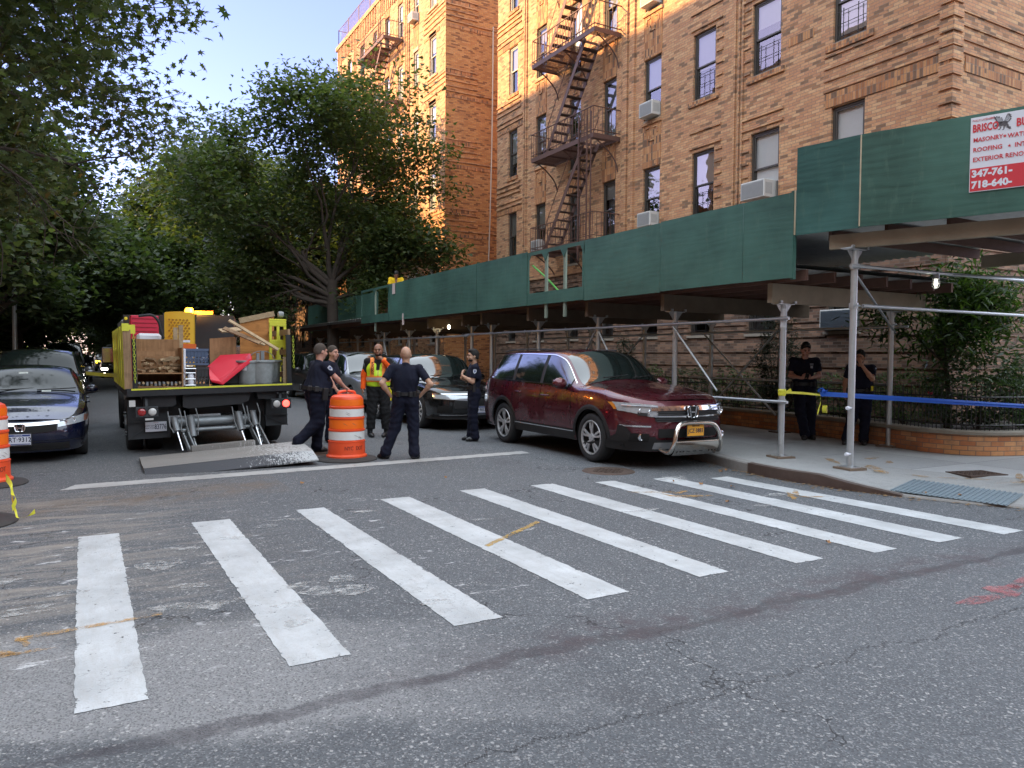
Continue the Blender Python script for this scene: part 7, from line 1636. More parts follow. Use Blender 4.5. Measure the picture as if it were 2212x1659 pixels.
# ================================================================ people (signed-distance modelling, one continuous surface each)
class SDF:
    def __init__(s, lo, hi, res):
        s.lo = np.array(lo, float); s.res = res; s.n = np.ceil((np.array(hi)-s.lo)/res).astype(int)+1; s.a = np.full(s.n, 1., np.float32)
    def region(s, lo, hi):
        i0 = np.maximum(((np.array(lo)-s.lo)/s.res).astype(int)-1, 0); i1 = np.minimum(((np.array(hi)-s.lo)/s.res).astype(int)+2, s.n)
        if (i1 <= i0).any(): return None, None
        sl = tuple(slice(a, b) for a, b in zip(i0, i1)); ax = [s.lo[k]+s.res*np.arange(i0[k], i1[k]) for k in range(3)]
        return sl, np.stack(np.meshgrid(*ax, indexing='ij'), -1)
    def put(s, f, lo, hi, k, op='add'):
        pad = k+3*s.res+.01; sl, P = s.region(np.array(lo)-pad, np.array(hi)+pad)
        if sl is None: return
        d = f(P); a = s.a[sl]
        if op == 'add':
            h = np.clip(.5+.5*(a-d)/max(k, 1e-5), 0, 1); s.a[sl] = a*(1-h)+d*h-k*h*(1-h)
        else:
            d = -d; h = np.clip(.5-.5*(a-d)/max(k, 1e-5), 0, 1); s.a[sl] = a*(1-h)+d*h+k*h*(1-h)
    def cone(s, a, b, ra, rb=None, k=.02, op='add', sq=None):
        a = np.array(a, float); b = np.array(b, float); rb = ra if rb is None else rb; ab = b-a; L2 = max(ab@ab, 1e-9)
        def f(P):
            t = np.clip(((P-a)@ab)/L2, 0, 1); q = P-a-t[..., None]*ab
            if sq is not None: q = q*np.array(sq)
            return np.sqrt((q*q).sum(-1))-(ra+(rb-ra)*t)
        r = max(ra, rb)*(1.35 if sq is not None else 1); s.put(f, np.minimum(a, b)-r, np.maximum(a, b)+r, k, op)
    def ell(s, c, r, R=None, k=.02, op='add'):
        c = np.array(c, float); r = np.array(r, float); R_ = np.eye(3) if R is None else np.array(R)
        def f(P):
            q = (P-c)@R_; k0 = np.sqrt(((q/r)**2).sum(-1)); k1 = np.sqrt(((q/r**2)**2).sum(-1)); return k0*(k0-1)/np.maximum(k1, 1e-6)
        m = r.max(); s.put(f, c-m, c+m, k, op)
    def cutz(s, n, p, lo=None, hi=None):
        """remove everything on the side the normal n points to, beyond point p, inside the box"""
        n = np.array(n, float); p = np.array(p, float); sl, P = s.region(s.lo if lo is None else lo, s.lo+s.n*s.res if hi is None else hi)
        d = (P-p)@n; s.a[sl] = np.maximum(s.a[sl], d)
    def noise(s, amp, f=(30, 30, 30), ph=0.):
        ax = [s.lo[k]+s.res*np.arange(s.n[k]) for k in range(3)]; X, Y, Z = np.meshgrid(*ax, indexing='ij', sparse=True)
        s.a += (amp*np.sin(Z*f[2]+3*np.sin(X*f[0]*.5+ph)+2*np.sin(Y*f[1]*.4+ph*2))*np.sin(X*f[0]+2*np.sin(Z*f[2]*.3+ph))).astype(np.float32)
    def mesh(s, name, mat, parent):
        a = s.a; ins = a < 0
        cor = [(i, j, k) for i in (0, 1) for j in (0, 1) for k in (0, 1)]; n0, n1, n2 = np.array(a.shape)-1
        cnt = sum(ins[i:n0+i, j:n1+j, k:n2+k].astype(np.int8) for i, j, k in cor); act = np.argwhere((cnt > 0) & (cnt < 8))
        vid = -np.ones((n0, n1, n2), np.int32); vid[tuple(act.T)] = np.arange(len(act)); V = np.zeros((len(act), 3)); C_ = np.zeros(len(act))
        val = {c: a[act[:, 0]+c[0], act[:, 1]+c[1], act[:, 2]+c[2]] for c in cor}
        for c in cor:
            for ax in range(3):
                if c[ax]: continue
                d = list(c); d[ax] = 1; d = tuple(d); va, vb = val[c], val[d]; m = (va < 0) != (vb < 0); t = va[m]/(va[m]-vb[m]); p = np.tile(np.array(c, float), (m.sum(), 1)); p[:, ax] += t; V[m] += p; C_[m] += 1
        V = s.lo+(act+V/C_[:, None])*s.res; F_ = []
        for ax in range(3):
            sh = [slice(1, None)]*3; x0 = [slice(None)]*3; x1 = [slice(None)]*3; x0[ax] = slice(0, -1); x1[ax] = slice(1, None); A, B = ins[tuple(x0)], ins[tuple(x1)]; e = np.argwhere(A != B)
            if not len(e): continue
            u, v = [(1, 2), (2, 0), (0, 1)][ax]; ok = (e[:, u] > 0) & (e[:, v] > 0) & (e[:, u] < a.shape[u]-1) & (e[:, v] < a.shape[v]-1) & (e[:, ax] < a.shape[ax]-1); e = e[ok]; fl = A[tuple(e.T)]
            def g_(du, dv): q = e.copy(); q[:, u] -= du; q[:, v] -= dv; return vid[tuple(q.T)]
            Q = np.stack([g_(0, 0), g_(1, 0), g_(1, 1), g_(0, 1)], 1); Q[fl] = Q[fl][:, ::-1]; F_.append(Q)
        Q = np.concatenate(F_)[:, ::-1]; Q = Q[(Q >= 0).all(1)]; me = bpy.data.meshes.new(name)
        me.vertices.add(len(V)); me.vertices.foreach_set('co', V.reshape(-1).astype(np.float32)); me.loops.add(Q.size); me.loops.foreach_set('vertex_index', Q.reshape(-1).astype(np.int32)); me.polygons.add(len(Q)); me.polygons.foreach_set('loop_start', np.arange(0, Q.size, 4, dtype=np.int32)); me.polygons.foreach_set('use_smooth', [True]*len(Q)); me.update(calc_edges=True)
        bm = bmesh.new(); bm.from_mesh(me); bmesh.ops.smooth_vert(bm, verts=bm.verts, factor=.4, use_axis_x=True, use_axis_y=True, use_axis_z=True); bmesh.ops.recalc_face_normals(bm, faces=bm.faces); bm.to_mesh(me); bm.free()
        me.materials.append(mat); o = bpy.data.objects.new(name, me); COL.objects.link(o); o.parent = parent; return o
def skinmat(name, col):
    b = NB(name); o = b.obj(); n = b.noise(14, 5, .6, o); c = b.mix(n, tuple(k*.86 for k in col), tuple(min(1, k*1.1) for k in col)); b.bsdf(col=c, rough=.5, spec=.4, sub=.08); return b.m
def clothmat(name, col, rough=.85, sheen=.0):
    b = NB(name); o = b.obj(); n = b.noise(9, 5, .65, o); c = b.mix(n, tuple(k*.75 for k in col), tuple(k*1.25 for k in col)); b.bsdf(col=c, rough=rough, sheen=sheen, spec=.25, normal=b.bump(b.math('ADD', b.noise(22, 4, .6, o), b.math('MULTIPLY', b.noise(300, 2, .5, o), .15)), .5, .012)); return b.m
m_navy = clothmat('navy_uniform', (.0075, .009, .021)); m_navy2 = clothmat('dark_navy_trousers', (.006, .0075, .019)); m_shoe = M('black_boot_leather', (.012, .012, .013), .38, 0, .3, 20); m_belt = M('black_duty_belt', (.012, .012, .013), .45, 0, .2, 30); m_hairb = M('black_hair', (.008, .007, .006), .8, 0, .3, 60, .004, bscale=200); m_hairg = M('short_grey_brown_hair', (.058, .044, .035), .9, 0, .3, 80, .003, bscale=200)
m_eye = M('eye_dark', (.02, .015, .012), .2); m_patch = M('silver_blue_patch', (.42, .45, .52), .6, 0, .35, 60); m_lip = M('lip', (.30, .12, .10), .5); m_blackT = clothmat('black_shirt', (.012, .012, .013))
SKIN = dict(pink=skinmat('skin_rosy', (.52, .27, .20)), tan=skinmat('skin_tan', (.42, .22, .135)), olive=skinmat('skin_olive', (.46, .27, .18)), brown=skinmat('skin_brown', (.27, .135, .085)))
def lerp3(a, b, t): return [a[i]+(b[i]-a[i])*t for i in range(3)]
def rotz3(a): c, s_ = math.cos(a), math.sin(a); return np.array([[c, -s_, 0], [s_, c, 0], [0, 0, 1.]])
def rotx3(a): c, s_ = math.cos(a), math.sin(a); return np.array([[1., 0, 0], [0, c, -s_], [0, s_, c]])
def person(label, loc, heading, J={}, H=1.78, skin='tan', hair='short', hairm=None, fat=1., shirt=m_navy, trousers=m_navy2, feet=((0., 0.), (0., 0.)), head=(0., 0.), hands=None, res=.0085, sleeve=.62, uniform=True, beard=False, longsleeve=None, mask=False, vest=False, cat='person', female=False, simple=False, patches=(1, 1), curl=(.35, .35), bald=False, bootcuff=0.):
    """front is local +Y; R = +X side"""
    t = thing('person', loc, label, cat, None, heading); t.scale = (H/1.78,)*3
    j = dict(pel=(0, 0, .96), chest=(0, .0, 1.28), neck=(0, -.01, 1.49), head=(0, .025, 1.655), shL=(-.195, -.01, 1.43), shR=(.195, -.01, 1.43), elL=(-.27, -.03, 1.16), elR=(.27, -.03, 1.16), wrL=(-.29, .06, .92), wrR=(.29, .06, .92), haL=None, haR=None,
             hiL=(-.095, 0, .92), hiR=(.095, 0, .92), knL=(-.11, .02, .50), knR=(.11, .02, .50), anL=(-.12, -.02, .09), anR=(.12, -.02, .09)); j.update(J)
    J_ = {k: np.array(v, float) for k, v in j.items() if v is not None}
    pts = np.array(list(J_.values())); lo = pts.min(0)-[.27, .27, .12]; hi = pts.max(0)+[.27, .27, .16]; lo[2] = min(lo[2], -.02)
    # ---- body
    B = SDF(lo, hi, res); h = J_['head']; R = rotz3(head[0]) @ rotx3(head[1]); hs = 1.07; loc_ = lambda x, y, z: h+R @ np.array([x, y, z])*hs; Re = R/hs
    B.ell(loc_(0, -.012, .022), (.077, .098, .098), Re, .01); B.ell(loc_(0, .022, -.045), (.058, .068, .074), Re, .03); B.ell(loc_(0, .048, -.095), (.030, .028, .026), Re, .02)
    B.cone(loc_(0, .082, .012), loc_(0, .106, -.022), .010, .015, .010); B.ell(loc_(0, .085, -.058), (.024, .013, .008), R, .006); B.ell(loc_(0, .080, .030), (.055, .014, .010), Re, .012)
    for sg in (-1, 1):
        B.ell(loc_(sg*.077, -.008, -.010), (.010, .019, .031), R, .006); B.ell(loc_(sg*.030, .092, .010), (.015, .012, .010), R, .006, 'sub'); B.ell(loc_(sg*.045, .062, -.030), (.022, .022, .026), R, .02)
    B.cone(J_['neck']-[0, 0, .03], loc_(0, -.012, -.06), .060, .056, .02)
    f = fat; B.cone(J_['neck']-[0, 0, .12], J_['pel'], .05, .08, .04)
    for sd, sg in (('L', -1), ('R', 1)):
        B.cone(J_['sh'+sd], J_['el'+sd], .050, .041, .02); B.cone(J_['el'+sd], J_['wr'+sd], .041, .026, .02); B.ell(lerp3(J_['el'+sd], J_['wr'+sd], .28), (.040, .040, .05), None, .03)
        B.cone(J_['neck']-[0, 0, .09], J_['sh'+sd], .04, .05, .03); B.cone(J_['hi'+sd], J_['kn'+sd], .075, .05, .03); B.cone(J_['kn'+sd], J_['an'+sd], .048, .035, .03); B.cone(J_['an'+sd]-[0, 0, .02], J_['an'+sd]+rotz3(feet[0 if sd == 'L' else 1][0]) @ np.array([0, .1, -.04]), .03, .025, .02)
        w = J_['wr'+sd]; tgt = J_.get('ha'+sd); d = (tgt-w) if tgt is not None else (w-J_['el'+sd]); d = d/np.linalg.norm(d)
        pn_ = (hands or {}).get(sd); n = np.array(pn_ if pn_ is not None else (sg*1., .15, 0.), float); n = n-(n@d)*d; n /= np.linalg.norm(n); s_ = np.cross(d, n)*sg*-1    # n: back of the hand, s_: towards the thumb
        if s_[1] < 0 and pn_ is None: s_ = -s_
        if (hands or {}).get(sd+'t') is not None:
            if s_ @ np.array((hands)[sd+'t'], float) < 0: s_ = -s_
        c0 = w+d*.05
        for q in (-.024, -.008, .008, .024): B.cone(w+d*.012+s_*q*.6, w+d*.085+s_*q, .016, .013, .012)
        cu = curl[0 if sd == 'L' else 1]
        for qi, (q, L) in enumerate(((.029, .070), (.010, .080), (-.009, .075), (-.027, .058))):
            p = w+d*.088+s_*q; dd = d.copy(); a = cu*(1+.18*qi)
            for seg, fr in enumerate((.42, .33, .25)):
                dd = dd*math.cos(a)-n*math.sin(a); dd /= np.linalg.norm(dd); nn = np.cross(s_, dd); 
                if nn @ n < 0: nn = -nn
                n_old = n; p2 = p+dd*L*fr; B.cone(p, p2, .0098-.0008*seg, .0092-.0008*seg, .004); p = p2
                a = cu*.8
                n_cur = nn; d_keep = dd
                dd = d_keep; 
                # rotate using the finger's own back direction
                dd = dd; n = n_cur
            n = n_old if seg == 0 else n0_ if False else n_cur
            n = np.array(pn_ if pn_ is not None else (sg*1., .15, 0.), float); n = n-(n@d)*d; n /= np.linalg.norm(n)
        tp1 = w+d*.025+s_*.022; tp2 = tp1+d*.034+s_*.026-n*.012; tp3 = tp2+d*.032+s_*.004-n*.014; B.cone(tp1, tp2, .0145, .012, .012); B.cone(tp2, tp3, .0115, .0095, .004)
    body = B.mesh('body', SKIN[skin], t)
    # ---- face details
    q = MB()
    for sg in (-1, 1):
        c = loc_(sg*.030, .0865, .010); q.lathe([(0, -.006), (.0075, -.004), (.010, 0), (.0075, .005), (0, .006)], 8, T=Matrix.Translation(c) @ Matrix(R.tolist()).to_4x4() @ Matrix.Rotation(math.pi/2, 4, 'X'))
    q.build('eye', m_eye, t, smooth=True); q = MB()
    for sg in (-1, 1): q.tube([loc_(sg*.014, .0975, .030), loc_(sg*.032, .097, .036), loc_(sg*.050, .086, .031)], .0045, 5)
    q.build('eyebrow', hairm or m_hairb, t)
    if not mask: q = MB(); q.tube([loc_(-.022, .094, -.060), loc_(0, .0995, -.057), loc_(.022, .094, -.060)], .0042, 5); q.build('mouth', m_lip, t)
    if not bald:
        Hs = SDF(h-.16, h+.17, res*.9); top = .004 if hair == 'buzz' else .012
        Hs.ell(loc_(0, -.015, .026+top*.6), (.0785+top*.2, .099+top*.2, .097+top), Re, .01); Hs.ell(loc_(0, -.052, -.02), (.069, .056, .07), Re, .02)
        if hair == 'bun': Hs.ell(loc_(0, -.12, .02), (.035, .03, .035), R, .012)
        if hair == 'quiff': Hs.ell(loc_(0, .045, .105), (.060, .045, .030), R, .02); Hs.noise(.003, (90, 90, 60))
        Hs.cutz(R @ np.array([0, .80, -.60]), loc_(0, .066, .062)); Hs.noise(.0012, (160, 150, 90)); Hs.cutz(R @ np.array([0, .35, -.93]), loc_(0, -.03, -.035)); Hs.mesh('hair', hairm or m_hairb, t)
    if beard or mask:
        Hs = SDF(h-.16, h+.14, res*.8); Hs.ell(loc_(0, .030, -.060), (.062, .070, .060), R, .01); 
        if mask: Hs.ell(loc_(0, .072, -.045), (.045, .035, .048), R, .02)
        Hs.cutz(R @ np.array([0, -.75, .45]), loc_(0, .015, -.06)); Hs.cutz(R @ np.array([0, .30 if not mask else .1, 1.]), loc_(0, .03, -.035 if not mask else -.004))
        Hs.mesh('face_mask' if mask else 'beard', m_belt if mask else (hairm or m_hairb), t)
    # ---- shirt
    C_ = SDF(lo, hi, res*1.1); pe, ch, ne = J_['pel'], J_['chest'], J_['neck']; up_ = (ne-pe)/np.linalg.norm(ne-pe); sx = J_['shR']-J_['shL']; sx = sx/np.linalg.norm(sx); fw_ = np.cross(up_, sx)
    for sg in (-1, 1):
        C_.cone(pe+sx*sg*.065*f+up_*.07, ch+sx*sg*.085+fw_*.005, .118*f, .122+.03*(f-1), .05); C_.cone(ch+sx*sg*.085, ch+sx*sg*.080+up_*.11, .122, .092, .05); C_.cone(ne-up_*.065+sx*sg*.03, J_['shL' if sg < 0 else 'shR']+up_*.0, .055, .068, .05)
    C_.cone(ne-up_*.16, ne-up_*.005-fw_*.008, .10, .064, .03)
    if f > 1.2: C_.ell(pe+up_*.17+fw_*.05*f, (.17*f*.85, .13*f, .16), None, .06)
    else: C_.ell(ch+fw_*.03, (.14, .10, .12), None, .05)
    if uniform: C_.ell(ch-up_*.01+fw_*.055, (.165, .085, .19), None, .04); C_.ell(ch-up_*.01-fw_*.045, (.175, .085, .20), None, .04)
    for sd, sg in (('L', -1), ('R', 1)):
        S0, E0, W0 = J_['sh'+sd], J_['el'+sd], J_['wr'+sd]; e = np.array(lerp3(S0, E0, sleeve)); C_.cone(S0, e, .072, .066, .03)
        if longsleeve: C_.cone(e, E0, .064, .054, .02); C_.cone(E0, lerp3(E0, W0, .93), .054, .038, .02)
    C_.noise(.0035, (34, 30, 26), loc[0]); C_.cutz(-up_, pe+up_*(.02 if uniform else -.10), lo=[lo[0], lo[1], lo[2]], hi=[hi[0], hi[1], pe[2]+.05])
    # open collar and sleeve ends
    C_.cutz(up_*.9+fw_*.35, ne+up_*.022+fw_*.02, lo=ne-[.13, .16, .02], hi=ne+[.13, .16, .3])
    for sd in 'LR':
        if longsleeve: continue
        S0, E0 = J_['sh'+sd], J_['el'+sd]; dd = (E0-S0)/np.linalg.norm(E0-S0); e = S0+(E0-S0)*(sleeve+.10); m = (S0+(E0-S0)*1.0); sl, P = C_.region(np.minimum(e, m)-.10, np.maximum(e, m)+.10); 
        dcut = (P-e)@dd; near_ = np.linalg.norm(P-e, axis=-1) < .13; C_.a[sl] = np.where(near_, np.maximum(C_.a[sl], dcut), C_.a[sl])
    C_.mesh('shirt', shirt, t)
    if longsleeve is not None and longsleeve is not shirt:
        Ls = SDF(lo, hi, res*1.1)
        for sd in 'LR': E0, W0 = J_['el'+sd], J_['wr'+sd]; S0 = J_['sh'+sd]; Ls.cone(lerp3(S0, E0, .66), E0, .064+.006, .060, .02); Ls.cone(E0, lerp3(E0, W0, .95), .060, .044, .02)
        Ls.noise(.004, (40, 40, 40)); Ls.mesh('sleeve', longsleeve, t)
    # ---- trousers
    T_ = SDF(lo, hi, res*1.1); k_ = .5*(1+f)
    T_.cone(pe+sx*-.07*f+up_*.045, pe+sx*.07*f+up_*.045, .108*k_, .108*k_, .03)
    for sd, sg in (('L', -1), ('R', 1)):
        hp, kn, an = J_['hi'+sd], J_['kn'+sd], J_['an'+sd]; T_.cone(hp+[0, 0, .03], kn, .118*k_, .092*k_, .04); T_.ell(hp-fw_*.045+[0, 0, -.01], (.085*k_, .08, .095), None, .05); T_.cone(kn, an+[0, 0, .02], .092*k_, .078, .03); T_.cone(an+[0, 0, .05], an+[0, 0, .01], .08, .088, .03)
        pk = np.array(lerp3(hp, kn, .62)); T_.ell(pk+np.array([sg*.075, 0, 0]), (.022, .065, .085), None, .02)
    T_.noise(.006, (26, 22, 46), loc[1]); T_.cutz(up_, pe+up_*.075); T_.cutz([0, 0, -1], [0, 0, .035+bootcuff], hi=[hi[0], hi[1], .10+bootcuff]); T_.mesh('trousers', trousers, t)
    # ---- shoes
    for i, (sd, sg) in enumerate((('L', -1), ('R', 1))):
        yaw_, pit = feet[i]; Rf = rotz3(yaw_) @ rotx3(pit); an = J_['an'+sd]; fp = lambda x, y, z: an+Rf @ np.array([x, y, z]); S_ = SDF(an-.24, an+.24, .008)
        S_.cone(fp(0, 0, .07+bootcuff), fp(0, -.02, -.03), .052+(.014 if bootcuff else 0), .048, .02); S_.cone(fp(0, -.035, -.045), fp(0, .10, -.045), .040, .045, .03); S_.cone(fp(0, .09, -.050), fp(.0, .155, -.058), .046, .034, .03); S_.cutz(Rf @ np.array([0, 0, -1.]), fp(0, 0, -.088)); S_.mesh('boot', m_shoe, t)
    # ---- duty belt and gear
    bz = pe+up_*.085
    if uniform:
        q = MB(); P = []; rx, ry = .160*k_+.012*f, .128*k_+.01
        ring = []
        for a in np.linspace(0, 2*math.pi, 33): c = bz+sx*rx*math.cos(a)*f**.5+fw_*ry*math.sin(a)*f**.5; ring.append([c-up_*.028, c-up_*.028+(c-bz)*.09, c+up_*.028+(c-bz)*.09, c+up_*.028])
        q.grid(ring); blt = q.build('duty_belt', m_belt, t, smooth=True, angle=50)
        gear = [('holster', 0.05, .05, .09, .20, -.07), ('pouch', -.55, .04, .07, .09, 0), ('radio', 2.95, .045, .06, .17, .0), ('pouch', 2.5, .04, .06, .09, 0), ('cuff_case', -1.0, .035, .07, .08, 0), ('pouch', -2.0, .04, .07, .09, 0), ('pouch', .75, .035, .06, .08, 0), ('pouch', 2.1, .035, .05, .08, 0)]
        for nm, a, dp_, wd, hh_, dz in gear:
            o_ = sx*math.cos(a)*rx*f**.5+fw_*math.sin(a)*ry*f**.5; nrm = o_/np.linalg.norm(o_); tg = np.cross(up_, nrm); c = bz+o_+nrm*(.012+dp_/2)+up_*dz; mt = Matrix(((tg[0], nrm[0], up_[0], c[0]), (tg[1], nrm[1], up_[1], c[1]), (tg[2], nrm[2], up_[2], c[2]), (0, 0, 0, 1)))
            g_ = MB(); g_.box(-wd/2, -dp_/2, -hh_/2, wd/2, dp_/2, hh_/2, T=mt)
            if nm == 'radio': g_.tube([mt @ Vector((wd*.3, 0, hh_/2)), mt @ Vector((wd*.3, 0, hh_/2+.10))], .007, 6)
            g_.build(nm, m_belt, blt, bevel=.008)
        for side_, sgn in zip(patches, (-1, 1)):
            if not side_: continue
            sd = 'L' if sgn < 0 else 'R'; S0, E0 = J_['sh'+sd], J_['el'+sd]; dd = (E0-S0)/np.linalg.norm(E0-S0); ou = np.array([sgn*1., 0, .35]); ou = ou-(ou@dd)*dd; ou /= np.linalg.norm(ou); tg = np.cross(ou, dd); c = S0+dd*.075
            q = MB(); P = []
            for (x_, y_) in ((-.030, -.04), (0, -.047), (.030, -.04), (.034, -.012), (.028, .020), (0, .047), (-.028, .020), (-.034, -.012)): P.append(tuple(c+tg*x_+dd*y_+ou*(.0785-.35*x_*x_/.03)))
            q.quad(*P); q.build('shoulder_patch', m_patch, t)
            q = MB(); q.quad(*[tuple(c+tg*x_*.55+dd*y_*.55+ou*.0835) for (x_, y_) in ((-.03, -.02), (0, -.035), (.03, -.02), (.02, .02), (0, .035), (-.02, .02))]); q.build('patch_emblem', M('patch_navy', (.05, .07, .2), .7), t)
    return t, J_, dict(up=up_, sx=sx, fw=fw_, bz=bz, head=loc_, R=R)
def extra(t, mb, name, mat, **k): return mb.build(name, mat, t, **k)
RZ = math.radians
# 1 heavy officer leaning on the barrel; walks to the right, seen from behind-left, back foot trailing
t, J1, I = person('officer with grey cropped hair leaning one hand on the orange barrel', (3.38, 12.55, 0), RZ(-82), dict(
    pel=(0, -.02, .98), chest=(0, .03, 1.30), neck=(0, .04, 1.51), head=(0, .07, 1.675), shL=(-.20, .03, 1.45), shR=(.20, .06, 1.44), elR=(.25, .22, 1.25), wrR=(.20, .40, 1.09), haR=(.17, .50, 1.05), elL=(-.25, .05, 1.2), wrL=(-.22, .24, 1.12), knL=(-.11, .06, .50), anL=(-.10, .04, .09), knR=(.10, -.03, .52), anR=(.09, -.36, .20), hiR=(.10, -.02, .93)),
    H=1.80, skin='pink', hair='buzz', hairm=m_hairg, fat=1.48, feet=((-.1, 0.), (.0, -.75)), head=(.1, -.12), hands={'R': (.4, .2, 1.)}, curl=(.5, .3))
# 2 the officer behind him
t, J2, I = person('officer standing just behind the heavy officer, mostly hidden by him', (4.08, 14.1, 0), RZ(-118), dict(elL=(-.26, .05, 1.17), wrL=(-.22, .20, 1.0), elR=(.27, .02, 1.16), wrR=(.25, .14, .98)), H=1.80, skin='pink', hair='short', hairm=m_hairg, fat=1.15, head=(-.5, 0.), res=.010)
q = MB(); c = J2['shL']; [q.box(c[0]-.08, c[1]+.02, c[2]-.06-.05*i, c[0]+.0, c[1]+.125, c[2]-.035-.05*i) for i in range(3)]; extra(t, q, 'shoulder_mic', m_belt)
# 3 worker in the orange-yellow vest facing us, hand at his mouth
m_vy = M('lime_vest', (.50, .72, .02), .6, 0, .08, 20); m_vo = M('orange_vest_band', (.85, .24, .03), .6, 0, .08, 20); m_vs = M('silver_reflective_band', (.55, .50, .47), .35, .2, .1, 30); m_os = clothmat('orange_sleeve', (.80, .10, .01))
t, J3, I = person('bald worker in a lime and orange safety vest with one hand at his mouth', (5.18, 14.62, 0), RZ(158), dict(shL=(-.20, 0, 1.44), shR=(.20, 0, 1.44), elR=(.27, -.02, 1.17), wrR=(.29, .05, .93), elL=(-.30, .12, 1.24), wrL=(-.10, .21, 1.46), haL=(-.02, .17, 1.57), knL=(-.13, .03, .5), anL=(-.15, 0, .09), knR=(.12, .03, .5), anR=(.15, .02, .09)),
    H=1.87, skin='brown', bald=True, fat=1.10, shirt=m_blackT, trousers=m_blackT, longsleeve=m_os, uniform=False, beard=True, head=(-.12, -.05), hands={'L': (-.6, .5, .1), 'R': (1, .1, 0)}, curl=(.55, .3), bootcuff=.12, feet=((-.35, 0), (.35, 0)))
V = SDF([-.34, -.3, .90], [.34, .3, 1.56], .010)
for sg in (-1, 1): V.cone((sg*.085, .0, 1.03), (sg*.095, .0, 1.30), .142, .140, .04); V.cone((sg*.09, 0, 1.30), (sg*.10, -.005, 1.42), .136, .085, .04); V.cone((sg*.09, -.01, 1.46), (sg*.15, -.01, 1.44), .062, .066, .03)
V.ell((0, .05, 1.15), (.15, .14, .15), None, .05); V.cutz([0, 0, -1], [0, 0, .965]); V.cone((0, .20, 1.30), (0, .14, 1.58), .030, .10, .01, 'sub'); V.cone((0, 0, 1.50), (0, 0, 1.7), .09, .1, .01, 'sub')
for sg in (-1, 1): V.cone((sg*.36, 0, 1.38), (sg*.30, 0, 1.20), .125, .10, .02, 'sub')
vo = V.mesh('safety_vest', m_vy, t)
def vband(pl_, name, mat, off=.004):
    """faces of the vest inside a slab, lifted off as a band"""
    me = vo.data; q = MB(); 
    for f_ in me.polygons:
        c = f_.center
        if pl_(c): q.quad(*[tuple(Vector(me.vertices[i].co)+Vector(me.vertices[i].normal)*off) for i in f_.vertices])
    if q.v: q.build(name, mat, t, smooth=True, angle=80)
vband(lambda c: 1.06 < c.z < 1.17, 'orange_band', m_vo); vband(lambda c: 1.085 < c.z < 1.145, 'silver_band', m_vs, .008); vband(lambda c: .075 < abs(c.x) < .15 and c.z > 1.17, 'orange_strap', m_vo); vband(lambda c: abs(c.x) < .008 and c.y > 0, 'zip', m_redl, .004); 
tx = text_mesh('vest_lettering', 'NYCDOT', .062, m_hole, t, loc=(.108, .175, 1.315), rot=(math.pi/2, math.pi/2, math.pi), ext=.001, sx=.9, bold=.002)
q = MB(); q.box(-.03, .0, -.05, .03, .0022, .05, T=Matrix.Translation((.262, .02, 1.36)) @ Matrix.Rotation(math.pi/2, 4, 'Z')); extra(t, q, 'sleeve_badge', m_patch)
# 4 bald officer with his back to us, hands on hips, legs apart
t, J4, I = person('bald officer seen from behind with hands on his hips beside the stop line', (4.45, 11.28, 0), RZ(-27), dict(shL=(-.20, 0, 1.44), shR=(.205, 0, 1.43), elL=(-.36, -.12, 1.20), wrL=(-.235, -.02, 1.0), haL=(-.19, .05, .92), elR=(.40, -.12, 1.19), wrR=(.245, -.01, 1.02), haR=(.20, .06, .97), knL=(-.17, .02, .50), anL=(-.31, -.03, .09), knR=(.12, .02, .50), anR=(.14, -.05, .09), pel=(-.02, 0, .95), head=(0, .01, 1.65)),
    H=1.78, skin='olive', bald=True, fat=.98, feet=((.85, 0.), (-.35, 0.)), head=(.12, 0), hands={'L': (-1, -.5, .2), 'Lt': (0, -1, .3), 'R': (1, -.5, .2), 'Rt': (0, -1, .3)}, curl=(.25, .3))
q = MB(); c = I['bz']-I['sx']*.20; q.box(c[0]-.025, c[1]-.035, c[2]-.12, c[0]+.0, c[1]+.035, c[2]+.05); q.tube([(c[0]-.02, c[1]-.01, c[2]+.03), (c[0]-.045, c[1]-.03, c[2]+.09)], .018, 8); extra(t, q, 'taser', M('taser_yellow', (.80, .72, .02), .45), bevel=.006)
q = MB(); [q.box(J4['shL'][0]-.078, J4['shL'][1]-.025, 1.335+k*.016, J4['shL'][0]-.072, J4['shL'][1]+.025, 1.342+k*.016) for k in range(3)]; extra(t, q, 'chevron', m_patch)
# 5 bearded officer at right, side on, arms folded to the chest
t, J5, I = person('slim bearded officer with a dark quiff standing between the black and maroon cars', (6.58, 13.12, 0), RZ(72), dict(shL=(-.185, .01, 1.43), shR=(.185, .01, 1.43), elL=(-.21, .06, 1.16), wrL=(-.10, .25, 1.28), haL=(-.03, .24, 1.36), elR=(.22, .05, 1.16), wrR=(.06, .24, 1.22), haR=(-.03, .26, 1.25), knL=(-.09, .03, .5), anL=(-.09, -.01, .09), knR=(.09, .02, .5), anR=(.09, .04, .09)),
    H=1.76, skin='olive', hair='quiff', fat=.90, beard=True, feet=((.15, 0), (-.1, 0)), head=(.15, 0.), hands={'L': (0, 1, .1), 'R': (0, 1, .3)}, curl=(.5, .5))
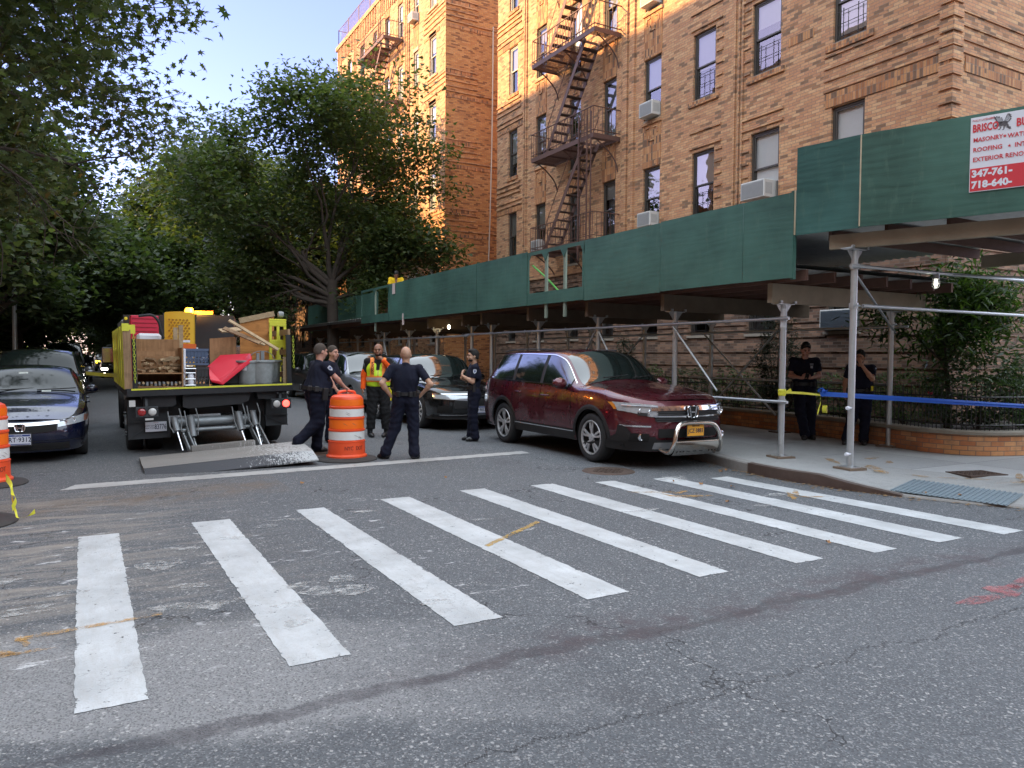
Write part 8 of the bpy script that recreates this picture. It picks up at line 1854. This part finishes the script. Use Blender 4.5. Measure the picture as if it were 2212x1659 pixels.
# 6 officer looking at his phone
t, J6, I = person('officer with sunglasses on his head looking down at a phone, leaning on the garden wall', (11.72, 9.62, .15), RZ(140), dict(pel=(0, -.13, .94), chest=(0, -.10, 1.27), neck=(0, -.06, 1.48), head=(0, -.01, 1.64), shL=(-.20, -.09, 1.43), shR=(.20, -.09, 1.43), elL=(-.26, -.06, 1.16), wrL=(-.06, .16, 1.12), haL=(.0, .20, 1.14), elR=(.25, -.04, 1.16), wrR=(.09, .17, 1.12), haR=(.05, .22, 1.14), hiL=(-.09, -.12, .91), hiR=(.09, -.12, .91), knL=(-.10, .05, .50), knR=(.09, .10, .49), anL=(-.09, .12, .09), anR=(.03, .22, .09)),
    H=1.80, skin='pink', hair='short', fat=1.0, feet=((.2, 0), (-.3, 0)), head=(.1, -.42), hands={'L': (-.5, .3, -.6), 'R': (.6, .2, -.6)}, curl=(.5, .5))
q = MB(); q.box(-.035, -.075, -.005, .035, .075, .005, T=Matrix.Translation((.02, .27, 1.16)) @ Matrix.Rotation(.7, 4, 'X')); extra(t, q, 'held_phone', m_hole, bevel=.003)
q = MB(); [q.lathe([(0, 0), (.022, .0), (.024, -.004)], 12, T=Matrix.Translation(I['head'](s_*.030, .062, .108)) @ Matrix.Rotation(-.9, 4, 'X')) for s_ in (-1, 1)]; q.tube([I['head'](-.075, 0, .075), I['head'](-.05, .065, .105), I['head'](.05, .065, .105), I['head'](.075, 0, .075)], .004, 5); extra(t, q, 'sunglasses', m_cglass)
q = MB(); q.box(-.13, .035, 1.355, -.07, .045, 1.365); q.box(-.13, .035, 1.375, -.07, .045, 1.385); q.box(-.12, .03, 1.30, -.08, .045, 1.34); q.v = [(x, y, z) for x, y, z in q.v]; extra(t, q, 'chest_badge', m_patch)
# 7 officer hiding her face behind her hand
t, J7, I = person('masked officer pressing one hand to the face behind the corner post', (11.80, 8.52, .15), RZ(128), dict(pel=(0, -.06, .93), chest=(0, -.04, 1.26), neck=(.01, .0, 1.46), head=(.02, .05, 1.61), shL=(-.185, -.03, 1.41), shR=(.185, -.03, 1.41), elL=(-.18, .24, 1.22), wrL=(.02, .25, 1.50), haL=(.045, .19, 1.60), elR=(.26, -.04, 1.15), wrR=(.27, .08, .96), knL=(-.09, .0, .49), knR=(.13, .03, .49), anL=(-.07, .02, .09), anR=(.22, .10, .09)),
    H=1.68, skin='tan', hair='bun', fat=1.04, mask=True, feet=((.1, 0), (-.3, 0)), head=(-.25, -.18), hands={'L': (-.2, 1, .1), 'Lt': (0, 0, 1)}, curl=(.2, .3))
q = MB(); q.box(-.21, .05, 1.0, -.17, .10, 1.09); extra(t, q, 'taser', M('taser_yellow', (.80, .72, .02), .45), bevel=.006)
# 8 worker on the deck
t, J8, I = person('worker in a bright yellow shirt and dark cap bending on top of the shed deck', (9.72, 25.6, 3.05), RZ(160), dict(pel=(0, -.15, .92), chest=(0, .05, 1.18), neck=(0, .16, 1.36), head=(0, .24, 1.48), shL=(-.2, .12, 1.33), shR=(.2, .12, 1.33), elL=(-.26, .2, 1.06), wrL=(-.2, .4, .95), elR=(.26, .2, 1.06), wrR=(.2, .4, .95)), H=1.74, skin='brown', hair='short', shirt=clothmat('yellow_shirt', (.75, .50, .02)), uniform=False, head=(.2, -.7), res=.012, trousers=m_blackT)
q = MB(); q.lathe([(.085, 0), (.082, .05), (.05, .09), (0, .10)], 14, T=Matrix.Translation(I['head'](0, -.01, .05))); extra(t, q, 'cap', m_belt, smooth=True)
# 9 far pedestrian
t, J9, I = person('distant pedestrian in dark clothes beside the left row of parked cars', (.30, 50, 0), RZ(170), {}, H=1.75, skin='brown', shirt=m_blackT, trousers=m_blackT, uniform=False, res=.02)
# ================================================================ barrels, tapes, lamp post and small things
m_orb = M('orange_barrel_plastic', (.78, .085, .022), .42, 0, .14, 6, .002); m_ors = M('fluorescent_orange_band', (.90, .16, .008), .35, 0, .10, 14); m_whs = M('scuffed_white_band', (.68, .68, .66), .4, 0, .12, 12); m_rub = M('black_rubber_base', (.040, .036, .034), .85, 0, .4, 10, .004)
def barrel(loc, label, rz=0., text=True):
    t = thing('traffic_barrel', loc, label, 'traffic barrel', 'orange traffic barrels', rz)
    prof = [(.315, .045), (.315, .075), (.30, .085), (.287, .10), (.283, .285), (.288, .292), (.288, .305), (.272, .31), (.272, .46), (.284, .465), (.284, .485), (.264, .49), (.264, .645), (.276, .65), (.276, .67), (.260, .675), (.260, .815), (.268, .82), (.268, .84), (.254, .85), (.252, .955), (.235, .99), (.19, 1.015), (.12, 1.03), (0, 1.03)]
    q = MB(); q.lathe(prof, 48); q.build('drum', m_orb, t, smooth=True, angle=28)
    for nm, z0, z1, r0, r1, mt in (('white_band', .325, .455, .276, .275, m_whs), ('orange_band', .50, .635, .268, .267, m_ors), ('white_band', .685, .805, .264, .263, m_whs), ('orange_band', .855, .95, .257, .256, m_ors)):
        q = MB(); q.lathe([(r0, z0), (r0+.001, (z0+z1)/2), (r1, z1)], 48); q.build(nm, mt, t, smooth=True)
    q = MB(); q.tube(smooth_path([(-.14, 0, 1.01), (-.12, 0, 1.06), (0, 0, 1.075), (.12, 0, 1.06), (.14, 0, 1.01)], 5), .022, 10); q.box(-.09, -.035, 1.0, .09, .035, 1.032); q.build('handle', m_orb, t, smooth=True, angle=50)
    q = MB(); q.box(-.075, -.03, 1.0305, .075, .03, 1.034); q.build('handle_slot', m_hole, t)
    q = MB(); q.lathe([(.29, .05), (.33, .055), (.46, .03), (.475, .012), (.47, 0)], 48); q.build('rubber_base', m_rub, t, smooth=True, angle=50)
    random.seed(int(loc[0]*100)); q = MB()
    for k in range(9):
        a = random.uniform(-2.4, -.6); z = random.choice([.39, .57, .74, .72, .36]); P = [(.2785*math.cos(a+.35*s_*random.choice([1])), .2785*math.sin(a+.35*s_), z+.05*(.5-s_)) for s_ in np.linspace(0, 1, 5)]; r = .281 if z < .45 else .271 if z < .62 else .266
        q = MB(); q.grid([[(r*math.cos(a+.3*s_), r*math.sin(a+.3*s_), z+.045*(.5-s_)), (r*math.cos(a+.3*s_), r*math.sin(a+.3*s_), z+.045*(.5-s_)+.006*math.sin(math.pi*s_))] for s_ in np.linspace(0, 1, 6)]); q.build('scuff_mark', M('scuff', (.18, .15, .14), .8), t)
    if text:
        for i, ch in enumerate('NYC DOT'):
            a = -2.05+i*.155; r = .2895; 
            if ch == ' ': continue
            text_mesh('stencil_letter', ch, .085, M('faded_stencil', (.16, .03, .02), .7), t, ext=.0005, sx=.8, mat4=Matrix.Translation((r*math.cos(a), r*math.sin(a), .20)) @ Matrix.Rotation(a+math.pi/2, 4, 'Z') @ Matrix.Rotation(math.pi/2, 4, 'X'))
    return t
barrel((3.60, 11.62, .0), 'whole orange and white traffic barrel under the officer\'s hand', .15)
barrel((-1.08, 11.30, 0), 'orange traffic barrel cut off by the left edge in front of the blue sedan', .5)
b3 = barrel((-1.03, 8.75, 0), 'traffic barrel outside the left edge with only its black base and yellow tape in view', .3)
ribbon('barrier_tape', [(-.62, 8.85, .30), (-.60, 8.70, .20), (-.57, 8.62, .10), (-.55, 8.6, .05), (-.47, 8.66, .05), (-.42, 8.72, .08)], .05, m_tapeY, 'crumpled yellow tape hanging off the barrel base at the left edge', 'tape', 2.5)
ribbon('barrier_tape', [(-.66, 8.8, .42), (-.61, 8.68, .36), (-.60, 8.66, .28), (-.57, 8.64, .22), (-.60, 8.62, .14)], .07, m_tapeY, 'loose yellow tape bunched above the barrel base at the left edge', 'tape', 3.)
# tapes on the right
ribbon('barrier_tape', [(9.12, 7.84, 1.13), (9.3, 7.82, 1.125), (9.55, 7.80, 1.11), (9.80, 7.76, 1.085)], .035, m_tapeY, 'yellow tape tied round the shed post and knotted to the blue tape', 'tape', .5)
q = MB(); q.lathe([(.052, -.05), (.060, -.02), (.054, 0), (.062, .03), (.052, .05)], 14, c=(9.12, 7.9, 1.13)); q.beam((9.17, 7.85, 1.13), (9.23, 7.83, 1.17), .02, .04); o = q.build('tape_knot', m_tapeY, smooth=True); tag(o, 'yellow tape wound round the galvanised post', 'tape')
ribbon('barrier_tape', [(9.80, 7.76, 1.10), (10.4, 7.40, 1.06), (11.2, 6.95, 1.01), (12.4, 6.3, .94), (13.6, 5.65, .89), (14.6, 5.1, .87)], .062, m_tapeB, 'long blue police tape stretched in front of the garden fence', 'tape', .3)
ribbon('barrier_tape', [(9.85, 7.74, 1.12), (10.5, 7.33, 1.08), (11.3, 6.88, 1.03), (12.5, 6.22, .96), (13.7, 5.6, .91), (14.6, 5.1, .89)], .035, m_tapeB, 'thin upper fold of the blue police tape', 'tape', .9)
random.seed(12); q = MB()
for k in range(10): c = Vector((9.82, 7.75, 1.14)); a = c+Vector([random.gauss(0, .035) for _ in range(3)]); b_ = c+Vector([random.gauss(0, .035) for _ in range(3)])+Vector((0, 0, -.01)); e = c+Vector([random.gauss(0, .04) for _ in range(3)]); q.quad(a, b_, e, a+Vector((.03, .01, .02)))
o = q.build('tape_bow', m_tapeB); tag(o, 'crumpled blue bow where the yellow and blue tapes meet', 'tape')
ribbon('barrier_tape', [(9.80, 7.76, 1.06), (9.80, 7.75, .98), (9.76, 7.74, .90), (9.72, 7.74, .80)], .06, m_tapeY, 'short yellow tail hanging below the blue bow', 'tape', .4)
tr_ = thing('tape_roll', (9.86, 7.72, .87), 'roll of yellow tape hanging by its tail below the bow', 'tape roll'); T = Matrix.Rotation(math.pi/2, 4, 'X') @ Matrix.Rotation(.5, 4, 'Y')
q = MB(); q.lathe([(.042, -.03), (.058, -.03), (.058, .03), (.042, .03), (.042, -.03)], 20, T=T); q.build('tape_winding', m_tapeY, tr_, smooth=True, angle=40); q = MB(); q.lathe([(.036, -.031), (.042, -.031), (.042, .031), (.036, .031), (.036, -.031)], 20, T=T); q.build('card_core', m_wood2, tr_, smooth=True, angle=40)
ribbon('barrier_tape', [(12.0, 8.0, .40), (12.05, 7.85, .30), (12.12, 7.72, .20), (12.2, 7.6, .165), (12.25, 7.58, .17)], .10, m_tapeB, 'scrap of blue tape lying at the foot of the rear post', 'tape', 1.2)
# plastic thimbles on the corner post
for k, z in enumerate((.36, .98)):
    q = MB(); q.lathe([(0, 0), (.022, .005), (.028, .03), (.020, .06), (.010, .075), (.008, .11)], 12, T=Matrix.Translation((8.86, 6.60, z)) @ Matrix.Rotation(math.pi/2, 4, 'Y')); o = q.build('bolt_cap', m_sw, smooth=True); tag(o, 'white plastic cap on the corner post, %s of two' % ('lower', 'upper')[k], 'cap', 'white caps on the corner post')
# orange-and-green hoses behind the shed opening, street lamp, litter
q = MB(); q.tube(smooth_path([(8.68, 14.45, 3.65), (8.75, 14.0, 3.35), (8.8, 13.6, 3.05)], 4), .02, 6); lid('green_hose', q, M('lime_hose', (.06, .32, .05), .5), 'bright green hose behind the opening cut in the shed panels', 'hose')
lp = thing('street_lamp', (-2.62, 40.5, .14), 'grey street lamp pole at the far left', 'street lamp'); q = MB(); q.lathe([(.16, 0), (.16, .5), (.115, .6), (.10, 2.), (.075, 8.)], 14); q.build('pole', m_galv, lp, smooth=True); q = MB(); q.tube([(0, 0, 7.8), (.6, 0, 8.4), (1.8, 0, 8.5)], .04, 8); q.build('arm', m_galv, lp); q = MB(); q.box(1.6, -.12, 8.4, 2.3, .12, 8.52); q.build('lamp_head', m_hyd, lp, bevel=.03)
q = MB(); random.seed(6)
for k in range(7): a = k*.9; q.quad((0, 0, .05), (.09*math.cos(a), .06*math.sin(a), .01), (.10*math.cos(a+.6), .07*math.sin(a+.6), .02+.01*(k % 2)))
o = q.build('crumpled_bag', m_sw, loc=(5.0, 16.9, 0)); tag(o, 'crumpled white bag on the road by the black car wheel', 'litter')
m_lf = M('brown_leaf', (.26, .13, .05), .8); 
for k, (x, y) in enumerate(((6.9, 7.25), (6.7, 7.55), (7.1, 6.9), (8.9, 5.1), (9.3, 4.5), (8.7, 5.4), (8.1, 8.0), (7.9, 7.9), (6.3, 6.2), (4.2, 9.2), (2.4, 9.6), (5.7, 4.4))):
    q = MB(); a = random.uniform(0, 6); s_ = random.uniform(.02, .045); q.quad(*[(x+s_*math.cos(a+w_)*r_, y+s_*math.sin(a+w_)*r_*.8, (on_walk(x, y) if x > 8.6 else 0)+.014+.012*((i*7) % 3)) for i, (w_, r_) in enumerate(((0, 1.2), (.8, .7), (1.6, 1.), (2.4, .6), (3.2, 1.), (4.2, .7), (5.2, .9)))])
    o = q.build('fallen_leaf', m_lf); tag(o, 'dry brown fallen leaf on the ground near the crossing', 'leaf', 'fallen leaves')
